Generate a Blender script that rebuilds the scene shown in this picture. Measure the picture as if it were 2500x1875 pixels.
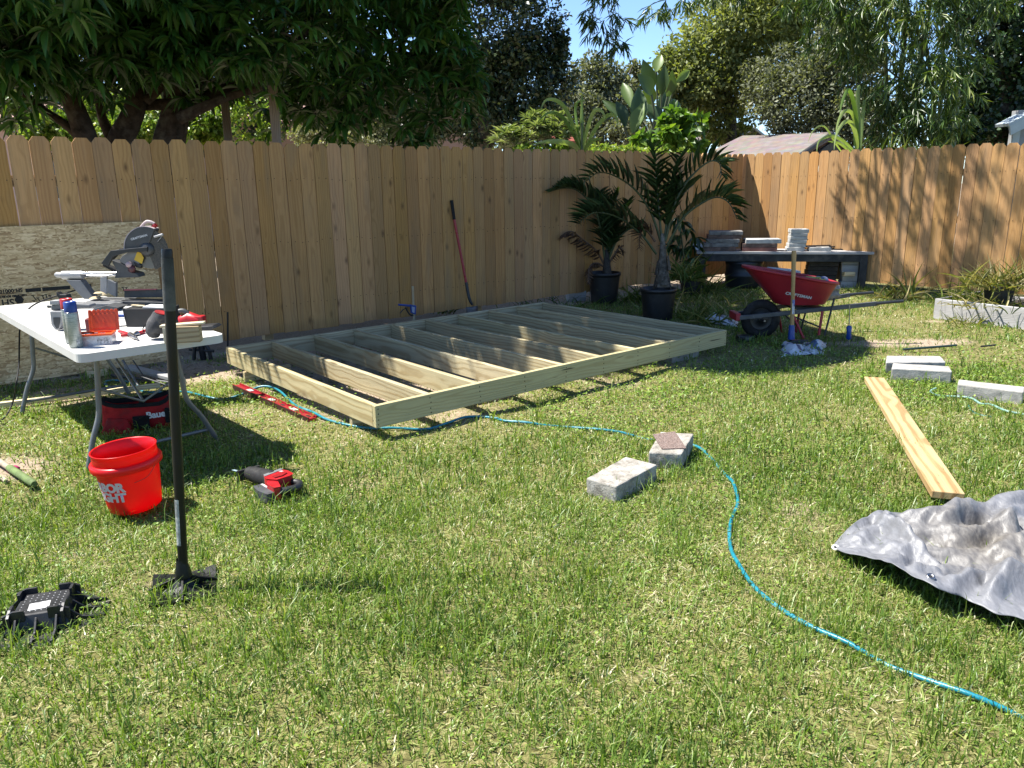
import bpy, math, random
import numpy as np
from mathutils import Vector, Matrix
from mathutils.noise import noise as pn

R = random.Random(11)
rng = np.random.default_rng(11)
S = bpy.context.scene
COL = S.collection
for o in list(bpy.data.objects):
    bpy.data.objects.remove(o)

# ------------------------------------------------------------------ camera
FPX, PIT, ROL, CH = 1868.46, .2528, .0143, 1.525
_rt = Vector((1, 0, 0)); _fw = Vector((0, math.cos(PIT), -math.sin(PIT))); _dn = _fw.cross(_rt)
c_, s_ = math.cos(ROL), math.sin(ROL)
CRT = _rt*c_ + _dn*s_; CDN = _dn*c_ - _rt*s_; CFW = _fw
CAM = Vector((0, 0, CH))
cd = bpy.data.cameras.new('camera'); cam = bpy.data.objects.new('camera', cd); COL.objects.link(cam)
cd.sensor_width = 36; cd.lens = 36*FPX/2500; cd.clip_start = .05; cd.clip_end = 2000
m = Matrix.Identity(4)
for i in range(3):
    m[i][0] = CRT[i]; m[i][1] = -CDN[i]; m[i][2] = -CFW[i]; m[i][3] = CAM[i]
cam.matrix_world = m
S.camera = cam

# ------------------------------------------------------------------ daylight
SUNV = Vector((.655, -.08, -1.197)).normalized()          # the way the sunlight travels
w = bpy.data.worlds.new('World'); S.world = w; w.use_nodes = True
nt = w.node_tree; bg = nt.nodes['Background']
sky = nt.nodes.new('ShaderNodeTexSky'); sky.sky_type = 'NISHITA'; sky.sun_disc = False
sky.sun_elevation = math.asin(-SUNV.z); sky.sun_rotation = math.atan2(-SUNV.x, -SUNV.y) % (2*math.pi)
sky.air_density = .75; sky.dust_density = .0; sky.ozone_density = 5.
nt.links.new(sky.outputs[0], bg.inputs[0]); bg.inputs[1].default_value = .10
sl = bpy.data.lights.new('sun', 'SUN'); sl.energy = 5.0; sl.angle = math.radians(.53); sl.color = (1, .955, .88)
so = bpy.data.objects.new('sun', sl); COL.objects.link(so)
so.rotation_euler = SUNV.to_track_quat('-Z', 'Y').to_euler()
S.view_settings.view_transform = 'Standard'; S.view_settings.look = 'None'
S.view_settings.exposure = 1.48; S.view_settings.gamma = 1; S.view_settings.use_curve_mapping = False
S.render.engine = 'CYCLES'
S.cycles.max_bounces = 8; S.cycles.diffuse_bounces = 4; S.cycles.transparent_max_bounces = 8
S.cycles.caustics_reflective = False; S.cycles.caustics_refractive = False
S.cycles.use_denoising = True

# ------------------------------------------------------------------ helpers
def ray(px, py):
    return CRT*((px-1250)/FPX) + CDN*((py-937.5)/FPX) + CFW
def G(px, py, z=0.):                     # where the sight line through a photo point meets height z
    d = ray(px, py); return CAM + d*((z-CH)/d.z)
def A(px, py, y):                        # ... meets the upright plane at distance y
    d = ray(px, py); return CAM + d*(y/d.y)
def PL(px, py, P, n):                    # ... meets a plane
    d = ray(px, py); return CAM + d*((Vector(P)-CAM).dot(n)/d.dot(n))
def V(*a): return Vector(a)
def Rz(a): return Matrix.Rotation(a, 4, 'Z')
def Rx(a): return Matrix.Rotation(a, 4, 'X')
def Ry(a): return Matrix.Rotation(a, 4, 'Y')
def T(*a): return Matrix.Translation(Vector(a))

class MB:
    def __init__(s): s.v = []; s.f = []; s.m = []; s.s = []
    def add(s, vs, fs, mat=0, smooth=False, M=None):
        b = len(s.v)
        for p in vs:
            p = Vector(p); s.v.append(tuple(M @ p if M else p))
        for f in fs:
            s.f.append([b+i for i in f]); s.m.append(mat); s.s.append(smooth)
        return s
    def box(s, c, d, M=None, mat=0):
        x, y, z = c; a, b, e = d[0]/2, d[1]/2, d[2]/2
        vs = [(x+i*a, y+j*b, z+k*e) for i in (-1, 1) for j in (-1, 1) for k in (-1, 1)]
        return s.add(vs, [(0, 1, 3, 2), (4, 6, 7, 5), (0, 4, 5, 1), (2, 3, 7, 6), (0, 2, 6, 4), (1, 5, 7, 3)], mat, False, M)
    def hull8(s, bot, top, mat=0):       # prism between two polygons with the same number of corners
        n = len(bot)
        fs = [tuple(range(n))[::-1], tuple(range(n, 2*n))] + [(i, (i+1) % n, n+(i+1) % n, n+i) for i in range(n)]
        return s.add(list(bot)+list(top), fs, mat)
    def prism(s, poly, h0, h1, M=None, mat=0, smooth=False):   # polygon in xy, extruded along z
        return s._pr([(p[0], p[1], h0) for p in poly], [(p[0], p[1], h1) for p in poly], M, mat, smooth)
    def _pr(s, bot, top, M, mat, smooth=False):
        n = len(bot)
        s.add(list(bot)+list(top), [tuple(range(n))[::-1], tuple(range(n, 2*n))], mat, False, M)
        return s.add(list(bot)+list(top), [(i, (i+1) % n, n+(i+1) % n, n+i) for i in range(n)], mat, smooth, M)
    def tube(s, pts, r, n=8, mat=0, cap=True, M=None, smooth=True):
        pts = [Vector(p) for p in pts]; k = len(pts)
        rs = r if isinstance(r, (list, tuple)) else [r]*k
        ups = None; vs = []
        for i, p in enumerate(pts):
            t = (pts[min(i+1, k-1)] - pts[max(i-1, 0)]).normalized()
            if ups is None:
                ups = t.orthogonal().normalized()
            ups = (ups - t*ups.dot(t))
            ups = ups.normalized() if ups.length > 1e-6 else t.orthogonal().normalized()
            b = t.cross(ups)
            for j in range(n):
                a = 2*math.pi*j/n
                vs.append(p + (ups*math.cos(a)+b*math.sin(a))*rs[i])
        fs = [(i*n+j, i*n+(j+1) % n, (i+1)*n+(j+1) % n, (i+1)*n+j) for i in range(k-1) for j in range(n)]
        s.add(vs, fs, mat, smooth, M)
        if cap:
            s.add(vs[:n], [tuple(range(n))[::-1]], mat, False, M); s.add(vs[-n:], [tuple(range(n))], mat, False, M)
        return s
    def cyl(s, a, b, r, n=16, mat=0, r2=None, M=None): return s.tube([a, b], [r, r if r2 is None else r2], n, mat, True, M)
    def lathe(s, prof, n=24, mat=0, M=None, smooth=True):
        vs = []; k = len(prof)
        for r, z in prof:
            for j in range(n):
                a = 2*math.pi*j/n; vs.append((r*math.cos(a), r*math.sin(a), z))
        fs = [(i*n+j, i*n+(j+1) % n, (i+1)*n+(j+1) % n, (i+1)*n+j) for i in range(k-1) for j in range(n)]
        s.add(vs, fs, mat, smooth, M)
        for i, rev in ((0, True), (k-1, False)):
            if prof[i][0] > 1e-4 and prof[i][0] != prof[1 if i == 0 else -2][0] or prof[i][0] > 1e-4:
                pass
        return s
    def disc(s, r, z, n=24, mat=0, M=None, up=True):
        vs = [(r*math.cos(2*math.pi*j/n), r*math.sin(2*math.pi*j/n), z) for j in range(n)]
        return s.add(vs, [tuple(range(n)) if up else tuple(range(n))[::-1]], mat, False, M)
    def mesh(s, name):
        me = bpy.data.meshes.new(name); me.from_pydata(s.v, [], s.f)
        me.polygons.foreach_set('material_index', s.m); me.polygons.foreach_set('use_smooth', s.s); me.update()
        return me
    def build(s, name, mats, parent=None, bevel=0., seg=2, M=None):
        me = s.mesh(name)
        return link(name, me, mats, parent, bevel, seg, M)

def link(name, me, mats, parent=None, bevel=0., seg=2, M=None):
    for mm in (mats if isinstance(mats, (list, tuple)) else [mats]):
        if mm is not None and len(me.materials) < 8: me.materials.append(mm)
    o = bpy.data.objects.new(name, me); COL.objects.link(o)
    if parent: o.parent = parent
    if M is not None: o.matrix_local = M
    if bevel:
        b = o.modifiers.new('bevel', 'BEVEL'); b.width = bevel; b.segments = seg; b.limit_method = 'ANGLE'; b.angle_limit = math.radians(40)
        b.use_clamp_overlap = True
    return o

def tag(o, label=None, cat=None, group=None, kind=None):
    if label: o['label'] = label
    if cat: o['category'] = cat
    if group: o['group'] = group
    if kind: o['kind'] = kind
    return o
def thing(name, label, cat, loc=(0, 0, 0), rz=0., group=None, M=None):
    o = bpy.data.objects.new(name, None); COL.objects.link(o); o.empty_display_size = .05
    o.matrix_world = M if M is not None else T(*loc) @ Rz(rz)
    return tag(o, label, cat, group)
def struct(o): return tag(o, kind='structure')

def smoothpts(P, k=6):
    P = [Vector(p) for p in P]; out = []
    for i in range(len(P)-1):
        p0, p1, p2, p3 = P[max(i-1, 0)], P[i], P[i+1], P[min(i+2, len(P)-1)]
        for j in range(k):
            t = j/k
            out.append(.5*((2*p1)+(p2-p0)*t+(2*p0-5*p1+4*p2-p3)*t*t+(3*p1-p0-3*p2+p3)*t**3))
    out.append(P[-1]); return out

def np_mesh(name, Vv, F, tint=None, smooth=False):
    F = np.asarray(F); k = F.shape[1]; me = bpy.data.meshes.new(name)
    me.vertices.add(len(Vv)); me.vertices.foreach_set('co', np.ascontiguousarray(Vv, dtype=np.float32).ravel())
    me.loops.add(F.size); me.loops.foreach_set('vertex_index', F.ravel().astype(np.int32))
    me.polygons.add(len(F)); me.polygons.foreach_set('loop_start', np.arange(0, F.size, k, dtype=np.int32))
    me.polygons.foreach_set('loop_total', np.full(len(F), k, dtype=np.int32))
    if smooth: me.polygons.foreach_set('use_smooth', np.ones(len(F), dtype=bool))
    if tint is not None:
        a = me.attributes.new('tint', 'FLOAT', 'POINT'); a.data.foreach_set('value', tint.astype(np.float32))
    me.update(calc_edges=True); me.validate()
    return me

def text_mesh(txt, size=1., bold=.0, depth=0., align='LEFT', spacing=1., lines=1.):
    cu = bpy.data.curves.new('lettering', 'FONT'); cu.body = txt; cu.size = size; cu.offset = bold; cu.extrude = depth
    cu.align_x = align; cu.space_character = spacing; cu.space_line = lines; cu.resolution_u = 3
    ob = bpy.data.objects.new('lettering', cu); COL.objects.link(ob)
    dg = bpy.context.evaluated_depsgraph_get(); me = bpy.data.meshes.new_from_object(ob.evaluated_get(dg))
    bpy.data.objects.remove(ob); bpy.data.curves.remove(cu)
    return me

# ------------------------------------------------------------------ materials
def nodes(name):
    mt = bpy.data.materials.new(name); mt.use_nodes = True; t = mt.node_tree
    return mt, t, t.nodes['Principled BSDF'], t.nodes['Material Output']
def N(t, typ, **kw):
    n = t.nodes.new(typ)
    for k, v in kw.items():
        if k in ('ins',):
            for a, b in v.items(): n.inputs[a].default_value = b
        else: setattr(n, k, v)
    return n
def L(t, a, b): t.links.new(a, b)
def ramp(t, src, stops):
    r = t.nodes.new('ShaderNodeValToRGB'); e = r.color_ramp.elements
    while len(e) < len(stops): e.new(.5)
    for x, (p, c) in zip(e, stops): x.position = p; x.color = (*c, 1) if len(c) == 3 else c
    L(t, src, r.inputs[0]); return r
def mixc(t, a, b, fac, mode='MIX'):
    n = t.nodes.new('ShaderNodeMix'); n.data_type = 'RGBA'; n.blend_type = mode
    for i, x in ((0, fac), (6, a), (7, b)):
        if isinstance(x, bpy.types.NodeSocket): L(t, x, n.inputs[i])
        elif isinstance(x, (int, float)): n.inputs[i].default_value = x if i == 0 else (x, x, x, 1)
        else: n.inputs[i].default_value = (*x, 1)
    return n.outputs[2]
def math_(t, op, a, b=0., c=None):
    n = t.nodes.new('ShaderNodeMath'); n.operation = op
    for i, x in enumerate((a, b, c)):
        if x is None: continue
        if isinstance(x, bpy.types.NodeSocket): L(t, x, n.inputs[i])
        else: n.inputs[i].default_value = x
    return n.outputs[0]
def objco(t, scale=(1, 1, 1), rnd=0.):
    tc = N(t, 'ShaderNodeTexCoord'); mp = N(t, 'ShaderNodeMapping'); mp.inputs['Scale'].default_value = scale
    L(t, tc.outputs['Object'], mp.inputs[0])
    if rnd:
        oi = N(t, 'ShaderNodeObjectInfo'); cx = N(t, 'ShaderNodeCombineXYZ')
        for i, k in enumerate((37.1, 53.7, 71.3)): L(t, math_(t, 'MULTIPLY', oi.outputs['Random'], k*rnd), cx.inputs[i])
        L(t, cx.outputs[0], mp.inputs[1])
    return mp.outputs[0]
def noi(t, vec, scale, detail=4, rough=.55, out='Fac'):
    n = N(t, 'ShaderNodeTexNoise'); n.inputs['Scale'].default_value = scale; n.inputs['Detail'].default_value = detail
    n.inputs['Roughness'].default_value = rough; L(t, vec, n.inputs['Vector']); return n.outputs[out]
def bump(t, b, h, strength=.3, dist=.01):
    n = N(t, 'ShaderNodeBump'); n.inputs['Strength'].default_value = strength; n.inputs['Distance'].default_value = dist
    L(t, h, n.inputs['Height']); L(t, n.outputs[0], b.inputs['Normal'])
_mc = {}
def mat(name, c, rough=.5, metal=0., var=.12, scale=9., bmp=0., bscale=60., spec=.5, dirt=None, dscale=4., dlo=.5, dhi=.7, trans=0., rvar=.1, rnd=.3):
    """plain paint, plastic, rubber, stone...: colour with grain, patches of dirt or wear and fine relief"""
    if name in _mc: return _mc[name]
    c = tuple(x*.68 for x in c); dirt = None if dirt is None else tuple(x*.68 for x in dirt)
    mt, t, b, o = nodes(name); co = objco(t, (1, 1, 1), rnd)
    n = noi(t, co, scale, 5); lo = tuple(max(x*(1-var*1.6), 0) for x in c); hi = tuple(min(x*(1+var*1.2), 1) for x in c)
    col = ramp(t, n, [(.3, lo), (.7, hi)]).outputs[0]
    if dirt is not None:
        d = noi(t, co, dscale, 6, .65); f = ramp(t, d, [(dlo, (0, 0, 0)), (dhi, (1, 1, 1))]).outputs[0]
        col = mixc(t, col, dirt, f)
    L(t, col, b.inputs['Base Color'])
    L(t, ramp(t, noi(t, co, scale*2.3, 3), [(.3, (max(rough-rvar, .03),)*3), (.7, (min(rough+rvar, 1),)*3)]).outputs[0], b.inputs['Roughness'])
    b.inputs['Metallic'].default_value = metal; b.inputs['Specular IOR Level'].default_value = spec
    if trans: b.inputs['Transmission Weight'].default_value = trans
    if bmp: bump(t, b, noi(t, co, bscale, 5, .6), bmp, .006)
    _mc[name] = mt; return mt

def wood(name, light, dark, axis='X', ring=30., knot=.9, tone=.25, grey=None, rough=.72, cracks=0., nail=None, kcol=(.09, .05, .025), greyf=(.45, .7)):
    if name in _mc: return _mc[name]
    mt, t, b, o = nodes(name)
    tc = N(t, 'ShaderNodeTexCoord'); oi = N(t, 'ShaderNodeObjectInfo'); rnd = oi.outputs['Random']
    r2 = math_(t, 'FRACT', math_(t, 'MULTIPLY', rnd, 57.31)); r3 = math_(t, 'FRACT', math_(t, 'MULTIPLY', rnd, 911.7))
    cx = N(t, 'ShaderNodeCombineXYZ')
    src = [math_(t, 'MULTIPLY_ADD', rnd, 40., -20.), math_(t, 'MULTIPLY_ADD', r2, .2, -.1), math_(t, 'MULTIPLY_ADD', r3, .12, -.02)]
    order = {'X': (0, 1, 2), 'Z': (1, 2, 0)}[axis]
    for i in range(3): L(t, src[order[i]], cx.inputs[i])
    va = N(t, 'ShaderNodeVectorMath', operation='ADD'); L(t, tc.outputs['Object'], va.inputs[0]); L(t, cx.outputs[0], va.inputs[1])
    lng = {'X': (.9, 5, 5), 'Z': (5, 5, .9)}[axis]
    m1 = N(t, 'ShaderNodeMapping'); m1.inputs['Scale'].default_value = lng; L(t, va.outputs[0], m1.inputs[0])
    wob = N(t, 'ShaderNodeTexNoise'); wob.inputs['Scale'].default_value = 1.; wob.inputs['Detail'].default_value = 2; L(t, m1.outputs[0], wob.inputs['Vector'])
    sb = N(t, 'ShaderNodeVectorMath', operation='SUBTRACT'); L(t, wob.outputs['Color'], sb.inputs[0]); sb.inputs[1].default_value = (.5, .5, .5)
    ms = N(t, 'ShaderNodeVectorMath', operation='SCALE'); L(t, sb.outputs[0], ms.inputs[0]); ms.inputs['Scale'].default_value = .09
    # knots pull the rings round themselves
    mk = N(t, 'ShaderNodeMapping'); mk.inputs['Scale'].default_value = {'X': (2.6, 7, 5), 'Z': (8.5, 6, 4.2)}[axis]; L(t, va.outputs[0], mk.inputs[0])
    vo = N(t, 'ShaderNodeTexVoronoi'); vo.inputs['Scale'].default_value = 1.; L(t, mk.outputs[0], vo.inputs['Vector'])
    kd = vo.outputs['Distance']
    pull = ramp(t, kd, [(.0, (1, 1, 1)), (.45, (0, 0, 0))]).outputs[0]
    v2 = N(t, 'ShaderNodeVectorMath', operation='ADD'); L(t, va.outputs[0], v2.inputs[0]); L(t, ms.outputs[0], v2.inputs[1])
    wv = N(t, 'ShaderNodeTexWave'); wv.wave_type = 'RINGS'; wv.rings_direction = axis; wv.wave_profile = 'SIN'
    wv.inputs['Scale'].default_value = ring; wv.inputs['Distortion'].default_value = 1.2; wv.inputs['Detail'].default_value = 2; wv.inputs['Detail Scale'].default_value = .6
    L(t, v2.outputs[0], wv.inputs['Vector'])
    L(t, math_(t, 'MULTIPLY', pull, 5.5), wv.inputs['Phase Offset'])
    rg = ramp(t, wv.outputs['Fac'], [(.1, (0, 0, 0)), (.62, (.25, .25, .25)), (.9, (1, 1, 1))]).outputs[0]
    mg = N(t, 'ShaderNodeMapping'); mg.inputs['Scale'].default_value = {'X': (3, 160, 160), 'Z': (160, 160, 3)}[axis]; L(t, va.outputs[0], mg.inputs[0])
    gr = noi(t, mg.outputs[0], 1., 3)
    mp2 = N(t, 'ShaderNodeMapping'); mp2.inputs['Scale'].default_value = {'X': (1.5, 9, 9), 'Z': (9, 9, 1.5)}[axis]; L(t, va.outputs[0], mp2.inputs[0])
    pt = noi(t, mp2.outputs[0], 1., 5, .6)
    col = mixc(t, light, dark, math_(t, 'MULTIPLY', rg, .8))
    col = mixc(t, col, tuple(x*.72 for x in light), ramp(t, gr, [(.42, (0, 0, 0)), (.75, (.75, .75, .75))]).outputs[0])
    col = mixc(t, col, tuple(min(1, x*1.25) for x in light), ramp(t, pt, [(.5, (0, 0, 0)), (.8, (.6, .6, .6))]).outputs[0])
    if knot:
        kf = ramp(t, kd, [(.05, (1, 1, 1)), (.12, (.55, .55, .55)), (.24, (0, 0, 0))]).outputs[0]
        on = math_(t, 'GREATER_THAN', N_sep(t, vo.outputs['Color']), 1-knot*(.62 if axis == 'Z' else .5))
        col = mixc(t, col, kcol, math_(t, 'MULTIPLY', math_(t, 'MULTIPLY', kf, on), .85))
    if grey is not None:
        gp = noi(t, mp2.outputs[0], .7, 4, .6)
        col = mixc(t, col, grey, ramp(t, gp, [(greyf[0], (0, 0, 0)), (greyf[1], (.8, .8, .8))]).outputs[0])
    if cracks:
        mc = N(t, 'ShaderNodeMapping'); mc.inputs['Scale'].default_value = {'X': (1.7, 30, 30), 'Z': (30, 30, 1.7)}[axis]; L(t, va.outputs[0], mc.inputs[0])
        cn = noi(t, mc.outputs[0], 1., 2, .4)
        col = mixc(t, col, (.03, .02, .012), ramp(t, cn, [(.735-cracks*.1, (0, 0, 0)), (.76-cracks*.1, (.9, .9, .9))]).outputs[0])
    tn = math_(t, 'MULTIPLY_ADD', r3, tone, 1-tone*.55)
    hs = N(t, 'ShaderNodeHueSaturation'); L(t, math_(t, 'MULTIPLY_ADD', r2, .008, .496), hs.inputs['Hue']); L(t, math_(t, 'MULTIPLY_ADD', rnd, .14, .93), hs.inputs['Saturation']); L(t, tn, hs.inputs['Value']); L(t, col, hs.inputs['Color'])
    L(t, hs.outputs[0], b.inputs['Base Color']); b.inputs['Roughness'].default_value = rough; b.inputs['Specular IOR Level'].default_value = .3
    bump(t, b, mixc(t, rg, gr, .55), .25, .004)
    _mc[name] = mt; return mt
def N_sep(t, colsock):
    s = N(t, 'ShaderNodeSeparateColor'); L(t, colsock, s.inputs[0]); return s.outputs[0]

def leafmat(name, stops, rough=.45, transl=.35, spec=.5, tscale=1.):
    """leaf skin: colour by the leaf's own tint, some light let through"""
    if name in _mc: return _mc[name]
    mt, t, b, o = nodes(name)
    at = N(t, 'ShaderNodeAttribute'); at.attribute_name = 'tint'
    col = ramp(t, at.outputs['Fac'], stops).outputs[0]
    L(t, col, b.inputs['Base Color']); b.inputs['Roughness'].default_value = rough; b.inputs['Specular IOR Level'].default_value = spec
    tr = N(t, 'ShaderNodeBsdfTranslucent')
    L(t, mixc(t, col, (1., 1.05, .35), 1., 'MULTIPLY'), tr.inputs[0])
    mx = N(t, 'ShaderNodeMixShader'); mx.inputs[0].default_value = transl
    L(t, b.outputs[0], mx.inputs[1]); L(t, tr.outputs[0], mx.inputs[2]); L(t, mx.outputs[0], o.inputs[0])
    _mc[name] = mt; return mt

# ------------------------------------------------------------------ leaves
def leaf_tpl(n=4, fold=.25, bend=.25, peak=.4, waist=.12):
    """a leaf along +x, 1 long and 1 wide, folded on its midrib and bent down; returns vertices and quads"""
    vs = []
    for i in range(n+1):
        t = i/n; wd = max(waist*(1-t), math.sin(math.pi*min(1, (t**(math.log(.5)/math.log(peak))))))*.5
        if i == n: wd = .0
        z = -bend*t*t
        vs += [(t, -wd, z+fold*wd), (t, 0, z), (t, wd, z+fold*wd)]
    fs = []
    for i in range(n):
        a = i*3
        fs += [(a, a+3, a+4, a+1), (a+1, a+4, a+5, a+2)]
    return np.array(vs), np.array(fs)
RHOMB = (np.array([(0, 0, 0), (.5, -.5, .06), (1, 0, -.05), (.5, .5, .06)]), np.array([(0, 1, 2, 3)]))
def frames(D, U):
    D = D/np.linalg.norm(D, axis=1, keepdims=True); Y = np.cross(U, D); Y /= (np.linalg.norm(Y, axis=1, keepdims=True)+1e-9); Z = np.cross(D, Y)
    return D, Y, Z
def leaf_cloud(P, D, U, Ln, Wd, tpl):
    """one copy of the leaf per point; D is the way it points, U its upper side"""
    vs, fs = tpl; D, Y, Z = frames(np.asarray(D, float), np.asarray(U, float)); n = len(P)
    Ln = np.broadcast_to(Ln, (n,)); Wd = np.broadcast_to(Wd, (n,))
    Vv = P[:, None, :] + D[:, None, :]*(vs[None, :, 0:1]*Ln[:, None, None]) + Y[:, None, :]*(vs[None, :, 1:2]*Wd[:, None, None]) + Z[:, None, :]*(vs[None, :, 2:3]*Ln[:, None, None])
    F = (fs[None]+(np.arange(n)*len(vs))[:, None, None]).reshape(-1, fs.shape[1])
    return Vv.reshape(-1, 3), F
def rdir(n, zb=0.):
    d = rng.normal(size=(n, 3)); d[:, 2] += zb; return d/np.linalg.norm(d, axis=1, keepdims=True)
def stuff(o): o['kind'] = 'stuff'; return o
# ------------------------------------------------------------------ the ground
FB0 = V(-3.946, 6.305, 0); FBU = V(math.cos(.6865), math.sin(.6865), 0); FBN = V(FBU.y, -FBU.x, 0)      # back fence: start, run, side to the yard
FR0 = V(3.777, 12.633, 0); FRA = math.radians(-49.49); FRU = V(math.cos(FRA), math.sin(FRA), 0); FRN = V(FRU.y, -FRU.x, 0)
DA = .6991; DO = V(-.8394, 4.4999, 0); DU = V(math.cos(DA), math.sin(DA), 0); DV = V(-DU.y, DU.x, 0); DL, DW = 3.658, 2.478   # floor frame

def gz(x, y):
    x = np.asarray(x, float); y = np.asarray(y, float)
    return .012*np.sin(1.7*x+.6*y)+.010*np.sin(2.3*y-1.1*x+1)+.006*np.sin(5.1*x+4.2*y)
def gzp(p): return float(gz(p[0], p[1]))
PATCH = [(*G(470, 905)[:2], .85, .4, .95), (*G(2205, 836)[:2], .6, .22, .8), (*G(40, 1145)[:2], .4, .25, .7), (*G(110, 965)[:2], .6, .45, .7),
         (*G(2260, 870)[:2], .4, .25, .5), (*G(1290, 905)[:2], .5, .2, .65), (*G(1020, 985)[:2], .3, .2, .4), (*G(560, 1010)[:2], .4, .3, .45), (*G(2330, 790)[:2], .4, .15, .5),
         (*G(440, 1410)[:2], .1, .08, .6), (*G(1640, 745)[:2], 1.2, .6, .35), (*G(1450, 800)[:2], 2.0, .6, .3), (*G(905, 1180)[:2], .25, .12, .35), (*G(160, 1350)[:2], .2, .1, .4), (*G(1580, 1640)[:2], .07, .05, .5), (*G(1100, 1650)[:2], .06, .05, .5)]
DRY = [(*G(700, 1010)[:2], .7, .5, .75), (*G(1150, 1000)[:2], .9, .4, .75), (*G(1500, 930)[:2], 1.0, .45, .6), (*G(1250, 960)[:2], 1.7, .8, .55), (*G(850, 1060)[:2], .8, .4, .5), (*G(2180, 780)[:2], 1.2, .5, .55), (*G(2080, 1010)[:2], .4, .6, .35), (*G(480, 940)[:2], 1., .6, .6), (*G(150, 1050)[:2], .6, .6, .35), (*G(2300, 860)[:2], .6, .4, .5), (*G(1000, 1700)[:2], 1.2, .3, .15)]
def blob(x, y, Ls):
    r = np.zeros_like(x)
    for cx, cy, rx, ry, a in Ls:
        r = np.maximum(r, a*np.exp(-(((x-cx)/rx)**2+((y-cy)/ry)**2)))
    return r
def wav(x, y, s, k):
    return (np.sin(x*s+k)+np.sin(y*s*1.13+2.1*k)+np.sin((x+y)*s*.77+k*3)+np.sin((x-y)*s*1.31+k*.7))/4
def deckuv(x, y): return ((x-DO.x)*DU.x+(y-DO.y)*DU.y, (x-DO.x)*DV.x+(y-DO.y)*DV.y)
def bare(x, y):
    x = np.asarray(x, float); y = np.asarray(y, float)
    b = blob(x, y, PATCH)*(1+.5*wav(x, y, 6, 1))+.12*np.clip(wav(x, y, 2.7, 4), 0, 1)+.25*np.clip(wav(x, y, 9, 2)-.28, 0, 1)*1.6+.5*np.clip(wav(x, y, 4.3, 8)-.35, 0, 1)
    u, v = deckuv(x, y)
    dk = np.clip(1-np.maximum(np.maximum(-u-.0, u-DL), np.maximum(-v, v-DW))/.55, 0, 1); b = np.maximum(b, .50*dk*(.75+.5*wav(x, y, 7, 3)))
    ind = np.clip(np.minimum(np.minimum(u+.1, DL+.1-u), np.minimum(v-.35, DW+.6-v))*4, 0, 1)
    b = np.maximum(b, ind*.9)
    fd = (x-FB0.x)*FBN.x+(y-FB0.y)*FBN.y
    b = np.maximum(b, np.clip(.75-fd*1.6, 0, .9))
    return np.clip(b, 0, 1)
def dry(x, y): return np.clip(blob(np.asarray(x, float), np.asarray(y, float), DRY)+.22*wav(x, y, 1.9, 7)+.12*wav(x, y, 5, 3), 0, 1)

def axis_coords(a, b, st, far):
    fine = list(np.arange(a, b, st)); out = []; d = st; p = a
    while p > -far: d *= 1.5; p -= d; out.append(p)
    hi = []; d = st; p = fine[-1]
    while p < far: d *= 1.5; p += d; hi.append(p)
    return np.array(out[::-1]+fine+hi)
gx = axis_coords(-7, 9, .07, 300); gy = axis_coords(-.5, 14, .07, 300)
X, Y = np.meshgrid(gx, gy); Z = gz(X, Y)
nx, ny = len(gx), len(gy); idx = np.arange(nx*ny).reshape(ny, nx)
F = np.stack([idx[:-1, :-1], idx[:-1, 1:], idx[1:, 1:], idx[1:, :-1]], -1).reshape(-1, 4)
bm = bare(X, Y)
me = np_mesh('ground', np.stack([X, Y, Z], -1).reshape(-1, 3), F, bm.ravel(), True)
mt, t, b, o = nodes('soil_and_thatch')
at = N(t, 'ShaderNodeAttribute'); at.attribute_name = 'tint'; co = objco(t)
n1 = noi(t, co, 3, 6, .6); n2 = noi(t, co, 45, 5, .7); n3 = noi(t, co, 160, 3, .7)
th = ramp(t, n2, [(.3, (.06, .055, .02)), (.5, (.15, .14, .05)), (.72, (.34, .30, .14))]).outputs[0]
sa = ramp(t, n2, [(.3, (.22, .17, .12)), (.55, (.37, .29, .21)), (.75, (.52, .43, .33))]).outputs[0]
fac = math_(t, 'ADD', at.outputs['Fac'], math_(t, 'MULTIPLY_ADD', n1, .5, -.25))
col = mixc(t, th, sa, ramp(t, fac, [(.3, (0, 0, 0)), (.6, (1, 1, 1))]).outputs[0])
col = mixc(t, col, ramp(t, n3, [(.35, (.35, .35, .35)), (.6, (1, 1, 1))]).outputs[0], .6, 'MULTIPLY')
L(t, col, b.inputs['Base Color']); b.inputs['Roughness'].default_value = .95; b.inputs['Specular IOR Level'].default_value = .15
bump(t, b, n2, .6, .02)
struct(link('ground', me, mt))

# ------------------------------------------------------------------ the lawn
GRASS = leafmat('grass_blade', [(0, (.04, .085, .012)), (.3, (.125, .215, .028)), (.55, (.235, .315, .065)), (.75, (.38, .385, .15)), (.9, (.52, .47, .27)), (1, (.66, .60, .42))], rough=.42, transl=.42, spec=.5)
def sample_lawn(n, y0, y1):
    y = np.sqrt(rng.random(n)*(y1**2-y0**2)+y0**2); x = (rng.random(n)*2-1)*.76*(np.maximum(y, y0)+.35)
    ok = (x-FB0.x)*FBN.x+(y-FB0.y)*FBN.y > .0
    ok &= (x-FR0.x)*FRN.x+(y-FR0.y)*FRN.y > .0
    x, y = x[ok], y[ok]; keep = rng.random(len(x)) < (1-.97*bare(x, y)**.8)*np.clip(.92+.40*wav(x, y, 5.3, 6)+.3*wav(x, y, 15, 3), .25, 1)
    return x[keep], y[keep]
Vs, Fs, Ts = [], [], []; nv = 0
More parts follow.
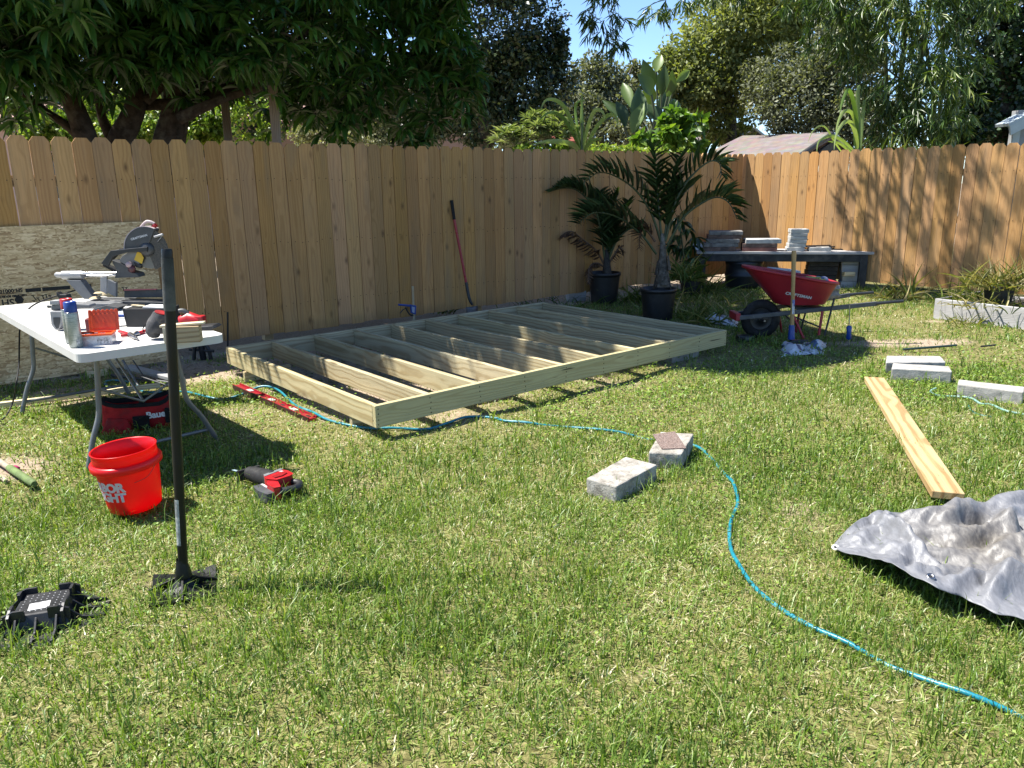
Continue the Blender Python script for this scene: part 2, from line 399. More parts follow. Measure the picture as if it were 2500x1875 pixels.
def blades(x, y, h, wd, lean, tint, curl=.5):
    global nv
    n = len(x); a = rng.random(n)*2*np.pi; la = lean
    dx, dy = np.cos(a), np.sin(a); sx, sy = -dy, dx
    # some blades turn their flat side anywhere
    tw = rng.random(n)*np.pi; sx, sy = sx*np.cos(tw)+dx*np.sin(tw), sy*np.cos(tw)+dy*np.sin(tw)
    z0 = gz(x, y)-.004; hz = h*np.cos(la); hr = h*np.sin(la)
    P = np.stack([x, y, z0], 1); o2 = np.zeros(n)
    M = P+np.stack([dx*hr*.4, dy*hr*.4, hz*.62], 1); E = P+np.stack([dx*hr*(1+curl*.4), dy*hr*(1+curl*.4), hz*(1-curl*.35)], 1)
    Sd = np.stack([sx*wd, sy*wd, o2], 1)
    vv = np.stack([P-Sd*.5, P+Sd*.5, M-Sd*.42, M+Sd*.42, E], 1).reshape(-1, 3)
    b = nv+np.arange(n)[:, None]*5
    f = np.concatenate([b+np.array([[0, 1, 3]]), b+np.array([[0, 3, 2]]), b+np.array([[2, 3, 4]])])
    Vs.append(vv); Fs.append(f); Ts.append(np.repeat(tint, 5)); nv += 5*n
for (n, y0, y1, ws) in ((175000, 1.5, 3.6, 1.), (185000, 3.6, 6.2, 1.4), (180000, 6.2, 12.8, 2.2)):
    x, y = sample_lawn(n, y0, y1); k = len(x); d = dry(x, y); g = np.clip(.5+.5*wav(x, y, 3.1, 9)+.3*wav(x, y, 11, 5), 0, 1)
    typ = rng.random(k)
    # upright blades, short matted blades, straw lying flat
    h = np.where(typ < .36, rng.uniform(.035, .085, k)*(.55+.7*g), np.where(typ < .75, rng.uniform(.018, .042, k), rng.uniform(.03, .08, k)))*(1-.6*d)
    lean = np.where(typ < .36, rng.uniform(.1, .9, k), np.where(typ < .75, rng.uniform(.5, 1.35, k), rng.uniform(1.2, 1.5, k)))
    tint = np.where(typ < .33, rng.normal(.34, .17, k), np.where(typ < .72, rng.normal(.53, .19, k), rng.normal(.76, .15, k)))+.34*d-.16*(g-.5)-.05
    wd = np.where(typ < .36, rng.uniform(.0026, .0052, k), rng.uniform(.003, .0068, k))*ws
    blades(x, y, h, wd, lean, np.clip(tint, 0, 1))
# taller single blades in loose tufts
for (n, y0, y1, ws) in ((700, 1.5, 4.2, 1.15), (520, 4.2, 9.5, 1.7)):
    cx, cy = sample_lawn(n, y0, y1)
    for a_, b_ in zip(cx, cy):
        k = int(rng.integers(5, 16)); r = rng.normal(size=(k, 2))*.03
        blades(a_+r[:, 0], b_+r[:, 1], rng.uniform(.07, .155, k), rng.uniform(.0025, .0045, k)*ws, rng.uniform(.1, .8, k), np.clip(rng.normal(.34, .13, k)+.3*float(dry(np.array([a_]), np.array([b_]))[0]), 0, 1))
for i, x_ in enumerate(np.linspace(-1.18, -.52, 15)):  # extra tufts added to break up the tamper's shadow line
    k = 30; r = rng.normal(size=(k, 2))*.035
    blades(x_+r[:, 0], 2.60+.07*(i % 3)+r[:, 1], rng.uniform(.05, .13, k), rng.uniform(.003, .005, k), rng.uniform(.1, .9, k), np.clip(rng.normal(.42, .17, k), 0, 1))
me = np_mesh('lawn_grass', np.concatenate(Vs), np.concatenate(Fs), np.concatenate(Ts))
stuff(link('lawn_grass', me, GRASS))['label'] = 'short patchy green and straw coloured lawn grass'
# low broad leaved weeds and clover between the blades
x, y = sample_lawn(62000, 1.55, 7.5); k = len(x)
keep = rng.random(k) < np.clip(.45+.9*wav(x, y, 2.2, 12)+.4*(x < -.6), .08, 1); x, y = x[keep], y[keep]; k = len(x)
P = np.stack([x, y, gz(x, y)+rng.uniform(.008, .045, k)], 1)
D = rdir(k); D[:, 2] *= .3; U = rdir(k)*.5+np.array([0, 0, 1.]); s = rng.uniform(.008, .018, k)*np.clip(y/3.2, 1, 1.8)
vv, ff = leaf_cloud(P, D, U, s, s*.72, RHOMB)
WEED = leafmat('weed_leaf', [(0, (.07, .14, .02)), (.5, (.16, .27, .035)), (1, (.30, .36, .06))], rough=.5, transl=.35, spec=.35)
stuff(link('clover', np_mesh('clover', vv, ff, np.repeat(np.clip(rng.normal(.5, .22, k), 0, 1), 4)), WEED))['label'] = 'small bright clover and weed leaves low in the lawn'
# crumbs of bark, dead leaves and twigs on the bare soil
x, y = rng.uniform(-5, 6, 30000), rng.uniform(3.2, 12.5, 30000); keep = (rng.random(30000) < (bare(x, y)-.25)*.9) & ((x-FB0.x)*FBN.x+(y-FB0.y)*FBN.y > -.3); x, y = x[keep], y[keep]; k = len(x)
P = np.stack([x, y, gz(x, y)+.006], 1); D = rdir(k); D[:, 2] *= .25; U = rdir(k)*.45+np.array([0, 0, 1.]); s = rng.uniform(.012, .05, k)
vv, ff = leaf_cloud(P, D, U, s, s*rng.uniform(.12, .6, k), RHOMB)
LITTER = leafmat('dead_leaf', [(0, (.05, .035, .02)), (.4, (.17, .11, .06)), (.75, (.36, .27, .17)), (1, (.55, .46, .33))], rough=.8, transl=.1, spec=.15)
stuff(link('leaf_litter', np_mesh('leaf_litter', vv, ff, np.repeat(rng.random(k), 4)), LITTER))['label'] = 'dead leaves and bark crumbs on bare soil'

# ------------------------------------------------------------------ the two fences
PICK = wood('cedar_picket', (.425, .237, .094), (.335, .178, .066), 'Z', ring=13, knot=.95, tone=.36, grey=(.24, .16, .09), rough=.8, kcol=(.12, .06, .024), greyf=(.5, .8))
RAILM = wood('fence_rail_wood', (.40, .29, .15), (.26, .17, .08), 'X', ring=26, knot=.6)
SP = .152
def picket_me(k):
    w_ = SP-.0045-R.uniform(0, .003); h = 1.844; e = .016
    pts = [(-w_/2, 0), (w_/2, 0), (w_/2, h-.042), (w_/2-.033, h), (-w_/2+.033, h), (-w_/2, h-.042)]
    mb = MB(); mb.add([(p[0], -.008, p[1]) for p in pts]+[(p[0], .008, p[1]) for p in pts],
                      [(0, 1, 2, 3, 4, 5), (11, 10, 9, 8, 7, 6)]+[(i, 6+i, 6+(i+1) % 6, (i+1) % 6) for i in range(6)])
    me = mb.mesh('picket'); me.materials.append(PICK); return me
PM = [picket_me(k) for k in range(7)]
def fence(name, label, P0, ang, k0, k1, zb=.12, side=1, gaps=None):
    f = thing(name, label, 'fence', P0, ang)
    for k in range(k0, k1):
        o = link('picket', R.choice(PM), [], f)
        o.location = ((k+.5)*SP, R.uniform(-.002, .002), zb+R.uniform(-.006, .006)+.004*math.sin(k*.7)); o.rotation_euler = (R.uniform(-.002, .002), R.uniform(-.002, .002), R.uniform(-.012, .012))
    a, b_ = k0*SP, k1*SP; nm = MB()
    for k in range(k0, k1):
        for z in (.40, 1.02, 1.62):
            for dx in (-.04, .045):
                x_, z_ = (k+.5)*SP+dx+R.uniform(-.008, .008), z+R.uniform(-.015, .015); nm.cyl((x_, -.013, z_), (x_, -.006, z_), .0042, 6)
    stuff(nm.build('nail_head', mat('rusty_nail', (.09, .05, .03), .7, .3), f))
    for z in (.40, 1.02, 1.62):
        mb = MB(); mb.box((0, .03*side, 0), (b_-a-.05, .038, .089)); mb.build('rail', RAILM, f, .003).location = ((a+b_)/2, 0, z)
    n = int((b_-a)/2.44)
    for i in range(n+1):
        mb = MB(); mb.box((0, 0, .95), (.089, .089, 1.75)); mb.build('post', RAILM, f, .003).location = (a+.1+i*(b_-a-.2)/n, .096*side, -.02)
    return f
fence('wooden_fence', 'long shaded run of tan dog eared picket fence along the back of the yard', FB0, .6865, -5, 66)
fence('wooden_fence', 'sunlit run of golden picket fence at the right with dappled tree shadows', FR0, FRA, 0, 34)

# ------------------------------------------------------------------ the floor frame
PINE = wood('treated_pine', (.43, .37, .225), (.26, .19, .09), 'X', ring=13, knot=.75, tone=.2, rough=.68, kcol=(.12, .07, .03))
PINEC = wood('treated_pine_checked', (.43, .38, .22), (.34, .28, .145), 'X', ring=18, knot=.4, tone=.1, rough=.68, cracks=.55, kcol=(.14, .09, .04))
DECK = thing('floor_frame', 'pale treated pine shed floor frame of joists raised on blocks by the fence', 'floor frame', DO, DA)
ZT, ZB = .234, .091
def lumber(name, a, b_, th, mt, parent, z=(ZT+ZB)/2, hgt=ZT-ZB, sag=0.):
    a, b_ = V(*a), V(*b_); Ln = (b_-a).length; mb = MB()
    k = 8; vs = []; fs = []
    for i in range(k+1):
        x = -Ln/2+Ln*i/k; zz = sag*math.sin(math.pi*i/k)
        for yy, z2 in ((-th/2, -hgt/2), (th/2, -hgt/2), (th/2, hgt/2), (-th/2, hgt/2)): vs.append((x, yy, z2+zz))
    for i in range(k):
        for j in range(4): fs.append((i*4+j, i*4+4+j, i*4+4+(j+1) % 4, i*4+(j+1) % 4))
    fs += [(0, 1, 2, 3), (k*4+3, k*4+2, k*4+1, k*4)]
    mb.add(vs, fs)
    o = mb.build(name, mt, parent, .004, 2); o.location = ((a.x+b_.x)/2, (a.y+b_.y)/2, z); o.rotation_euler = (0, 0, math.atan2(b_.y-a.y, b_.x-a.x)); return o
lumber('rim_board', (0, .019), (DL, .019), .038, PINEC, DECK, sag=.004)
lumber('rim_board', (0, DW-.019), (DL, DW-.019), .038, PINE, DECK)
JX = [.019]+[.4064*k for k in range(1, 9)]+[DL-.019]
for i, x in enumerate(JX):
    lumber('joist', (x, .0385), (x, DW-.0385), .038, PINE, DECK)
mb = MB()
for x in JX:
    for z in (.112, .142, .18, .212):
        mb.cyl((x+R.uniform(-.006, .006), -.0012, z), (x+R.uniform(-.004, .004), .004, z), .0042, 8)
stuff(mb.build('screw_head', mat('screw_steel', (.05, .04, .03), .5, .6), DECK))
def block(name, label, cat, u, v, d, mt, rz=0., group=None, z=None, bevel=.004):
    p = DO+DU*u+DV*v; t_ = thing(name, label, cat, (p.x, p.y, 0), DA+rz, group)
    MB().box((0, 0, (d[2] if z is None else z)/2), d).build('body', mt, t_, bevel); return t_
def solid(name, label, cat, c, d, mt, rz=0., group=None, bevel=.004, tilt=(0, 0)):
    o = MB().box((0, 0, d[2]/2), d).build(name, mt, None, bevel); o.location = c; o.rotation_euler = (tilt[0], tilt[1], rz)
    return tag(o, label, cat, group)
CONC = mat('grey_concrete', (.50, .48, .44), .9, 0, .22, 14, .5, 90, .2, dirt=(.20, .19, .16), dscale=7, dlo=.52, dhi=.72)
PINKP = mat('pinkish_paver', (.42, .33, .29), .9, 0, .2, 16, .5, 90, .2, dirt=(.25, .2, .17), dscale=8)
g = 'support blocks under the floor frame'
def under(label, cat, u, v, d, mt, rz=0.):
    p = DO+DU*u+DV*v; return solid('support_block', label, cat, (p.x, p.y, 0), d, mt, DA+rz, g)
p_ = G(861.5, 1051); u0, v0 = deckuv(p_.x, p_.y)
sb = under('cut end of treated lumber under the near left corner of the floor frame', 'lumber block', u0+.185, v0+.019, (.37, .038, .0895), PINE)
tg = MB().box((-.19, -.0, .03), (.002, .036, .022)).build('paper_tag', mat('yellow_paper', (.75, .6, .08), .7), sb)
p_ = G(597, 934); u0, v0 = deckuv(p_.x, p_.y)
under('lumber block under the back left end of the floor frame', 'lumber block', u0+.2, v0, (.40, .038, .0895), PINE)
under('pinkish concrete paver under the middle of the near rim', 'paver', 1.06, .36, (.4, .3, .089), PINKP)
under('dark concrete block under the far right end of the near rim', 'paver', 3.2, .2, (.38, .2, .089), CONC)
under('weathered timber lying on the soil inside the floor frame', 'timber', .75, 1.65, (.5, .09, .06), wood('grey_timber', (.30, .25, .17), (.2, .15, .1), 'X', 20, .4, grey=(.25, .24, .22)), .3)
under('concrete paver under the back rim of the floor frame', 'paver', 2.3, 2.3, (.4, .2, .089), CONC)
# ------------------------------------------------------------------ common paints
BLK = mat('black_plastic', (.018, .019, .021), .45, 0, .2, 12, .08, 80, .5, dirt=(.06, .055, .05), dscale=6, dlo=.6, dhi=.8)
BLKR = mat('black_rubber', (.016, .016, .017), .75, 0, .25, 15, .2, 90, .3, dirt=(.075, .07, .06), dscale=9, dlo=.55, dhi=.75)
STEEL = mat('bare_steel', (.45, .45, .46), .32, 1., .15, 20, .08, 90)
CHROME = mat('polished_rod', (.75, .75, .77), .12, 1., .05, 8)
DKGREY = mat('dark_grey_casting', (.062, .065, .068), .5, .0, .15, 14, .1, 90, .5, dirt=(.25, .22, .16), dscale=9, dlo=.66, dhi=.85)
MIDGREY = mat('mid_grey_casting', (.19, .195, .20), .5, 0, .12, 14, .1, 90, dirt=(.42, .38, .28), dscale=7, dlo=.66, dhi=.85)
LTGREY = mat('light_grey_casting', (.42, .42, .42), .45, 0, .1, 10, dirt=(.6, .55, .42), dscale=8, dlo=.6, dhi=.8)
REDP = mat('red_plastic', (.50, .012, .018), .38, 0, .12, 10, .04, 80)
REDF = mat('red_fabric', (.42, .02, .022), .85, 0, .2, 20, .5, 300, .2, dirt=(.2, .03, .03), dscale=8)
BLKF = mat('black_fabric', (.014, .014, .015), .9, 0, .3, 25, .5, 300, .2)
GREYF = mat('grey_fabric', (.105, .105, .11), .9, 0, .25, 20, .5, 300, .2, dirt=(.25, .22, .17), dscale=7, dlo=.6)
WHITEP = mat('white_plastic', (.74, .73, .69), .42, 0, .05, 6, .06, 200, .4, dirt=(.45, .41, .33), dscale=5, dlo=.64, dhi=.86)
WHITEPR = mat('white_print', (.80, .80, .80), .6, 0, .04)
YELL = mat('yellow_sticker', (.72, .46, .03), .6, 0, .08)
ORANGE = mat('orange_plastic', (.85, .10, .015), .35, 0, .06, 8)
BLUEP = mat('blue_plastic', (.01, .06, .32), .4, 0, .12, 8)
DUST = mat('sawdust', (.62, .52, .33), .95, 0, .15, 40, .5, 200, .1)
SCRAP = wood('scrap_pine', (.66, .55, .34), (.42, .29, .14), 'X', ring=20, knot=.3, tone=.15)
OLDWD = wood('weathered_grey_wood', (.34, .33, .32), (.20, .19, .18), 'X', ring=22, knot=.7, tone=.2, grey=(.42, .42, .43), rough=.9, cracks=.25, kcol=(.08, .07, .06))

# ------------------------------------------------------------------ sheet of chipboard leaning on the fence
mt, t, b, o = nodes('strand_board'); co = objco(t)
def strand(ang, sc, off):
    mp = N(t, 'ShaderNodeMapping'); mp.inputs['Rotation'].default_value = (0, ang, 0); mp.inputs['Scale'].default_value = sc; mp.inputs['Location'].default_value = (off, off*.7, off*1.3)
    L(t, co, mp.inputs[0]); v = N(t, 'ShaderNodeTexVoronoi'); v.inputs['Scale'].default_value = 1.; L(t, mp.outputs[0], v.inputs['Vector']); return v
v1, v2, v3 = strand(.25, (14, 30, 75), 0), strand(-.35, (12, 30, 65), 3), strand(.9, (16, 30, 85), 7)
pick = noi(t, co, 26, 1)
s1 = N_sep(t, v1.outputs['Color']); s2 = N_sep(t, v2.outputs['Color']); s3 = N_sep(t, v3.outputs['Color'])
f = mixc(t, mixc(t, s1, s2, ramp(t, pick, [(.46, (0, 0, 0)), (.5, (1, 1, 1))]).outputs[0]), s3, ramp(t, noi(t, co, 33, 1), [(.56, (0, 0, 0)), (.6, (1, 1, 1))]).outputs[0])
col = ramp(t, f, [(0, (.29, .18, .08)), (.35, (.47, .33, .165)), (.7, (.57, .415, .22)), (1, (.69, .53, .31))]).outputs[0]
L(t, col, b.inputs['Base Color']); b.inputs['Roughness'].default_value = .8; bump(t, b, f, .3, .004)
OSBM = mt
INK = mat('black_ink', (.03, .027, .022), .85, 0, .3, 60)
pR = PL(367, 539, FB0+FBN*.03, FBN); uR = (pR-FB0).dot(FBU); pp = FB0+FBU*uR+FBN*.13
OSB = thing('strand_board', 'large sheet of strand board leaning on the fence behind the folding table', 'board', (pp.x, pp.y, .03), .6865)
LEAN = Rx(-.075)
MB().box((-1.22, 0, .622), (2.44, .011, 1.244)).build('panel', OSBM, OSB, .001, 1, LEAN)
osbM = OSB.matrix_world @ LEAN; osbI = osbM.inverted(); osbn = (osbM.to_3x3() @ V(0, -1, 0))
def osb_pt(px, py):
    q = osbI @ PL(px, py, osbM @ V(0, -.0056, 0), osbn); return q
def print_at(name, txt, px, py, hpx_h, ang=math.pi):
    q = osb_pt(px, py); me = text_mesh(txt, hpx_h, .002, 0, 'CENTER'); o = link(name, me, INK, OSB, 0, 2, LEAN @ T(q.x, -.0064, q.z) @ Rx(math.pi/2) @ Rz(ang)); return o
print_at('printing', 'SFI', 18, 731, .075)
print_at('printing', 'CERTIFIED SOURCING', 26, 721, .022)
print_at('printing', 'SFI-00010', 26, 706, .04)
mb = MB()
def ibar(x0, y0, x1, y1, hh=.03):
    a, b2 = osb_pt(x0, y0), osb_pt(x1, y1); mb.add([(a.x, -.0066, a.z), (b2.x, -.0066, b2.z), (b2.x, -.0066, b2.z+hh), (a.x, -.0066, a.z+hh)], [(0, 1, 2, 3)])
ibar(63, 714, 101, 711); ibar(104, 711, 172, 706); ibar(180, 706, 224, 702); ibar(0, 718, 54, 716, .004)
for (x, y) in ((80, 722), (92, 728), (82, 735), (104, 722), (112, 720), (122, 722), (300, 702), (308, 703)):
    q = osb_pt(x, y); dz = -.04 if x < 100 else -.03; dx = .02 if x < 100 else .004
    mb.add([(q.x-.004, -.0066, q.z), (q.x+.004, -.0066, q.z), (q.x+dx+.004, -.0066, q.z+dz), (q.x+dx-.004, -.0066, q.z+dz)], [(0, 1, 2, 3)])
    mb.add([(q.x-.012, -.0067, q.z), (q.x+.012, -.0067, q.z), (q.x+.012, -.0067, q.z+.006), (q.x-.012, -.0067, q.z+.006)], [(0, 1, 2, 3)])
q = osb_pt(47, 732); mb.add([(q.x+.034*math.cos(a), -.0066, q.z+.034*math.sin(a)) for a in [i*math.pi/3 for i in range(6)]], [(0, 1, 2, 3, 4, 5)])
stuff(mb.build('printed_bar', INK, OSB, 0, 2, LEAN))

# ------------------------------------------------------------------ folding table
TH = .73
a1, a2, b1, b2 = (G(x, y, TH) for x, y in ((162, 844.6), (49, 749.6), (177, 868.6), (521.5, 816.7)))
sdir = (b2-b1).normalized(); ldir = (a2-a1).normalized(); ang_s = (math.atan2(sdir.y, sdir.x)+math.atan2(ldir.y, ldir.x)-math.pi/2)/2
den = sdir.x*ldir.y-sdir.y*ldir.x; tt = ((a1.x-b1.x)*ldir.y-(a1.y-b1.y)*ldir.x)/den; C0 = b1+sdir*tt
TBL = thing('folding_table', 'white plastic folding table crowded with tools beside the strand board', 'table', (C0.x, C0.y, 0), ang_s)
TW, TL, r = .762, 2.36, .055
poly = []
for cx, cy, a0 in ((TW-r, r, -90), (TW-r, TL-r, 0), (r, TL-r, 90), (r, r, 180)):
    poly += [(cx+r*math.cos(math.radians(a0+k*15)), cy+r*math.sin(math.radians(a0+k*15))) for k in range(7)]
MB().prism(poly, TH-.045, TH, smooth=False).build('tabletop', WHITEP, TBL, .006, 3)
MB().box((TW/2, TL/2, TH+.0006), (TW-.16, .003, .0012)).build('centre_seam', mat('seam_grey', (.3, .3, .28), .7), TBL)
TI = TBL.matrix_world.inverted()
LEGM = mat('grey_leg_steel', (.22, .225, .22), .4, .3, .1, 12, dirt=(.2, .15, .1), dscale=9, dlo=.62, dhi=.8)
def leg_frame(yl, fx):
    k = 0
    feet = []
    for sx in (0, 1):
        x0 = .17 if sx == 0 else TW-.17; kink = -.035 if sx == 0 else .035; foot = fx[sx]
        pts = smoothpts([(x0, yl, TH-.05), (x0+kink*.2, yl, .56), (x0+kink*.6, yl, .42), (x0+kink, yl, .30), (foot[0]*.5+(x0+kink)*.5, foot[1]*.5+yl*.5, .17), (foot[0], foot[1], .0)], 4)
        MB().tube(pts, .0155, 10).build('leg', LEGM, TBL); feet.append(V(foot[0]*.75+(x0+kink)*.25, foot[1], .075))
    MB().tube([feet[0], feet[1]], .011, 8).build('cross_bar', LEGM, TBL)
    MB().tube([(TW/2, yl, .34), (TW/2, TL/2, TH-.05)], .008, 8).build('brace', LEGM, TBL)
    MB().tube([(.17, yl, .45), (TW/2, yl, .34), (TW-.17, yl, .45)], .008, 8).build('brace', LEGM, TBL)
fR = TI @ G(520, 1078); fL = TI @ G(246, 1140)
leg_frame(.36, ((.04, .36), (TW+.03, .40)))
leg_frame(TL-.36, ((.02, TL-.36), (TW-.02, TL-.36)))

def TP(px, py, dz=0.): return G(px, py, TH+dz)
def loc_of(O): return lambda px, py, dy=0.: A(px, py, O.y+dy)-O
# spray cans
def can(label, px, py, toppy, capm, bodym, dia=.066, h=.245):
    O = TP(px, py); c = thing('spray_can', label, 'spray can', O, .4); r_ = dia/2
    MB().lathe([(0, .004), (r_*.8, .0), (r_, .006), (r_, h*.74), (r_*.95, h*.77), (r_*.6, h*.80), (0, h*.80)], 24).build('body', bodym, c)
    MB().lathe([(r_*.93, h*.76), (r_*.95, h*.77), (r_*.93, h*.985), (r_*.8, h), (r_*.55, h*1.0), (r_*.5, h*.93), (0, h*.93)], 24).build('cap', capm, c, 0)
    MB().tube([(r_*.93*math.cos(a), r_*.93*math.sin(a), h*.765) for a in [i*math.pi/12 for i in range(25)]], .0025, 6).build('rim', STEEL, c)
    return c
CANM, t, b, o = nodes('grey_can_label'); co = objco(t, (1, 1, 1)); mpb = N(t, 'ShaderNodeMapping'); mpb.inputs['Scale'].default_value = (25, 25, 190); L(t, co, mpb.inputs[0])
n_ = noi(t, mpb.outputs[0], 1., 3); L(t, ramp(t, n_, [(.38, (.20, .23, .22)), (.5, (.33, .36, .34)), (.66, (.24, .27, .26)), (.72, (.45, .48, .46))]).outputs[0], b.inputs['Base Color']); b.inputs['Metallic'].default_value = .35; b.inputs['Roughness'].default_value = .38
can('grey spray can with a red cap half hidden behind the blue capped can', 178, 838, 730, REDP, CANM)
c = can('grey spray can with a blue cap at the near left corner of the table', 187, 848, 737, BLUEP, CANM)
for i, (z0, z1, hw) in enumerate(((.02, .045, .5),)):
    mb = MB()
    vs = [(.0337*math.cos(a), .0337*math.sin(a), z) for z in (z0, z1) for a in [-1.35+hw*k/5 for k in range(6)]]
    mb.add(vs, [(k, k+1, k+7, k+6) for k in range(5)], 0, True).build('barcode_label', mat('barcode_print', (.55, .56, .55), .5, 0, .5, 120), c)
# open organiser with an orange lid
O = TP(236, 839); lf = loc_of(O)
ORG = thing('organiser_box', 'clear parts organiser with an open orange lid on the table edge', 'parts box', O, .26)
CLR = mat('clear_plastic', (.80, .78, .78), .18, 0, .05, 20, 0, 60, .5, dirt=(.55, .35, .33), dscale=14, dlo=.5, dhi=.65)
mb = MB(); wx, wy, hz_ = .178, .10, .052
mb.box((0, -wy/2, hz_/2), (wx, .003, hz_)); mb.box((0, wy/2, hz_/2), (wx, .003, hz_)); mb.box((-wx/2+.0015, 0, hz_/2), (.003, wy-.004, hz_)); mb.box((wx/2-.0015, 0, hz_/2), (.003, wy-.004, hz_)); mb.box((0, 0, .0025), (wx-.008, wy-.008, .003))
mb.build('tray', CLR, ORG)
mb = MB(); mb.box((0, -wy/2-.002, hz_+.004), (wx+.01, .012, .010)); mb.box((0, wy/2+.002, hz_+.004), (wx+.01, .012, .010)); mb.box((-wx/2, 0, hz_+.004), (.012, wy-.01, .010)); mb.box((wx/2, 0, hz_+.004), (.012, wy-.01, .010)); mb.box((0, 0, hz_-.002), (wx-.014, wy-.012, .003))
mb.build('orange_rim', ORANGE, ORG, .0015)
lm_ = T(.035, wy/2+.008, hz_+.008) @ Rx(math.radians(-14))
mb = MB(); mb.box((0, 0, .055), (.15, .008, .11)); [mb.box((-.066+.022*k, -.004, .111), (.012, .012, .008)) for k in range(7)]; mb.box((0, -.0055, .052), (.12, .003, .08)); mb.box((.0, -.0075, .05), (.006, .003, .018))
mb.build('lid', ORANGE, ORG, .002, 2, lm_)
mb = MB(); [mb.box((R.uniform(-.06, .06), R.uniform(-.03, .03), hz_+.003), (.018, .006, .006), M=Rz(0)) for k in range(7)]
mb.build('fixings', LTGREY, ORG)
MB().add([(wx*.1, -wy/2-.003, .006), (wx*.45, -wy/2-.003, .006), (wx*.45, -wy/2-.003, .04), (wx*.1, -wy/2-.003, .04)], [(0, 1, 2, 3)]).build('label_sticker', mat('sticker_print', (.62, .6, .6), .6, 0, .5, 90), ORG)

# ------------------------------------------------------------------ the mitre saw
O = TP(262, 748); lf = loc_of(O)
SAW = thing('mitre_saw', 'sliding mitre saw with a smoky blade guard and chrome rails on the folding table', 'mitre saw', O)
def sawprism(name, pxs, y0, y1, mt_, bev=.004):
    bot = [lf(x, y) for x, y in pxs]; mb = MB()
    mb.hull8([(p.x, y0, p.z) for p in bot], [(p.x, y1, p.z) for p in bot]); return mb.build(name, mt_, SAW, bev)
sawprism('turntable', [(208, 752), (300, 752), (300, 737), (212, 735)], -.10, .22, MIDGREY)
sawprism('front_arm', [(262, 765), (300, 760), (330, 738), (300, 733), (270, 742), (262, 752)], -.24, -.10, DKGREY)
sawprism('base_wing', [(288, 752), (400, 750), (400, 738), (290, 735)], .0, .16, DKGREY)
sawprism('fence_bar', [(283, 733), (398, 731), (398, 712), (283, 714)], .12, .145, DKGREY)
sawprism('fence_plate', [(258, 715), (279, 726), (279, 692), (259, 683)], .02, .05, MIDGREY, .002)
sawprism('fence_plate', [(220, 724), (236, 724), (236, 680), (220, 682)], .14, .16, LTGREY, .002)
sawprism('rear_arm', [(186, 735), (214, 736), (178, 688), (141, 688)], .1, .17, MIDGREY)
sawprism('red_scale', [(285, 714), (366, 712), (366, 709.5), (285, 711)], .10, .117, mat('faded_red', (.55, .14, .15), .5), .001)
a_, b_ = lf(127, 677), lf(177, 676)
MB().cyl((a_.x, .135, a_.z), (b_.x, .135, b_.z), .031, 20).build('rail_clamp', LTGREY, SAW)
a_ = lf(108, 676); b_ = lf(126, 677)
MB().tube([(a_.x, .135, a_.z), (a_.x+.012, .135, a_.z), (b_.x, .135, b_.z)], [.012, .02, .021], 12).build('rail_end_knob', LTGREY, SAW)
for dz, dy in ((3.5, .115), (-4.5, .165)):
    a_, b_ = lf(150, 676-dz), lf(300, 673-dz)
    MB().cyl((a_.x, dy, a_.z), (b_.x, dy, b_.z), .0095, 12).build('rail', CHROME, SAW)
sawprism('head_mount', [(266, 682), (326, 680), (322, 671), (300, 665), (300, 655), (278, 644), (258, 637), (262, 648), (270, 662)], .08, .19, DKGREY)
C = lf(347, 611); rr = .141; Y0 = .10
mb = MB(); nT = 60; pts = []
for i in range(nT*2):
    a = math.pi*i/nT; q = rr*(.965 if i % 2 else .995); pts.append((C.x+q*math.cos(a), C.z+q*math.sin(a)))
mb.hull8([(x, Y0, z) for x, z in pts], [(x, Y0+.0022, z) for x, z in pts]); mb.build('blade', mat('saw_blade', (.20, .195, .185), .42, .9, .1, 10), SAW)
SMK, t, b, o = nodes('smoky_guard'); gl = N(t, 'ShaderNodeBsdfTransparent'); gl.inputs[0].default_value = (.42, .41, .39, 1); mx = N(t, 'ShaderNodeMixShader'); mx.inputs[0].default_value = .45
b.inputs['Base Color'].default_value = (.10, .095, .09, 1); b.inputs['Roughness'].default_value = .25; L(t, b.outputs[0], mx.inputs[1]); L(t, gl.outputs[0], mx.inputs[2]); L(t, mx.outputs[0], o.inputs[0])
def sector(r0, r1, d0, d1, y0, y1, n=20):
    P = [(C.x+r1*math.cos(math.radians(d0+(d1-d0)*i/n)), C.z+r1*math.sin(math.radians(d0+(d1-d0)*i/n))) for i in range(n+1)]
    P += [(C.x+r0*math.cos(math.radians(d1-(d1-d0)*i/n)), C.z+r0*math.sin(math.radians(d1-(d1-d0)*i/n))) for i in range(n+1)]
    return [(x, y0, z) for x, z in P], [(x, y1, z) for x, z in P]
mb = MB(); mb.hull8(*sector(.03, .150, -75, 62, Y0-.022, Y0-.019)); mb.build('clear_guard', SMK, SAW)
mb = MB(); mb.hull8(*sector(.045, .158, 62, 185, Y0-.03, Y0+.05)); mb.build('upper_guard', DKGREY, SAW, .004)
mb = MB(); mb.hull8(*sector(.158, .163, 64, 186, Y0-.031, Y0+.052)); mb.build('guard_edge', mat('pale_casting', (.6, .5, .49), .4), SAW)
mb = MB(); mb.lathe([(0, .0), (.05, .0), (.052, .01), (.03, .022), (0, .024)], 24, M=T(C.x, Y0-.018, C.z) @ Rx(math.pi/2)); mb.build('hub_cover', DKGREY, SAW)
mb = MB(); mb.lathe([(0, .0), (.012, .0), (.012, .008), (0, .012)], 16, M=T(C.x, Y0-.043, C.z) @ Rx(math.pi/2)); mb.build('arbor_bolt', STEEL, SAW)
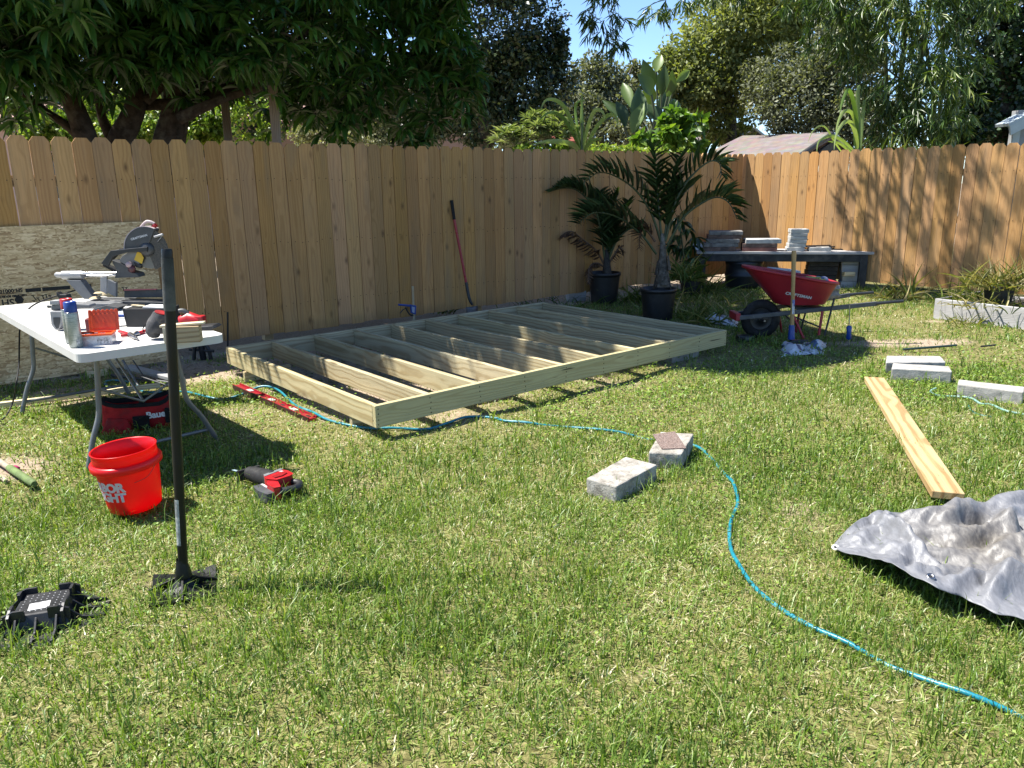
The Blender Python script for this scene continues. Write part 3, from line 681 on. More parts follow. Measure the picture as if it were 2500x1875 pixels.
sawprism('link_arm', [(238, 645), (256, 652), (268, 628), (300, 618), (352, 616), (352, 604), (330, 606), (300, 609), (262, 613)], Y0-.055, Y0-.035, BLK)
sawprism('bellows_guide', [(236, 642), (240, 645), (268, 616), (300, 613), (300, 609), (264, 611)], Y0+.06, Y0+.10, BLKR)
sawprism('motor_body', [(275, 640), (300, 655), (326, 648), (330, 625), (310, 612), (285, 626)], Y0-.015, Y0+.12, MIDGREY)
sawprism('warning_sticker', [(314, 637), (333, 647), (338, 632), (331, 620), (322, 616)], Y0-.0185, Y0-.016, YELL, 0)
sawprism('lower_housing', [(310, 640), (332, 650), (330, 658), (318, 656)], Y0-.017, Y0+.02, BLK)
k_ = lf(312, 659); MB().lathe([(0, 0), (.026, 0), (.028, .012), (.012, .024), (0, .024)], 8, M=T(k_.x, Y0-.03, k_.z) @ Rx(math.pi/2)).build('adjuster_knob', mat('maroon_knob', (.10, .025, .03), .4), SAW)
k_ = lf(305, 648); MB().lathe([(0, 0), (.02, 0), (.02, .02), (0, .02)], 12, M=T(k_.x, Y0-.03, k_.z) @ Rx(math.pi/2)).build('bevel_knob', mat('dusty_pink_knob', (.55, .40, .40), .5), SAW)
a_, b_ = lf(228, 650), lf(262, 668); MB().tube([(a_.x, .15, a_.z), (b_.x, .15, b_.z)], [.017, .020], 12).build('dust_port', BLKR, SAW)
hp = [lf(*p) for p in ((314, 573), (336, 546), (348, 543), (360, 548), (362, 556), (350, 569), (336, 568))]
MB().tube(smoothpts([(p.x, Y0+.01, p.z) for p in [hp[0], hp[1], hp[2], hp[3]]], 5), [.011]*16, 10).build('handle_frame', mat('pale_pink_casting', (.62, .50, .49), .4), SAW)
MB().tube(smoothpts([(p.x, Y0+.012, p.z) for p in [lf(340, 567), lf(353, 560), lf(363, 550)]], 5), [.016]*11, 10).build('grip', REDP, SAW)
a_, b_ = lf(366, 580), lf(387, 574); MB().tube([(a_.x, Y0-.03, a_.z), (b_.x, Y0-.03, b_.z)], .009, 8).build('guard_lever', LTGREY, SAW)
a_ = lf(386, 576); b_ = lf(374, 592); MB().tube([(a_.x, Y0-.03, a_.z), (b_.x, Y0-.03, b_.z)], .003, 6).build('guard_spring', STEEL, SAW)
me = text_mesh('CRAFTSMAN', .021, .0006, 0, 'CENTER', 1.05); k_ = lf(329, 583)
link('lettering', me, WHITEPR, SAW, 0, 2, T(k_.x, Y0-.0315, k_.z) @ Ry(math.radians(-14)) @ Rx(math.pi/2))
mb = MB()
for px, py, w_, h_ in ((225, 728, .09, .012), (240, 720, .06, .02), (232, 716, .07, .010), (222, 740, .05, .012)):
    q = lf(px, py); mb.lathe([(0, h_), (w_*.3, h_*.8), (w_*.5, 0)], 12, M=T(q.x, .05, q.z-h_*.5))
mb.build('sawdust', DUST, SAW)
cordp = [A(215, 692, O.y+.2), A(190, 706, O.y+.15), A(160, 716, O.y+.1), A(115, 730, O.y+.05), A(80, 746, O.y-.05), A(60, 768, O.y-.1), A(49, 800, O.y-.1), A(47, 845, O.y-.1), A(46, 890, O.y-.1), G(40, 935, .25), G(30, 985, .06), G(5, 1025, .02), G(-60, 1060, .015)]
tag(MB().tube(smoothpts(cordp, 6), .0055, 8).build('power_cord', BLKR), 'black power cord hanging off the left end of the folding table', 'cord')

# ------------------------------------------------------------------ smaller tools on the table
O = TP(142, 806); lf = loc_of(O)
c = thing('grey_tool', 'grey cased hand tool with black knobs standing behind the spray cans', 'power tool', O)
P0 = [lf(x, y) for x, y in ((130, 757), (134, 790), (143, 803), (152, 804), (160, 790), (163, 757))]
MB().hull8([(p.x, -.04, p.z) for p in P0], [(p.x, .04, p.z) for p in P0]).build('body', LTGREY, c, .006)
P0 = [lf(x, y) for x, y in ((140, 772), (141, 787), (147, 799), (152, 799), (156, 785), (157, 772))]
MB().hull8([(p.x, -.043, p.z) for p in P0], [(p.x, -.039, p.z) for p in P0]).build('side_recess', DKGREY, c)
P0 = [lf(x, y) for x, y in ((128, 757), (226, 752), (224, 742), (160, 738), (128, 744))]
MB().hull8([(p.x, -.02, p.z) for p in P0], [(p.x, .05, p.z) for p in P0]).build('barrel', MIDGREY, c, .008)
a_, b_ = lf(117, 748), lf(150, 748); MB().cyl((a_.x, .0, a_.z), (b_.x, 0, b_.z), .010, 10).build('rod', DKGREY, c)
P0 = [lf(x, y) for x, y in ((141, 712), (150, 718), (166, 718), (170, 728), (150, 730), (143, 722))]
MB().hull8([(p.x, -.02, p.z) for p in P0], [(p.x, .03, p.z) for p in P0]).build('knob', BLK, c, .004)
P0 = [lf(x, y) for x, y in ((128, 742), (150, 742), (150, 732), (128, 733))]
MB().hull8([(p.x, -.03, p.z) for p in P0], [(p.x, .03, p.z) for p in P0]).build('plate', LTGREY, c, .002)

O = TP(345, 795); lf = loc_of(O)
c = thing('parts_carton', 'black parts carton with a printed end and scraps on top behind the boot bag', 'box', O)
P0 = [lf(x, y) for x, y in ((303, 745), (341, 778), (410, 772), (410, 736))]
xs_ = (P0[0].x, P0[3].x); MB().box(((xs_[0]+xs_[1])/2+.02, .03, .055), (xs_[1]-xs_[0], .15, .11)).build('body', BLK, c, .002)
xl = xs_[0]+.02; MB().add([(xl-.001, -.044, .004), (xl-.001, .104, .004), (xl-.012, .104, .108), (xl-.012, -.044, .108)], [(0, 1, 2, 3)]).build('printed_end', mat('newsprint', (.42, .40, .36), .8, 0, .6, 60), c)
MB().box(((xs_[0]+xs_[1])/2+.06, .03, .116), (.16, .11, .012), Ry(.05)).build('paper', mat('white_paper', (.7, .7, .68), .8, 0, .1), c, .004)
MB().box((xl+.04, .02, .119), (.10, .018, .008), Rz(-.4)).build('wood_strip', SCRAP, c, .001)
c = thing('boot_bag', 'grey fabric tool pouch with a red lining lying open on the table', 'tool pouch', TP(388, 828)); O = TP(388, 828); lf = loc_of(O)
ax = [lf(395, 765), lf(392, 778), lf(384, 795), lf(378, 810), lf(388, 822)]
MB().tube(smoothpts([(p.x, 0, p.z) for p in ax], 4), [.044, .046, .048, .05, .051, .053, .055, .056, .056, .055, .053, .05, .046, .04, .03, .018, .006], 16).build('bag', GREYF, c)
MB().tube([(ax[0].x+.003, 0, ax[0].z+.003), (ax[0].x+.004, 0, ax[0].z+.006)], [.040, .038], 16).build('lining', REDF, c)
MB().tube(smoothpts([(lf(362, 790).x, -.03, lf(362, 790).z), (lf(355, 800).x, -.03, lf(355, 800).z), (lf(358, 808).x, -.03, lf(358, 808).z)], 4), .003, 6).build('loop', BLKF, c)
# pliers and cutters
def plier(label, pa, pb, pc, pd, m_):
    O = TP(*pb); c = thing('pliers', label, 'pliers', O)
    a, b3, d, e = (TP(*p)-O for p in (pa, pb, pc, pd))
    for q in (a, b3, d, e): q.z += .012
    MB().tube(smoothpts([a, (a+b3)/2+V(0, .006, 0), b3], 4), [.009]*9, 8).build('handle', m_, c)
    MB().tube(smoothpts([e, (e+b3)/2+V(0, -.004, 0), b3], 4), [.009]*9, 8).build('handle', m_, c)
    MB().tube([b3, (b3+d)/2, d], [.016, .012, .004], 8).build('jaw', STEEL, c)
plier('red handled pliers with steel jaws lying near the middle of the table edge', (292, 814), (318, 822), (338, 833), (296, 824), REDP)
plier('red handled cutters lying against the grey tool pouch', (356, 812), (336, 819), (326, 823), (352, 815), REDP)
o = MB().tube([TP(322, 791, .012), TP(400, 781, .012)], .012, 6).build('red_bar_clamp', REDP); tag(o, 'long red bar lying behind the pliers on the table', 'tool bar')
for i, (x0, y0, x1, y1, lab) in enumerate(((285, 797, 345, 791, 'grey metal rule lying behind the organiser box'), (340, 795, 372, 790, 'short pale rod beside the grey tool pouch'))):
    o = MB().tube([TP(x0, y0, .005), TP(x1, y1, .005)], .005, 6).build('metal_rule' if i == 0 else 'pale_rod', LTGREY); tag(o, lab, 'rule' if i == 0 else 'rod')
# scrap wood with a thin strip on top
O = TP(447, 838); c = solid('scrap_block', 'dark end grain lumber offcut at the right of the table', 'wood offcut', (O.x, O.y+.04, TH), (.165, .06, .088), wood('endgrain_offcut', (.36, .28, .16), (.18, .12, .06), 'X', 14, .3), .12)
o = MB().box((0, 0, .004), (.23, .05, .012)).build('wood_strip', SCRAP, None, .002); o.location = (O.x-.01, O.y+.05, TH+.091); o.rotation_euler = (0, -.05, .12); tag(o, 'thin pale wood strip lying on the dark offcut', 'wood strip')
O = TP(405, 838); solid('white_block', 'small white block standing against the offcut behind the pole', 'wood offcut', (O.x, O.y+.03, TH), (.03, .05, .085), mat('cream_wood', (.7, .62, .45), .7), .1)
# red and black grinder like tool, black tray at the table end
O = TP(460, 806); lf = loc_of(O); c = thing('red_tool', 'red and black power tool lying behind the wood offcut', 'power tool', O)
a_ = lf(444, 776); MB().tube([(a_.x-.05, .1, .035), (a_.x, .1, .05), (a_.x+.06, .1, .03)], [.035, .045, .04], 14).build('body', REDP, c)
MB().tube(smoothpts([(a_.x-.05, .09, .10), (a_.x-.02, .09, .10), (a_.x+.02, .09, .06), (a_.x+.05, .09, .03)], 4), .014, 10).build('handle', DKGREY, c)
a_ = lf(470, 775); MB().box((a_.x, .1, .045), (.06, .06, .05), Ry(0)).build('battery', REDP, c, .008)
O = TP(508, 806); lf = loc_of(O); c = thing('black_tray', 'low black plastic tray lying at the right end of the table', 'tray', O)
P0 = [lf(x, y) for x, y in ((482, 808), (518, 807), (530, 799), (522, 794), (482, 797))]
MB().hull8([(p.x, -.02, max(p.z, 0)) for p in P0], [(p.x, .09, max(p.z, 0)) for p in P0]).build('body', BLK, c, .006)
O = TP(300, 780); c = thing('blue_clamp', 'small blue and black clamp lying behind the organiser', 'clamp', O)
MB().tube([(-.06, .05, .02), (.03, .04, .02)], .011, 8).build('handle', BLUEP, c); MB().tube([(-.1, .04, .012), (.08, .06, .012)], .006, 6).build('bar', DKGREY, c)
O = TP(205, 815); solid('maroon_tub', 'dark red tub standing behind the orange lid', 'tub', (O.x+.02, O.y+.07, TH), (.07, .05, .08), mat('maroon', (.16, .01, .015), .5), .3, None, .008)

# ------------------------------------------------------------------ under and around the table
O = G(337, 1052); lf = loc_of(O)
BAG = thing('tool_bag', 'open red and black fabric tool bag on the grass under the table', 'tool bag', O, .30)
hw, hd, hh = .215, .11, .20
def bagring(z, sx, sy, n=28, jit=.006):
    out = []
    for i in range(n):
        a = 2*math.pi*i/n; ca, sa_ = math.cos(a), math.sin(a); e = .45
        x = hw*sx*math.copysign(abs(ca)**e, ca); y = hd*sy*math.copysign(abs(sa_)**e, sa_)
        out.append((x+R.uniform(-jit, jit), y+hd+R.uniform(-jit, jit), z+(.02*math.sin(2*a+1) if z > .1 else 0)))
    return out
n = 28; rings = [bagring(z, sx, sy) for z, sx, sy in ((0, .96, .95), (.05, 1.02, 1.03), (.10, 1.0, 1.0), (.15, .98, 1.0), (.175, .98, .98))]
def skin(rs, mt_, nm, flip=False):
    mb = MB(); vs = [p for r_ in rs for p in r_]; k = len(rs[0])
    mb.add(vs, [(i*k+j, i*k+(j+1) % k, (i+1)*k+(j+1) % k, (i+1)*k+j) for i in range(len(rs)-1) for j in range(k)], 0, True)
    return mb.build(nm, mt_, BAG)
skin(rings, REDF, 'body'); top = rings[-1]
skin([top, [(x*1.01, (y-hd)*1.02+hd, z+.022) for x, y, z in top], [(x*.96, (y-hd)*.93+hd, z+.026) for x, y, z in top], [(x*.94, (y-hd)*.9+hd, z-.01) for x, y, z in top]], BLKF, 'rim_binding')
skin([[(x*.94, (y-hd)*.9+hd, z-.008) for x, y, z in top], [(x*.9, (y-hd)*.85+hd, .03) for x, y, z in top], [(x*.1, (y-hd)*.1+hd, .02) for x, y, z in top]], REDF, 'lining')
MB().box((.02, hd, .13), (.03, .20, .07)).build('divider', BLKF, BAG, .01)
MB().box((.03, -.016, .06), (.10, .012, .09)).build('pocket', BLKF, BAG, .008); MB().box((.19, -.004, .09), (.03, .03, .1)).build('strap', BLKF, BAG, .008)
P0 = [(-.22, -.02, .0), (-.12, -.06, .0), (-.02, -.04, 0), (-.05, -.01, .09), (-.17, -.01, .1)]
MB().hull8(P0, [(x, y+.03, z+.004) for x, y, z in P0]).build('side_flap', REDF, BAG, .008)
me = text_mesh('Bauer', .062, .0022, 0, 'CENTER', .95); link('lettering', me, WHITEPR, BAG, 0, 2, T(.125, -.0125, .075) @ Ry(math.radians(-6)) @ Rx(math.pi/2) @ Matrix.Shear('XZ', 4, (.2, 0)) if False else T(.135, -.0125, .085) @ Ry(math.radians(-4)) @ Rx(math.pi/2))
def log2x4(label, p, q, th, h, mt_, cat='lumber', name='lumber', z=.0):
    p, q = V(*p), V(*q); c = (p+q)/2; o = MB().box((0, 0, h/2), ((q-p).length, th, h)).build(name, mt_, None, .003)
    o.location = (c.x, c.y, z); o.rotation_euler = (0, 0, math.atan2(q.y-p.y, q.x-p.x)); return tag(o, label, cat)
log2x4('pale lumber stud lying on the ground behind the tool bag', G(-90, 1006)[:3], G(392, 946)[:3], .038, .038, SCRAP)
log2x4('short offcut of wood on the soil under the far end of the table', G(215, 922), G(262, 915), .06, .05, SCRAP)
log2x4('weathered grey plank end under the strand board', G(205, 905), G(268, 886), .09, .06, OLDWD)
O = G(430, 935); c = thing('saw_stand', 'folded grey metal stand with a round white end cap lying under the table', 'stand', O)
a_ = A(312, 895, O.y+.35)-O; b_ = A(425, 924, O.y)-O; dd = (b_-a_)
ang = math.atan2(dd.y, dd.x); pit = -math.asin(dd.z/dd.length)
MB().box((0, 0, 0), (dd.length, .075, .03)).build('bar', LTGREY, c, .004, 2, T(*((a_+b_)/2)) @ Rz(ang) @ Ry(pit))
MB().tube([a_+V(-.1, -.1, -.05), b_+V(0, -.03, -.03)], .012, 8).build('brace', DKGREY, c)
e_ = A(442, 928, O.y)-O; MB().lathe([(0, 0), (.05, 0), (.054, .012), (.05, .03), (.02, .034), (0, .034)], 24, M=T(e_.x, -.02, e_.z) @ Rx(math.pi/2)).build('end_cap', mat('white_cap', (.62, .62, .6), .5, 0, .1, 8, dirt=(.3, .3, .28), dscale=20), c)
MB().cyl((e_.x+.006, -.056, e_.z+.005), (e_.x+.006, -.052, e_.z+.005), .009, 10).build('hole', BLK, c)
MB().tube([A(325, 880, O.y+.2)-O, A(352, 920, O.y+.05)-O, A(300, 970, O.y-.2)-O], .006, 6).build('strut', DKGREY, c)
MB().tube([A(300, 880, O.y+.1)-O, A(345, 955, O.y-.1)-O], .010, 8).build('strut', LEGM, c); MB().tube([A(345, 920, O.y)-O, A(420, 945, O.y-.05)-O], .008, 8).build('strut', DKGREY, c)
O = G(495, 880); c = thing('black_clamp', 'black tangled clamp lying in the shade by the fence', 'clamp', O)
MB().tube(smoothpts([(-.08, 0, .0), (-.06, 0, .12), (0, 0, .17), (.06, 0, .12), (.08, 0, 0)], 4), .018, 8).build('jaw', BLK, c); MB().tube([(-.12, .02, .1), (.12, -.02, .09)], .012, 8).build('bar', BLK, c); MB().tube([(0, 0, .16), (.01, 0, 0)], .03, 8).build('grip', BLKR, c)
mb = MB(); p_ = G(556, 868); q_ = A(556, 762, p_.y); o = mb.tube([p_, q_], .0085, 10).build('steel_bar', mat('dark_bar', (.03, .032, .035), .5, .4), None); tag(o, 'dark steel bar standing upright against the fence near the table', 'bar')

# red level
a_, b_ = G(578, 944, .03), G(764, 1026, .03); c_v = (a_+b_)/2; c = thing('spirit_level', 'long red spirit level lying in the grass beside the floor frame', 'spirit level', (c_v.x, c_v.y, 0), math.atan2(b_.y-a_.y, b_.x-a_.x))
LN = (b_-a_).length
LVR = mat('red_level_paint', (.42, .012, .028), .35, .2, .08, 10, dirt=(.2, .05, .04), dscale=12, dlo=.6)
DKR = mat('dark_edge', (.06, .02, .022), .5, .3)
MB().box((0, 0, .034), (LN, .050, .022)).build('web', LVR, c, .001)
for s in (-1, 1): MB().box((0, s*.028, .032), (LN, .007, .048)).build('flange', LVR, c, .001)
MB().box((0, -.0325, .030), (LN-.002, .002, .046)).build('edge_strip', DKR, c)
for x in (-LN*.30, .0, LN*.28): MB().box((x, 0, .0475), (.07, .04, .006)).build('vial', mat('vial_white', (.7, .72, .68), .3), c, .002)
for x in (-LN*.15, LN*.14, LN*.45): MB().box((x, 0, .0458), (.05, .025, .0015)).build('hand_hole', DKR, c)
# ------------------------------------------------------------------ tamper with a long black handle
O = G(450, 1437); lf = loc_of(O); top = lf(407, 607); TLT = math.atan2(top.x, top.z)
c = thing('tamper', 'upright tamper with long black handle and flat black foot on the lawn', 'tamper', O)
ax = V(top.x, 0, top.z); GF = lf(416, 758).z/top.z
BLKG = mat('black_gloss_paint', (.008, .009, .009), .42, 0, .2, 8, .0, 60, .3)
SLEEVE = mat('grey_foam_grip', (.055, .062, .060), .7, 0, .35, 9, .3, 150, .3, dirt=(.16, .16, .15), dscale=7, dlo=.5, dhi=.75)
MB().tube([ax*.07, ax*(GF+.01)], .0185, 20).build('handle', BLKG, c)
MB().tube([ax*GF, ax*(GF+.01), ax*.975], [.0195, .0215, .0205], 20).build('grip', SLEEVE, c)
MB().tube([ax*.97, ax*.995, ax*1.0], [.0188, .0188, .016], 20).build('end_cap', BLKG, c)
mb = MB(); st_ = mat('silver_sticker', (.32, .34, .34), .45, .2, .35, 30, 0, 60, .5, dirt=(.62, .64, .62), dscale=26, dlo=.5, dhi=.6)
vs = []
for k in range(9):
    for j in range(8):
        a = math.radians(-178+14*j); p_ = ax*(.145+.018*k+.0); vs.append((p_.x+.0189*math.cos(a), .0189*math.sin(a), p_.z))
mb.add(vs, [(k*8+j, k*8+j+1, k*8+j+9, k*8+j+8) for k in range(8) for j in range(7)], 0, True).build('sticker', st_, c)
hs = .118
def platez(x, y): return .012+.055*(abs(x)/hs)**2*(.5+.5*(y > 0))*(1 if abs(x) > .03 else .5)
vs = []; n = 12
for i in range(n+1):
    for j in range(n+1):
        x, y = -hs+2*hs*i/n, -hs+2*hs*j/n
        rr_ = max(0, 1-math.hypot(x, y)/.075); vs.append((x, y, .010+.07*rr_**1.5+.045*max(0, (abs(x)+abs(y))/(2*hs)-.62)*(1 if y > -.02 else .25)))
mb = MB(); mb.add(vs, [(i*(n+1)+j, (i+1)*(n+1)+j, (i+1)*(n+1)+j+1, i*(n+1)+j+1) for i in range(n) for j in range(n)], 0, False)
o = mb.build('foot_plate', BLKG, c, 0, 2, Rz(math.radians(20))); sm = o.modifiers.new('thick', 'SOLIDIFY'); sm.thickness = .007
MB().lathe([(.032, .055), (.030, .075), (.022, .11), (.0195, .13)], 20, M=T(.004, 0, 0)).build('socket', BLKG, c)
mb = MB()
for a in (20, 110, 200, 290):
    mb.hull8([(.02, -.004, .02), (.13, -.004, .014), (.13, -.004, .02), (.025, -.004, .055)], [(.02, .004, .02), (.13, .004, .014), (.13, .004, .02), (.025, .004, .055)])
    for k in range(8): mb.v[-8+k] = tuple(Rz(math.radians(a)) @ V(*mb.v[-8+k]))
mb.build('rib', BLKG, c, .001)

# ------------------------------------------------------------------ red bucket with white lettering
O = G(333, 1236); HB = .318; rb, rt = .121, .148
c = thing('bucket', 'bright red plastic bucket with white lettering on the lawn by the table', 'bucket', O, 0, None, T(*O) @ Rx(math.radians(2.)) @ Ry(math.radians(-3.0)))
BKM, t, b, o = nodes('red_bucket_plastic'); co = objco(t)
L(t, ramp(t, noi(t, co, 5, 4), [(.3, (.60, .006, .010)), (.7, (.72, .012, .014))]).outputs[0], b.inputs['Base Color']); b.inputs['Roughness'].default_value = .33
tr = N(t, 'ShaderNodeBsdfTranslucent'); tr.inputs[0].default_value = (.9, .02, .02, 1); mx = N(t, 'ShaderNodeMixShader'); mx.inputs[0].default_value = .38
L(t, b.outputs[0], mx.inputs[1]); L(t, tr.outputs[0], mx.inputs[2]); L(t, mx.outputs[0], o.inputs[0])
def rb_at(z): return rb+(rt-rb)*min(1, z/(HB*.8))
prof = [(0, .006), (rb-.01, .004), (rb, .012)]+[(rb_at(z), z) for z in (.05, .1, .15, .2, .238)]+[(rt+.001, .24), (rt-.001, .29), (rt-.002, HB-.006), (rt+.003, HB-.002), (rt, HB), (rt-.006, HB-.003), (rt-.0065, .24)]+[(rb_at(z)-.004, z) for z in (.2, .1, .02)]+[(0, .018)]
MB().lathe(prof, 64).build('shell', BKM, c)
MB().lathe([(rb_at(.238)-.001, .226), (rt+.012, .226), (rt+.016, .231), (rt+.016, .253), (rt+.010, .262), (rt+.0008, .264)], 64).build('collar', BKM, c)
for sgn in (0,):
    pts = [(rt+.013)*V(math.cos(a), math.sin(a), 0)+V(0, 0, .245-.09*math.sin(math.pi*k/14)) for k, a in enumerate([math.radians(10-190*j/14) for j in range(15)])]
MB().tube(smoothpts([((rt+.015)*math.cos(math.radians(-12)), (rt+.015)*math.sin(math.radians(-12)), .235), ((rt+.01)*math.cos(math.radians(-32)), (rt+.01)*math.sin(math.radians(-32)), .19), (rt*.98*math.cos(math.radians(-55)), (rt+.0)*math.sin(math.radians(-55)), .175)], 5), .0014, 6).build('bail_wire', mat('thin_wire', (.28, .09, .08), .4, .5), c)
def wrap_text(txt, size, z0, a_right, sp=1.):
    me = text_mesh(txt, size, .0030, 0, 'RIGHT', sp)
    bm_ = None
    for v in me.vertices:
        z = z0+v.co.y; rad = rb_at(z)+.0011; a = a_right+v.co.x/rad; v.co = (rad*math.cos(a), rad*math.sin(a), z)
    return me
import bmesh
def subdiv(me, n=1):
    bm = bmesh.new(); bm.from_mesh(me); bmesh.ops.triangulate(bm, faces=bm.faces[:]); bmesh.ops.subdivide_edges(bm, edges=[e for e in bm.edges if e.calc_length() > .008], cuts=n); bm.to_mesh(me); bm.free()
AR = math.radians(-75)
for txt, z0 in (('HARBOR', .138), ('FREIGHT', .085)):
    me = text_mesh(txt, .064, .0034, 0, 'RIGHT', .94); subdiv(me, 2)
    for v in me.vertices:
        z = z0+v.co.y; rad = rb_at(z)+.0012; a = AR+v.co.x/rad; v.co = (rad*math.cos(a), rad*math.sin(a), z)
    link('lettering', me, mat('pinkish_white_print', (.72, .62, .62), .6, 0, .05), c)

# ------------------------------------------------------------------ black plastic foundation block
O = G(112, 1510); c = thing('foundation_block', 'black ribbed plastic foundation block lying on the lawn at the left', 'foundation block', O, 0, None, T(*O) @ Rz(math.radians(17)) @ Matrix.Diagonal((1.3, 1.3, .82, 1)))
hb = .158; mb = MB()
poly = []
for k in range(4):
    a = k*math.pi/2
    for x, y in ((hb, -.055), (hb, .055), (.13, .065), (.10, .10)): poly.append((x*math.cos(a)-y*math.sin(a), x*math.sin(a)+y*math.cos(a)))
mb.prism(poly, .0, .008); mb.build('base_flange', BLK, c, .002)
MB().hull8([(-.085, -.085, .006), (.085, -.085, .006), (.085, .085, .006), (-.085, .085, .006)], [(-.062, -.062, .083), (.062, -.062, .083), (.062, .062, .083), (-.062, .062, .083)]).build('body', BLK, c, .004)
for sx in (-1, 1):
    for sy in (-1, 1):
        mb = MB()
        for (x0, y0, x1, y1) in ((.028, .066, .082, .066), (.066, .028, .066, .082)):
            x0, x1, y0, y1 = x0*sx, x1*sx, y0*sy, y1*sy
            dx, dy = (0, .004) if abs(y0-y1) < .001 else (.004, 0)
            z1 = .110
            mb.hull8([(x0-dx, y0-dy, .03), (x1-dx, y1-dy, .03), (x1-dx, y1-dy, z1-.018), ((x0+x1)/2-dx, (y0+y1)/2-dy, z1), (x0-dx, y0-dy, z1)], [(x0+dx, y0+dy, .03), (x1+dx, y1+dy, .03), (x1+dx, y1+dy, z1-.018), ((x0+x1)/2+dx, (y0+y1)/2+dy, z1), (x0+dx, y0+dy, z1)])
        mb.build('saddle_post', BLK, c, .001)
mb = MB()
for k in range(4):
    for off in (-.05, 0, .05):
        b0 = len(mb.v); mb.hull8([(.06, off-.003, .008), (.152, off-.003, .008), (.150, off-.003, .02), (.105, off-.003, .03), (.075, off-.003, .075)], [(.06, off+.003, .008), (.152, off+.003, .008), (.150, off+.003, .02), (.105, off+.003, .03), (.075, off+.003, .075)])
        for j in range(b0, len(mb.v)): mb.v[j] = tuple(Rz(k*math.pi/2) @ V(*mb.v[j]))
mb.build('rib', BLK, c, .0012)
MB().box((-.006, -.018, .0835), (.052, .040, .0012), Rz(.1)).build('label_sticker', mat('label_print', (.66, .66, .65), .5, 0, .35, 70), c)
mb = MB()
for i in range(8):
    for j in range(7):
        x, y = -.049+.014*i, -.045+.015*j
        if not (abs(x+.006) < .03 and abs(y+.018) < .026): mb.box((x, y, .0835), (.003, .003, .002))
stuff(mb.build('stud', LTGREY, c))

# ------------------------------------------------------------------ reciprocating saw on its side
p0, p1 = G(612, 1160, .05), G(742, 1192, .05); ang = math.atan2(p1.y-p0.y, p1.x-p0.x); s = (p1-p0).length/.34
c = thing('reciprocating_saw', 'red and black cordless reciprocating saw lying on its side in the grass', 'power saw', (p0.x, p0.y, .012), ang)
def sp(name, poly, z0, z1, m_, bev=.008): return MB().prism([(x*s, y*s) for x, y in poly], z0, z1).build(name, m_, c, bev, 3)
sp('blade', [(-.13, .0), (-.02, -.008), (-.02, .012), (-.12, .010)], .040, .0415, mat('pale_blue_blade', (.45, .62, .68), .45, .2), 0)
sp('shoe', [(-.035, -.05), (-.022, -.055), (.012, .05), (-.002, .055)], .018, .075, BLK, .004)
prof = [.038, .042, .046, .048, .049, .048]
MB().tube([(x*s, y*s, .046) for x, y in ((-.01, 0), (.03, 0), (.07, -.002), (.11, -.005), (.14, -.007), (.155, -.008))], prof, 16).build('boot', BLKR, c)
sp('motor_housing', [(.15, -.055), (.16, .042), (.20, .046), (.25, .030), (.255, -.0), (.24, -.06), (.19, -.075)], .004, .088, REDP, .014)
sp('housing_band', [(.145, -.05), (.152, .044), (.170, .046), (.166, -.062)], .001, .091, MIDGREY, .006)
MB().tube(smoothpts([(x*s, y*s, .046) for x, y in ((.245, .02), (.285, .022), (.312, .004), (.318, -.03), (.298, -.075), (.272, -.10))], 5), [.019]*26, 12).build('handle', BLK, c)
sp('handle_bridge', [(.19, -.07), (.24, -.055), (.30, -.095), (.285, -.12), (.22, -.10)], .012, .078, REDP, .01)
sp('battery', [(.15, -.08), (.20, -.085), (.285, -.112), (.272, -.15), (.20, -.138), (.142, -.112)], .0, .052, mat('battery_grey', (.07, .075, .085), .5, 0, .2), .012)
sp('battery_latch', [(.16, -.072), (.215, -.088), (.212, -.098), (.157, -.082)], .03, .0545, mat('pale_print', (.6, .6, .6), .5, 0, .4, 90), .002)
k_ = V(.2*s, -.006*s, .088)
MB().prism([(.195*s, -.045*s), (.20*s, .02*s), (.225*s, .018*s), (.232*s, -.02*s), (.222*s, -.055*s)], .0885, .094).build('raised_cover', mat('deep_red', (.30, .008, .012), .4), c, .003)
link('marking', text_mesh('18V', .022*s, .0004), WHITEPR, c, 0, 2, T(.165*s, .018*s, .0892) @ Rz(-.25))

# ------------------------------------------------------------------ wooden handled tool at the left edge
a_, b_ = G(-60, 1088, .05), G(84, 1182, .03); d_ = b_-a_
c = thing('digging_tool_handle', 'worn wooden handle with a green grip lying on the lawn at the left edge', 'tool', (a_.x, a_.y, 0))
q = lambda t_: V(d_.x*t_, d_.y*t_, .05+(.03-.05)*t_)
MB().tube([q(0), q(.62)], .0165, 14).build('handle', mat('worn_wood_handle', (.47, .38, .27), .7, 0, .25, 16, .2, 120), c)
MB().tube([q(.60), q(.62), q(.97), q(1.)], [.017, .0205, .021, .016], 14).build('grip', mat('green_foam_grip', (.15, .22, .06), .8, 0, .2, 20, .3, 150), c)
p_ = G(32, 1143, .02); o = MB().lathe([(0, 0), (.03, .0), (.035, .018), (.02, .03), (0, .033)], 10).build('pink_scrap', mat('magenta_plastic', (.5, .03, .16), .5), None); o.location = p_-V(0, 0, .02); tag(o, 'small magenta plastic scrap in the grass behind the green grip', 'scrap')
p_ = G(6, 1168, .015); o = MB().tube(smoothpts([p_+V(-.12, .02, 0), p_+V(-.04, 0, .01), p_+V(.02, -.02, .005), p_+V(.05, -.05, 0)], 4), [.012]*13, 8).build('pale_stick', mat('pale_stick', (.5, .42, .3), .8), None); tag(o, 'short pale stick in the grass at the left edge', 'stick')

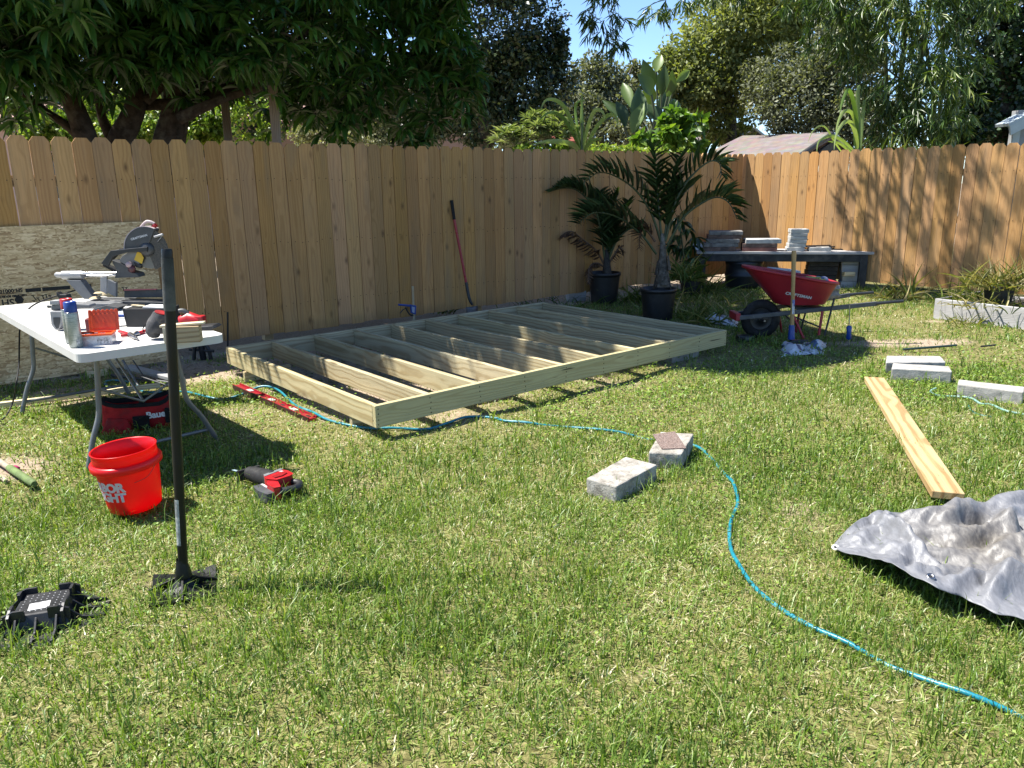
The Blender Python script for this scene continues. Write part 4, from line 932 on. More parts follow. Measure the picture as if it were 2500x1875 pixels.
# ------------------------------------------------------------------ hoses
HOSEM = mat('teal_hose', (.012, .24, .32), .35, 0, .12, 30, .15, 120, .5, dirt=(.25, .5, .52), dscale=6, dlo=.58, dhi=.75)
hp = [(300, 945), (262, 938), (258, 928), (290, 925), (330, 934), (345, 945), (400, 948), (450, 950), (505, 964), (545, 966), (590, 962), (640, 955), (680, 962), (720, 990), (765, 1017), (800, 1032), (850, 1043), (905, 1050), (960, 1050), (1040, 1047), (1090, 1036), (1140, 1020), (1200, 1021), (1235, 1029), (1280, 1034), (1340, 1033), (1400, 1037), (1460, 1043), (1520, 1048), (1575, 1056), (1640, 1072), (1700, 1083), (1735, 1108), (1768, 1148), (1788, 1180), (1799, 1208), (1800, 1235), (1788, 1262), (1781, 1295), (1785, 1335), (1802, 1375), (1840, 1425), (1900, 1475), (1980, 1525), (2070, 1567), (2160, 1604), (2260, 1648), (2350, 1685), (2440, 1715), (2530, 1745), (2640, 1775)]
P = [G(x, y, .015) for x, y in hp]
for i, p_ in enumerate(P):
    p_.z = .015+.007*math.sin(i*1.9)+(.03 if 600 < hp[i][0] < 700 and hp[i][1] < 970 else 0)-(.010 if i % 4 == 1 else 0)+gzp(p_)
tag(MB().tube(smoothpts(P, 6), .0088, 10).build('garden_hose', HOSEM), 'long teal garden hose winding across the lawn from the table', 'hose')
hp = [(2285, 948), (2272, 956), (2290, 966), (2330, 968), (2370, 972), (2395, 986), (2420, 988), (2455, 1003), (2500, 1012), (2580, 1025)]
tag(MB().tube(smoothpts([G(x, y, .022+.006*math.sin(i*2)) for i, (x, y) in enumerate(hp)], 5), .0085, 8).build('garden_hose', mat('faded_green_hose', (.22, .40, .34), .55, 0, .2, 20, dirt=(.55, .62, .58), dscale=8)), 'faded pale green hose end in the grass by the single grey block', 'hose')
hp = [(2362, 985), (2372, 1003), (2392, 1013), (2420, 1018)]
tag(MB().tube(smoothpts([G(x, y, .012) for x, y in hp], 5), .007, 8).build('hose_piece', mat('dark_green_hose', (.04, .16, .12), .5)), 'short dark green hose piece sunk in the grass', 'hose')

# ------------------------------------------------------------------ concrete blocks on the lawn
BLOCKM, t, b, o = nodes('stained_block'); co = objco(t, (1, 1, 1), .4)
n1 = noi(t, co, 12, 6, .65); n2 = noi(t, co, 110, 4, .7); n3 = noi(t, co, 5, 4, .6)
col = ramp(t, n1, [(.3, (.15, .135, .11)), (.48, (.29, .27, .235)), (.65, (.40, .385, .345)), (.8, (.30, .24, .175))]).outputs[0]
col = mixc(t, col, ramp(t, n2, [(.34, (.45, .45, .45)), (.52, (1, 1, 1))]).outputs[0], .7, 'MULTIPLY')
L(t, col, b.inputs['Base Color']); b.inputs['Roughness'].default_value = .95; b.inputs['Specular IOR Level'].default_value = .15; bump(t, b, mixc(t, n2, n1, .4), .6, .01)
def rough_block(name, label, cat, quad, z0, z1, mt_, group=None, bev=.008, jit=.003):
    Q = [G(x, y, z1) for x, y in quad]; c0 = sum(Q, V(0, 0, 0))/4; mb = MB()
    n = 8; vs = []
    def pt(u, v, w):
        a = Q[0].lerp(Q[1], u); b2 = Q[3].lerp(Q[2], u); p = a.lerp(b2, v); p.z = z0+(z1-z0)*w; return p-V(c0.x, c0.y, 0)
    fs = []
    def face(fn):
        b0 = len(vs)
        for i in range(n+1):
            for j in range(n+1):
                p = fn(i/n, j/n); q = p+V(pn(p*23)*jit, pn(p*19+V(5, 0, 0))*jit, pn(p*27+V(0, 7, 0))*jit); vs.append(q)
        for i in range(n):
            for j in range(n): fs.append((b0+i*(n+1)+j, b0+(i+1)*(n+1)+j, b0+(i+1)*(n+1)+j+1, b0+i*(n+1)+j+1))
    face(lambda u, v: pt(u, v, 1)); face(lambda u, v: pt(v, u, 0)); face(lambda u, v: pt(u, 0, v)); face(lambda u, v: pt(v, 1, u)); face(lambda u, v: pt(0, v, u)); face(lambda u, v: pt(1, u, v))
    me = bpy.data.meshes.new(name); me.from_pydata([tuple(v) for v in vs], [], fs)
    bm = bmesh.new(); bm.from_mesh(me); bmesh.ops.remove_doubles(bm, verts=bm.verts, dist=.0004); bmesh.ops.recalc_face_normals(bm, faces=bm.faces); bm.to_mesh(me); bm.free()
    o = link(name, me, mt_, None, bev, 2); o.location = (c0.x, c0.y, 0); return tag(o, label, cat, group)
g = 'concrete blocks lying on the lawn'
rough_block('concrete_block', 'stained concrete block in the middle of the lawn, nearest the camera', 'concrete block', [(1431, 1167), (1506, 1187), (1605, 1134), (1528, 1114)], 0, .098, BLOCKM, g)
rough_block('concrete_block', 'concrete block beside the hose with a roof shingle on its top', 'concrete block', [(1583, 1103), (1665, 1107), (1694, 1058), (1612, 1054)], 0, .098, BLOCKM, g)
Q = [G(x, y, .104) for x, y in ((1594, 1060), (1616, 1095.5), (1675.5, 1094), (1648, 1053))]; c0 = sum(Q, V(0, 0, 0))/4
SHG = mat('brown_grit_shingle', (.23, .165, .14), .95, 0, .5, 160, .8, 300, .1, dirt=(.36, .29, .26), dscale=190, dlo=.48, dhi=.6)
o = MB().hull8([q-V(c0.x, c0.y, .0055) for q in Q], [q-V(c0.x, c0.y, 0) for q in Q]).build('roof_shingle', SHG); o.location = (c0.x, c0.y, 0); tag(o, 'brown gritty roof shingle sample lying on a concrete block', 'shingle')
rough_block('concrete_block', 'pale grey block lying behind its twin on the lawn right of the wheelbarrow', 'concrete block', [(2163, 884), (2309, 884), (2296, 869), (2165, 868)], 0, .10, CONC, g)
rough_block('concrete_block', 'pale grey block in front of its twin on the lawn right of the wheelbarrow', 'concrete block', [(2177, 899), (2325, 907), (2317, 894), (2180, 886)], 0, .10, CONC, g)
rough_block('concrete_block', 'single long pale grey block by the faded hose at the right edge', 'concrete block', [(2338, 938), (2500, 957), (2502, 944), (2341, 926)], 0, .11, CONC, g)
# plank with one end on a small paver
Q = [G(x, y, z) for x, y, z in ((2111, 921, .058), (2284, 1199, .093), (2348, 1204, .093), (2157.5, 920, .058))]
c0 = sum(Q, V(0, 0, 0))/4; pa, pb = (Q[0]+Q[3])/2, (Q[1]+Q[2])/2; dv = pb-pa
YP = wood('yellow_pine_board', (.42, .315, .165), (.24, .13, .05), 'X', ring=7, knot=.45, tone=.1, rough=.62, kcol=(.20, .11, .05))
o = MB().box((0, 0, -.019), (dv.length, .14, .038)).build('plank', YP, None, .004); o.matrix_world = T(*c0) @ Rz(math.atan2(dv.y, dv.x)) @ Ry(-math.asin(dv.z/dv.length)); tag(o, 'yellow pine plank lying on the lawn toward the grey tarp', 'plank')
rough_block('concrete_block', 'small rough paver under the near end of the pine plank', 'paver', [(2296, 1207), (2344, 1213), (2346, 1200), (2300, 1196)], 0, .050, CONC, None, .004)
tag(MB().tube([G(2205, 853, .02), G(2335, 843, .03)], .011, 8).build('dark_rod', mat('dark_green_rod', (.03, .06, .05), .5)), 'dark rod lying in the dry grass behind the twin grey blocks', 'rod')
tag(MB().tube([G(2395, 846, .02), G(2432, 842, .02)], .008, 8).build('dark_rod', BLK), 'short dark rod in the grass near the raised bed', 'rod')

# ------------------------------------------------------------------ crumpled silver tarp
up = [(2034, 1333), (2075, 1286), (2110, 1262), (2150, 1250), (2200, 1252), (2260, 1262), (2300, 1258), (2332, 1236), (2362, 1240), (2400, 1244), (2430, 1222), (2470, 1206), (2530, 1204), (2640, 1205)]
lo = [(2040, 1340), (2062, 1350), (2100, 1358), (2150, 1370), (2200, 1390), (2245, 1415), (2285, 1440), (2320, 1452), (2350, 1462), (2390, 1480), (2430, 1500), (2480, 1508), (2550, 1530), (2660, 1560)]
zu = [.02, .07, .09, .09, .07, .06, .07, .12, .10, .08, .11, .14, .13, .10]; zl = [.03, .05, .07, .09, .10, .10, .09, .07, .05, .05, .05, .05, .05, .05]
U_ = smoothpts([G(x, y, z) for (x, y), z in zip(up, zu)], 10); L_ = smoothpts([G(x, y, z) for (x, y), z in zip(lo, zl)], 10)
nu = len(U_); nv_ = 70; vs = np.zeros((nu, nv_+1, 3))
def ridge(x, y, px, py, qx, qy, wd, h):
    dx, dy = qx-px, qy-py; l2 = dx*dx+dy*dy; t_ = max(0, min(1, ((x-px)*dx+(y-py)*dy)/l2)); d = math.hypot(x-px-dx*t_, y-py-dy*t_)
    return h*max(0, 1-d/(wd*1.7))**1.15*(math.sin(math.pi*(.12+.88*min(1, t_+.0)))**.5 if 0 <= t_ <= 1 else 0)
RD = [(2130, 1260, 2260, 1395, .035, .05), (2210, 1290, 2330, 1275, .04, .06), (2245, 1300, 2480, 1235, .06, .10), (2330, 1330, 2520, 1290, .05, .05), (2380, 1380, 2500, 1345, .05, .05), (2260, 1400, 2330, 1445, .03, .03),
      (2330, 1440, 2420, 1400, .03, .04), (2400, 1470, 2480, 1410, .03, .045), (2420, 1420, 2540, 1440, .04, .05), (2160, 1330, 2270, 1440, .03, .025)]
RD = [(*G(a, b2, .05)[:2], *G(c2, d2, .05)[:2], w2, h2) for a, b2, c2, d2, w2, h2 in RD]
for i in range(nu):
    for j in range(nv_+1):
        v = j/nv_; p_ = U_[i].lerp(L_[i], v); e = min(1, 4*v, 4*(1-v))*min(1, i/8)
        z = p_.z*(1-.45*e)+sum(ridge(p_.x, p_.y, *r_) for r_ in RD)*(.25+.75*e)*1.25
        nn = .018*((1-abs(pn(V(p_.x*4.2+p_.y*2, p_.y*7, 1.))))**4-.3)*e+.012*((1-abs(pn(V(p_.x*9-p_.y*7, p_.y*12+p_.x*3, 6.))))**4-.3)*e+.010*pn(V(p_.x*14, p_.y*17, 3.))*e+.005*(1-abs(pn(V(p_.x*34+p_.y*20, p_.y*40, 5.))))*e
        vs[i, j] = (p_.x+.008*pn(V(p_.x*9, p_.y*9, 8.))*e, p_.y, max(.012, z+nn))
RS2 = random.Random(5); CR = []
for k in range(85):
    px_, py_ = RS2.uniform(2080, 2600), RS2.uniform(1225, 1490); g0 = G(px_, py_, .05); a = RS2.gauss(.35, .8); ln = RS2.uniform(.10, .45); CR.append((g0.x-ln*math.cos(a)/2, g0.y-ln*math.sin(a)/2, g0.x+ln*math.cos(a)/2, g0.y+ln*math.sin(a)/2, RS2.uniform(.025, .07), RS2.choice((-1, 1, 1))*RS2.uniform(.008, .026)))
for i in range(nu):
    for j in range(nv_+1):
        x_, y_ = vs[i, j, :2]; e = min(1, 6*j/nv_, 6*(1-j/nv_))*min(1, i/8); s_ = 0
        for (ax_, ay_, bx_, by_, wd_, h_) in CR:
            dx, dy = bx_-ax_, by_-ay_; t_ = max(0, min(1, ((x_-ax_)*dx+(y_-ay_)*dy)/(dx*dx+dy*dy))); d = math.hypot(x_-ax_-dx*t_, y_-ay_-dy*t_)
            if d < wd_: s_ += h_*(1-d/wd_)
        vs[i, j, 2] = max(.012, vs[i, j, 2]+s_*(.25+.75*e))
F = np.array([(i*(nv_+1)+j, (i+1)*(nv_+1)+j, (i+1)*(nv_+1)+j+1, i*(nv_+1)+j+1) for i in range(nu-1) for j in range(nv_)])
TRP, t, b, o = nodes('silver_tarp'); co = objco(t)
n1 = noi(t, co, 6, 6, .6); mpw = N(t, 'ShaderNodeMapping'); mpw.inputs['Scale'].default_value = (60, 26, 40); mpw.inputs['Rotation'].default_value = (0, 0, .5); L(t, co, mpw.inputs[0]); n2 = noi(t, mpw.outputs[0], 1., 5, .6); n3 = noi(t, co, 2.4, 4, .6)
col = ramp(t, n2, [(.3, (.115, .118, .128)), (.55, (.145, .148, .16)), (.75, (.185, .189, .203))]).outputs[0]
st2 = N(t, 'ShaderNodeVectorMath', operation='DISTANCE'); L(t, co, st2.inputs[0]); st2.inputs[1].default_value = tuple(G(2400, 1345, .04)-V(0, 0, .0))
zone = ramp(t, math_(t, 'ADD', st2.outputs['Value'], math_(t, 'MULTIPLY', n1, .5)), [(.34, (1, 1, 1)), (.62, (0, 0, 0))]).outputs[0]
col = mixc(t, col, ramp(t, n2, [(.35, (.055, .042, .026)), (.6, (.14, .12, .085))]).outputs[0], math_(t, 'MULTIPLY', zone, math_(t, 'MULTIPLY_ADD', n1, 1.2, .05)))
L(t, col, b.inputs['Base Color']); b.inputs['Roughness'].default_value = .5; b.inputs['Specular IOR Level'].default_value = .5
vw = N(t, 'ShaderNodeTexVoronoi'); vw.feature = 'DISTANCE_TO_EDGE'; vw.inputs['Scale'].default_value = 1.; mpv = N(t, 'ShaderNodeMapping'); mpv.inputs['Scale'].default_value = (22, 14, 14); mpv.inputs['Rotation'].default_value = (0, 0, -.4); L(t, co, mpv.inputs[0])
wn = N(t, 'ShaderNodeTexNoise'); wn.inputs['Scale'].default_value = 8; L(t, co, wn.inputs['Vector']); wm = mixc(t, mpv.outputs[0], wn.outputs['Color'], .35); L(t, wm, vw.inputs['Vector'])
bump(t, b, mixc(t, n2, vw.outputs['Distance'], .5), .55, .012)
TARP = thing('tarp', 'crumpled silver grey tarp with muddy stains lying on the lawn at the right', 'tarp', (0, 0, 0))
o = link('sheet', np_mesh('sheet', vs.reshape(-1, 3), F, None, True), TRP, TARP); sm = o.modifiers.new('thick', 'SOLIDIFY'); sm.thickness = .0025
for (px, py, zz) in ((2268, 1412, .10), (2036, 1336, .035)):
    p_ = G(px, py, zz); q_ = vs.reshape(-1, 3); q_ = q_[np.argmin((q_[:, 0]-p_.x)**2+(q_[:, 1]-p_.y)**2)]; p_ = V(*q_)+V(0, 0, .004); nrm = V(-.1, -.35, 1).normalized(); Mx = T(*p_) @ nrm.to_track_quat('Z', 'Y').to_matrix().to_4x4()
    MB().lathe([(.007, .003), (.010, .006), (.015, .005), (.016, .0)], 16, M=Mx).build('eyelet', STEEL if px > 2200 else WHITEP, TARP)
    MB().disc(.0075, .002, 12, 0, Mx).build('eyelet_hole', BLK, TARP)
# ------------------------------------------------------------------ shovel and blue clamp by the back fence
def fpl(px, py, off): return PL(px, py, FB0+FBN*off, FBN)
tp, gr, sh, sk = fpl(1102.5, 489, .035), fpl(1109, 536, .055), fpl(1138, 689, .14), fpl(1146, 730, .17); bl = fpl(1153, 752, .19)
O = V(bl.x, bl.y, 0); c = thing('shovel', 'red handled shovel with a black grip leaning on the back fence', 'shovel', O)
MB().tube([tp-O, gr-O], .0185, 14).build('grip', BLKR, c)
MB().tube([gr-O, sh-O], .0155, 14).build('shaft', mat('red_fibreglass', (.40, .012, .03), .35, 0, .1), c)
MB().tube([sh-O, sk-O+V(-.005, 0, .02), sk-O+V(.012, -.01, -.03), bl-O+V(0, 0, .04)], [.018, .019, .017, .014], 12).build('socket', mat('dark_socket', (.04, .045, .05), .5, .3), c)
bz = bl.z+.02; rx_ = FBU; mb = MB(); vs = []; n = 8
for i in range(n+1):
    u = i/n; hw2 = .085*(1 if u < .6 else math.sqrt(max(0, 1-((u-.6)/.4)**2)))+.002
    for j in range(7):
        w_ = (j/3-1); p = rx_*(w_*hw2)+V(0, 0, bz-.26*u)+FBN*(.03*u-.03*w_*w_+.02); vs.append(p)
mb.add(vs, [(i*7+j, (i+1)*7+j, (i+1)*7+j+1, i*7+j+1) for i in range(n) for j in range(6)], 0, True)
o = mb.build('blade', mat('worn_shovel_steel', (.20, .19, .18), .55, .6, .3, 12, .1, 60, .5, dirt=(.16, .11, .07), dscale=7), c); sm = o.modifiers.new('t', 'SOLIDIFY'); sm.thickness = .003
st0, st1 = fpl(1010, 785, .45), fpl(1009, 699, .45)
tag(MB().box((0, 0, 0), (.022, .018, (st1-st0).length+.1)).build('wooden_stake', wood('stake_wood', (.42, .36, .24), (.3, .2, .1), 'Z', 20, .2, grey=(.3, .28, .25)), None, .001, 1, T(*((st0+st1)/2-V(0, 0, .05)))), 'thin wooden stake standing behind the floor frame with a blue clamp on it', 'stake')
O = fpl(995, 760, .46); lf = lambda x, y, d=0: fpl(x, y, .46+d)-O
c = thing('bar_clamp', 'blue bar clamp gripping the wooden stake behind the floor frame', 'clamp', O)
MB().tube(smoothpts([lf(973, 744), lf(985, 745), lf(1003, 747)], 4), .011, 8).build('upper_handle', BLUEP, c)
MB().tube(smoothpts([lf(977, 765), lf(984, 756), lf(992, 753)], 4), .006, 8).build('trigger', BLK, c)
MB().tube(smoothpts([lf(990, 750), lf(995, 760), lf(1001, 768), lf(1008, 770)], 4), .009, 8).build('jaw', BLK, c)
q = [lf(1001, 743), lf(1015, 746), lf(1014, 768), lf(1003, 764)]
MB().hull8([p+FBN*.012 for p in q], [p-FBN*.012 for p in q]).build('body', BLUEP, c, .003)
q = [lf(1004, 748), lf(1011, 750), lf(1010, 764), lf(1005, 762)]
MB().hull8([p+FBN*.0145 for p in q], [p+FBN*.0125 for p in q]).build('label_panel', mat('pale_blue_label', (.35, .4, .5), .5), c)

# ------------------------------------------------------------------ long grass tufts and weeds
TUFT = leafmat('weed_grass', [(0, (.03, .06, .012)), (.35, (.085, .14, .025)), (.65, (.20, .25, .055)), (.85, (.38, .34, .14)), (1, (.55, .48, .28))], rough=.5, transl=.35, spec=.35)
BLADE = leaf_tpl(5, .12, .42, .3, .7)
def tuft(name, label, cat, c, n, h, spread, tint=(.4, .15), wd=.006, group=None, up=1.1, ext=0.):
    c = V(*c); P = np.stack([rng.normal(0, spread*.5, n)*(1+ext), rng.normal(0, spread*.5, n), np.zeros(n)], 1)
    D = rdir(n); D[:, 2] = np.abs(D[:, 2])+up; D[:, :2] += P[:, :2]/max(spread, .01)*.35
    U = -D*0+np.array([0, 0, .7])+rdir(n)*.7; Ln = rng.uniform(.25, 1.1, n)*h
    vv, ff = leaf_cloud(P, D, U, Ln, wd*.65*rng.uniform(.7, 1.4, n), BLADE)
    o = link(name, np_mesh(name, vv, ff, np.repeat(np.clip(rng.normal(tint[0], tint[1], n), 0, 1), len(BLADE[0]))), TUFT)
    o.location = c
    if ext or spread >= .5: o['label'] = label; return stuff(o)
    return tag(o, label, cat, group)

# ------------------------------------------------------------------ potted palms
PALM = leafmat('palm_leaflet', [(0, (.022, .045, .016)), (.5, (.05, .095, .032)), (1, (.10, .15, .055))], rough=.36, transl=.3, spec=.5)
PALMD = leafmat('dry_palm_leaflet', [(0, (.07, .035, .02)), (.5, (.14, .075, .04)), (1, (.25, .15, .08))], rough=.7, transl=.2)
RACH = mat('palm_stalk', (.075, .10, .035), .5, 0, .2, 10); RACHD = mat('dry_stalk', (.16, .09, .05), .7)
LFT = leaf_tpl(3, .35, .14, .3, .45)
def frond(parent, px, y0, dy, ln, n=20, dead=False, curl=0.):
    k = len(px); O = parent.matrix_world.translation
    pts = [A(x, y, y0+dy*(i/(k-1))**1.2)-O for i, (x, y) in enumerate(px)]; P = smoothpts(pts, 8); m_ = len(P)
    Pb, Db, Ub, Lb = [], [], [], []
    for i in range(n):
        t_ = .16+.84*i/(n-1); f = t_*(m_-1); a = int(min(f, m_-2)); p = P[a].lerp(P[a+1], f-a); tg = (P[a+1]-P[a]).normalized()
        up = V(0, 0, 1)-tg*tg.z; up = up.normalized() if up.length > .2 else V(0, -1, .2).normalized(); sd = tg.cross(up).normalized()
        if curl: up = V(0, 0, -1)
        for s_ in (-1, 1):
            d = tg*R.uniform(.5, .75)+sd*s_*R.uniform(.5, .8)+up*(R.uniform(.7, 1.05) if s_ > 0 else R.uniform(.1, .6))+V(R.uniform(-.1, .1), R.uniform(-.1, .1), R.uniform(-.1, .05))
            Pb.append(p); Db.append(d); Ub.append(up*.6+V(0, 0, .5)-sd*s_*.5); Lb.append(ln*1.2*R.uniform(.85, 1.1)*(.35+.65*math.sin(math.pi*min(1, .18+t_*.80))))
    vv, ff = leaf_cloud(np.array(Pb), np.array(Db), np.array(Ub), np.array(Lb), .0085 if not dead else .006, LFT)
    o = link('frond', np_mesh('frond', vv, ff, np.repeat(np.clip(rng.normal(.45, .25, len(Pb)), 0, 1), len(LFT[0]))), PALMD if dead else PALM, parent)
    MB().tube(P, [.013*(1-.8*i/(m_-1))+.002 for i in range(m_)], 6).build('stalk', RACHD if dead else RACH, o)
    return o
def pot(parent, r, h):
    MB().lathe([(r*.80, .0), (r*.96, h*.86), (r*.97, h*.9), (r*1.03, h*.9), (r*1.03, h*.985), (r, h), (r*.95, h), (r*.93, h*.86)], 40).build('pot', BLK, parent)
    MB().lathe([(r*.94, h*.87), (r*.5, h*.90), (.001, h*.92)], 20).build('potting_soil', mat('dark_soil', (.035, .026, .018), .95, 0, .5, 30, .8, 60), parent)
Z7 = lambda L_: [(1300+x/3.607, 340+y/3.607) for x, y in L_]
O = G(1612, 787); O = V(O.x, O.y+.17, 0); P2 = thing('potted_palm', 'large palm with arching fronds in a black nursery pot behind the floor frame', 'potted palm', O)
pot(P2, .205, .37)
yb = O.y
a_ = [A(1617, 700, yb)-O, A(1618, 672, yb)-O, A(1618, 640, yb)-O, A(1618, 600, yb)-O, A(1617, 570, yb)-O]
BOOT = mat('fibrous_palm_base', (.12, .105, .085), .95, 0, .4, 22, .7, 60, .1, dirt=(.27, .25, .22), dscale=14)
MB().tube(a_, [.085, .07, .05, .035, .02], 14).build('trunk', BOOT, P2)
for k in range(6):
    a = k*2.4; z = .46+.055*k; r_ = .10-.005*k
    p_ = V(a_[0].x+r_*math.cos(a), r_*math.sin(a), z-.10)
    MB().hull8([p_+V(-.045, 0, -.06), p_+V(.045, 0, -.06), p_+V(.02, 0, .10), p_+V(-.02, 0, .10)], [p_+V(-.04, .01, -.06), p_+V(.04, .01, -.06), p_+V(.015, .012, .11), p_+V(-.015, .012, .11)]).build('boot', BOOT, P2, .003, 1, T(*p_) @ Rz(a+math.pi/2) @ Rx(-.15) @ T(*(-p_)))
FR = [([(1130, 900), (1040, 640), (900, 440), (720, 320), (580, 295), (480, 365)], -.25, .28), ([(1170, 900), (1260, 560), (1380, 350), (1540, 205), (1640, 205), (1665, 310)], -.05, .30), ([(1190, 930), (1330, 690), (1480, 570), (1620, 510), (1730, 560), (1800, 700)], -.35, .30),
      ([(1090, 1010), (950, 830), (760, 690), (580, 645), (480, 675), (405, 745)], -.45, .26), ([(1140, 900), (1112, 620), (1095, 400), (1078, 210), (1055, 60)], .15, .26), ([(1160, 900), (1195, 640), (1225, 430), (1270, 250), (1330, 130)], .35, .26),
      ([(1165, 900), (1230, 640), (1330, 480), (1420, 400)], .5, .28)]
for i, (px, dy, ln) in enumerate(FR): frond(P2, Z7(px), yb, dy, ln, 20 if i < 4 else 15)
frond(P2, Z7([(1080, 900), (1000, 800), (950, 830), (940, 960)]), yb, -.1, .14, 18, True)
O = G(1478, 742); O = V(O.x, O.y+.17, 0); P1 = thing('potted_palm', 'smaller palm with a drooping brown frond in a black pot at the back fence', 'potted palm', O)
pot(P1, .215, .40); yb = O.y
MB().tube([A(1481, 680, yb)-O, A(1482, 655, yb)-O, A(1481, 630, yb)-O, A(1480, 610, yb)-O], [.07, .055, .04, .02], 12).build('trunk', mat('dark_palm_base', (.06, .05, .04), .9, 0, .4, 20, .6), P1)
for px, dy, ln, dd in (([(640, 1090), (600, 800), (540, 600), (400, 455), (280, 430), (150, 462)], -.3, .28, 0), ([(660, 1090), (740, 900), (860, 790), (980, 810)], -.2, .24, 0), ([(655, 1080), (680, 800), (705, 620), (760, 470)], .1, .28, 0), ([(650, 1080), (645, 800), (620, 600), (590, 470)], .2, .26, 0), ([(660, 1080), (720, 850), (800, 680), (850, 560)], .25, .26, 0),
                       ([(630, 1100), (560, 980), (440, 880), (340, 810), (250, 850)], -.25, .17, 1), ([(625, 1120), (560, 1090), (500, 1130), (490, 1260)], -.2, .12, 1), ([(670, 1100), (730, 1000), (770, 950), (800, 1000)], .0, .14, 1)):
    frond(P1, Z7(px), yb, dy, ln, 34 if not dd else 24, bool(dd), dd)
g = 'weedy grass tufts along the fences'
p_ = G(1660, 760); tuft('grass_tuft', 'long drooping weeds growing out of the large palm pot', 'weeds', (p_.x+.03, p_.y+.2, .36), 150, .40, .26, (.6, .2), .007, g, .35)
p_ = G(1590, 745); tuft('grass_tuft', 'dull weeds standing between the two palm pots', 'weeds', (p_.x, p_.y+.3, 0), 110, .40, .5, (.6, .2), .006, g, .7)
p_ = G(1660, 790); tuft('grass_tuft', 'straw coloured grass lying beside the large palm pot', 'weeds', (p_.x+.25, p_.y+.15, 0), 160, .35, .4, (.62, .18), .006, g, .4)
p_ = G(1780, 742); tuft('grass_tuft', 'thin dry grass in front of the bench legs and dark barrel', 'weeds', (p_.x, p_.y, 0), 110, .28, .55, (.62, .2), .005, g, .6, .8)
p_ = G(1710, 715); tuft('grass_tuft', 'spindly weeds at the left foot of the bench', 'weeds', (p_.x, p_.y, 0), 60, .5, .25, (.4, .15), .006, g, .8)
p_ = G(1085, 768); tuft('grass_tuft', 'small green weed at the foot of the back fence near the shovel', 'weeds', (p_.x, p_.y+.1, 0), 50, .25, .15, (.35, .15), .006, g, .8)
p_ = G(1395, 745); tuft('grass_tuft', 'low green weeds at the foot of the back fence behind the floor frame', 'weeds', (p_.x+.1, p_.y+.1, 0), 160, .22, .7, (.3, .12), .006, g, .8, .8)
SAPL = leafmat('sapling_leaf', [(0, (.016, .035, .010)), (.5, (.03, .065, .016)), (1, (.07, .12, .03))], rough=.35, transl=.2, spec=.5)
MLEAF = leaf_tpl(5, .22, .34, .42, .12)
O = G(1690, 718); O = V(O.x, O.y+.1, 0); SP_ = thing('potted_sapling', 'young mango sapling with drooping dark leaves between the palm and the bench', 'potted sapling', O)
pot(SP_, .17, .28); yb = O.y
st = smoothpts([A(1688, 690, yb)-O, A(1672, 640, yb)-O, A(1665, 590, yb)-O, A(1660, 545, yb)-O], 5); MB().tube(st, .012, 8).build('stem', RACH, SP_)
ends = [(1662, 545), (1680, 560), (1650, 575), (1690, 600), (1668, 610), (1640, 600), (1695, 630), (1678, 640), (1655, 530), (1700, 580)]
for (ex, ey) in ends:
    e_ = A(ex, ey, yb+R.uniform(-.2, .25))-O
    for k in range(9):
        a = R.uniform(0, 6.28); D = V(math.cos(a), math.sin(a), R.uniform(-1.3, .25)); ll = R.uniform(.17, .27)
        vv, ff = leaf_cloud(np.array([e_]), np.array([D]), np.array([V(0, 0, 1)+D*-.2]), ll, ll*.27, MLEAF)
        link('leaf', np_mesh('leaf', vv-np.array(e_), ff, np.full(len(vv), min(1, max(0, R.gauss(.4, .25))))), SAPL, SP_).location = e_

# ------------------------------------------------------------------ bench in the corner
zt = A(2113, 621, 10.62).z+.0
bl_, br_ = G(1701, 614, zt), G(2142, 615, zt); bu = (br_-bl_); LNB = bu.length; bang = math.atan2(bu.y, bu.x)
BENCH = thing('potting_bench', 'weathered dark bench with a grey plank top in the fence corner', 'bench', (bl_.x, bl_.y, 0), bang)
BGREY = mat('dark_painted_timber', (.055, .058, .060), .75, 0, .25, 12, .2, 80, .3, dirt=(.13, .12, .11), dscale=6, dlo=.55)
nb = 4; bd = .56
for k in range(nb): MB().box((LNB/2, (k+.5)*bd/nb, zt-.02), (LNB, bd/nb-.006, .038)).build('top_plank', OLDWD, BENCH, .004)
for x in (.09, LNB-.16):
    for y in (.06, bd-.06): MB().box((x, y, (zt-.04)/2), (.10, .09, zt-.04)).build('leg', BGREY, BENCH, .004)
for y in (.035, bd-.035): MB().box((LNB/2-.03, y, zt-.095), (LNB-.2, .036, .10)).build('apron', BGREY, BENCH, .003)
BI = BENCH.matrix_world
def bw(px, py, back): # world point on the bench top a given depth behind its front edge
    n = V(-math.sin(bang), math.cos(bang), 0); P0 = bl_+n*back; return PL(px, py, P0, n)
PAVG = mat('grey_paver', (.30, .29, .275), .92, 0, .25, 14, .5, 90, .15, dirt=(.12, .11, .10), dscale=8, dlo=.5, dhi=.68)
PAVB = mat('brown_paver', (.22, .15, .125), .92, 0, .25, 14, .5, 90, .15, dirt=(.10, .085, .08), dscale=8, dlo=.48, dhi=.66)
PAVR = mat('red_paver', (.34, .16, .13), .92, 0, .2, 14, .5, 90, .15, dirt=(.16, .1, .09), dscale=8)
PAVW = mat('white_paver', (.60, .60, .575), .9, 0, .12, 14, .5, 90, .15, dirt=(.38, .38, .36), dscale=9, dlo=.55)
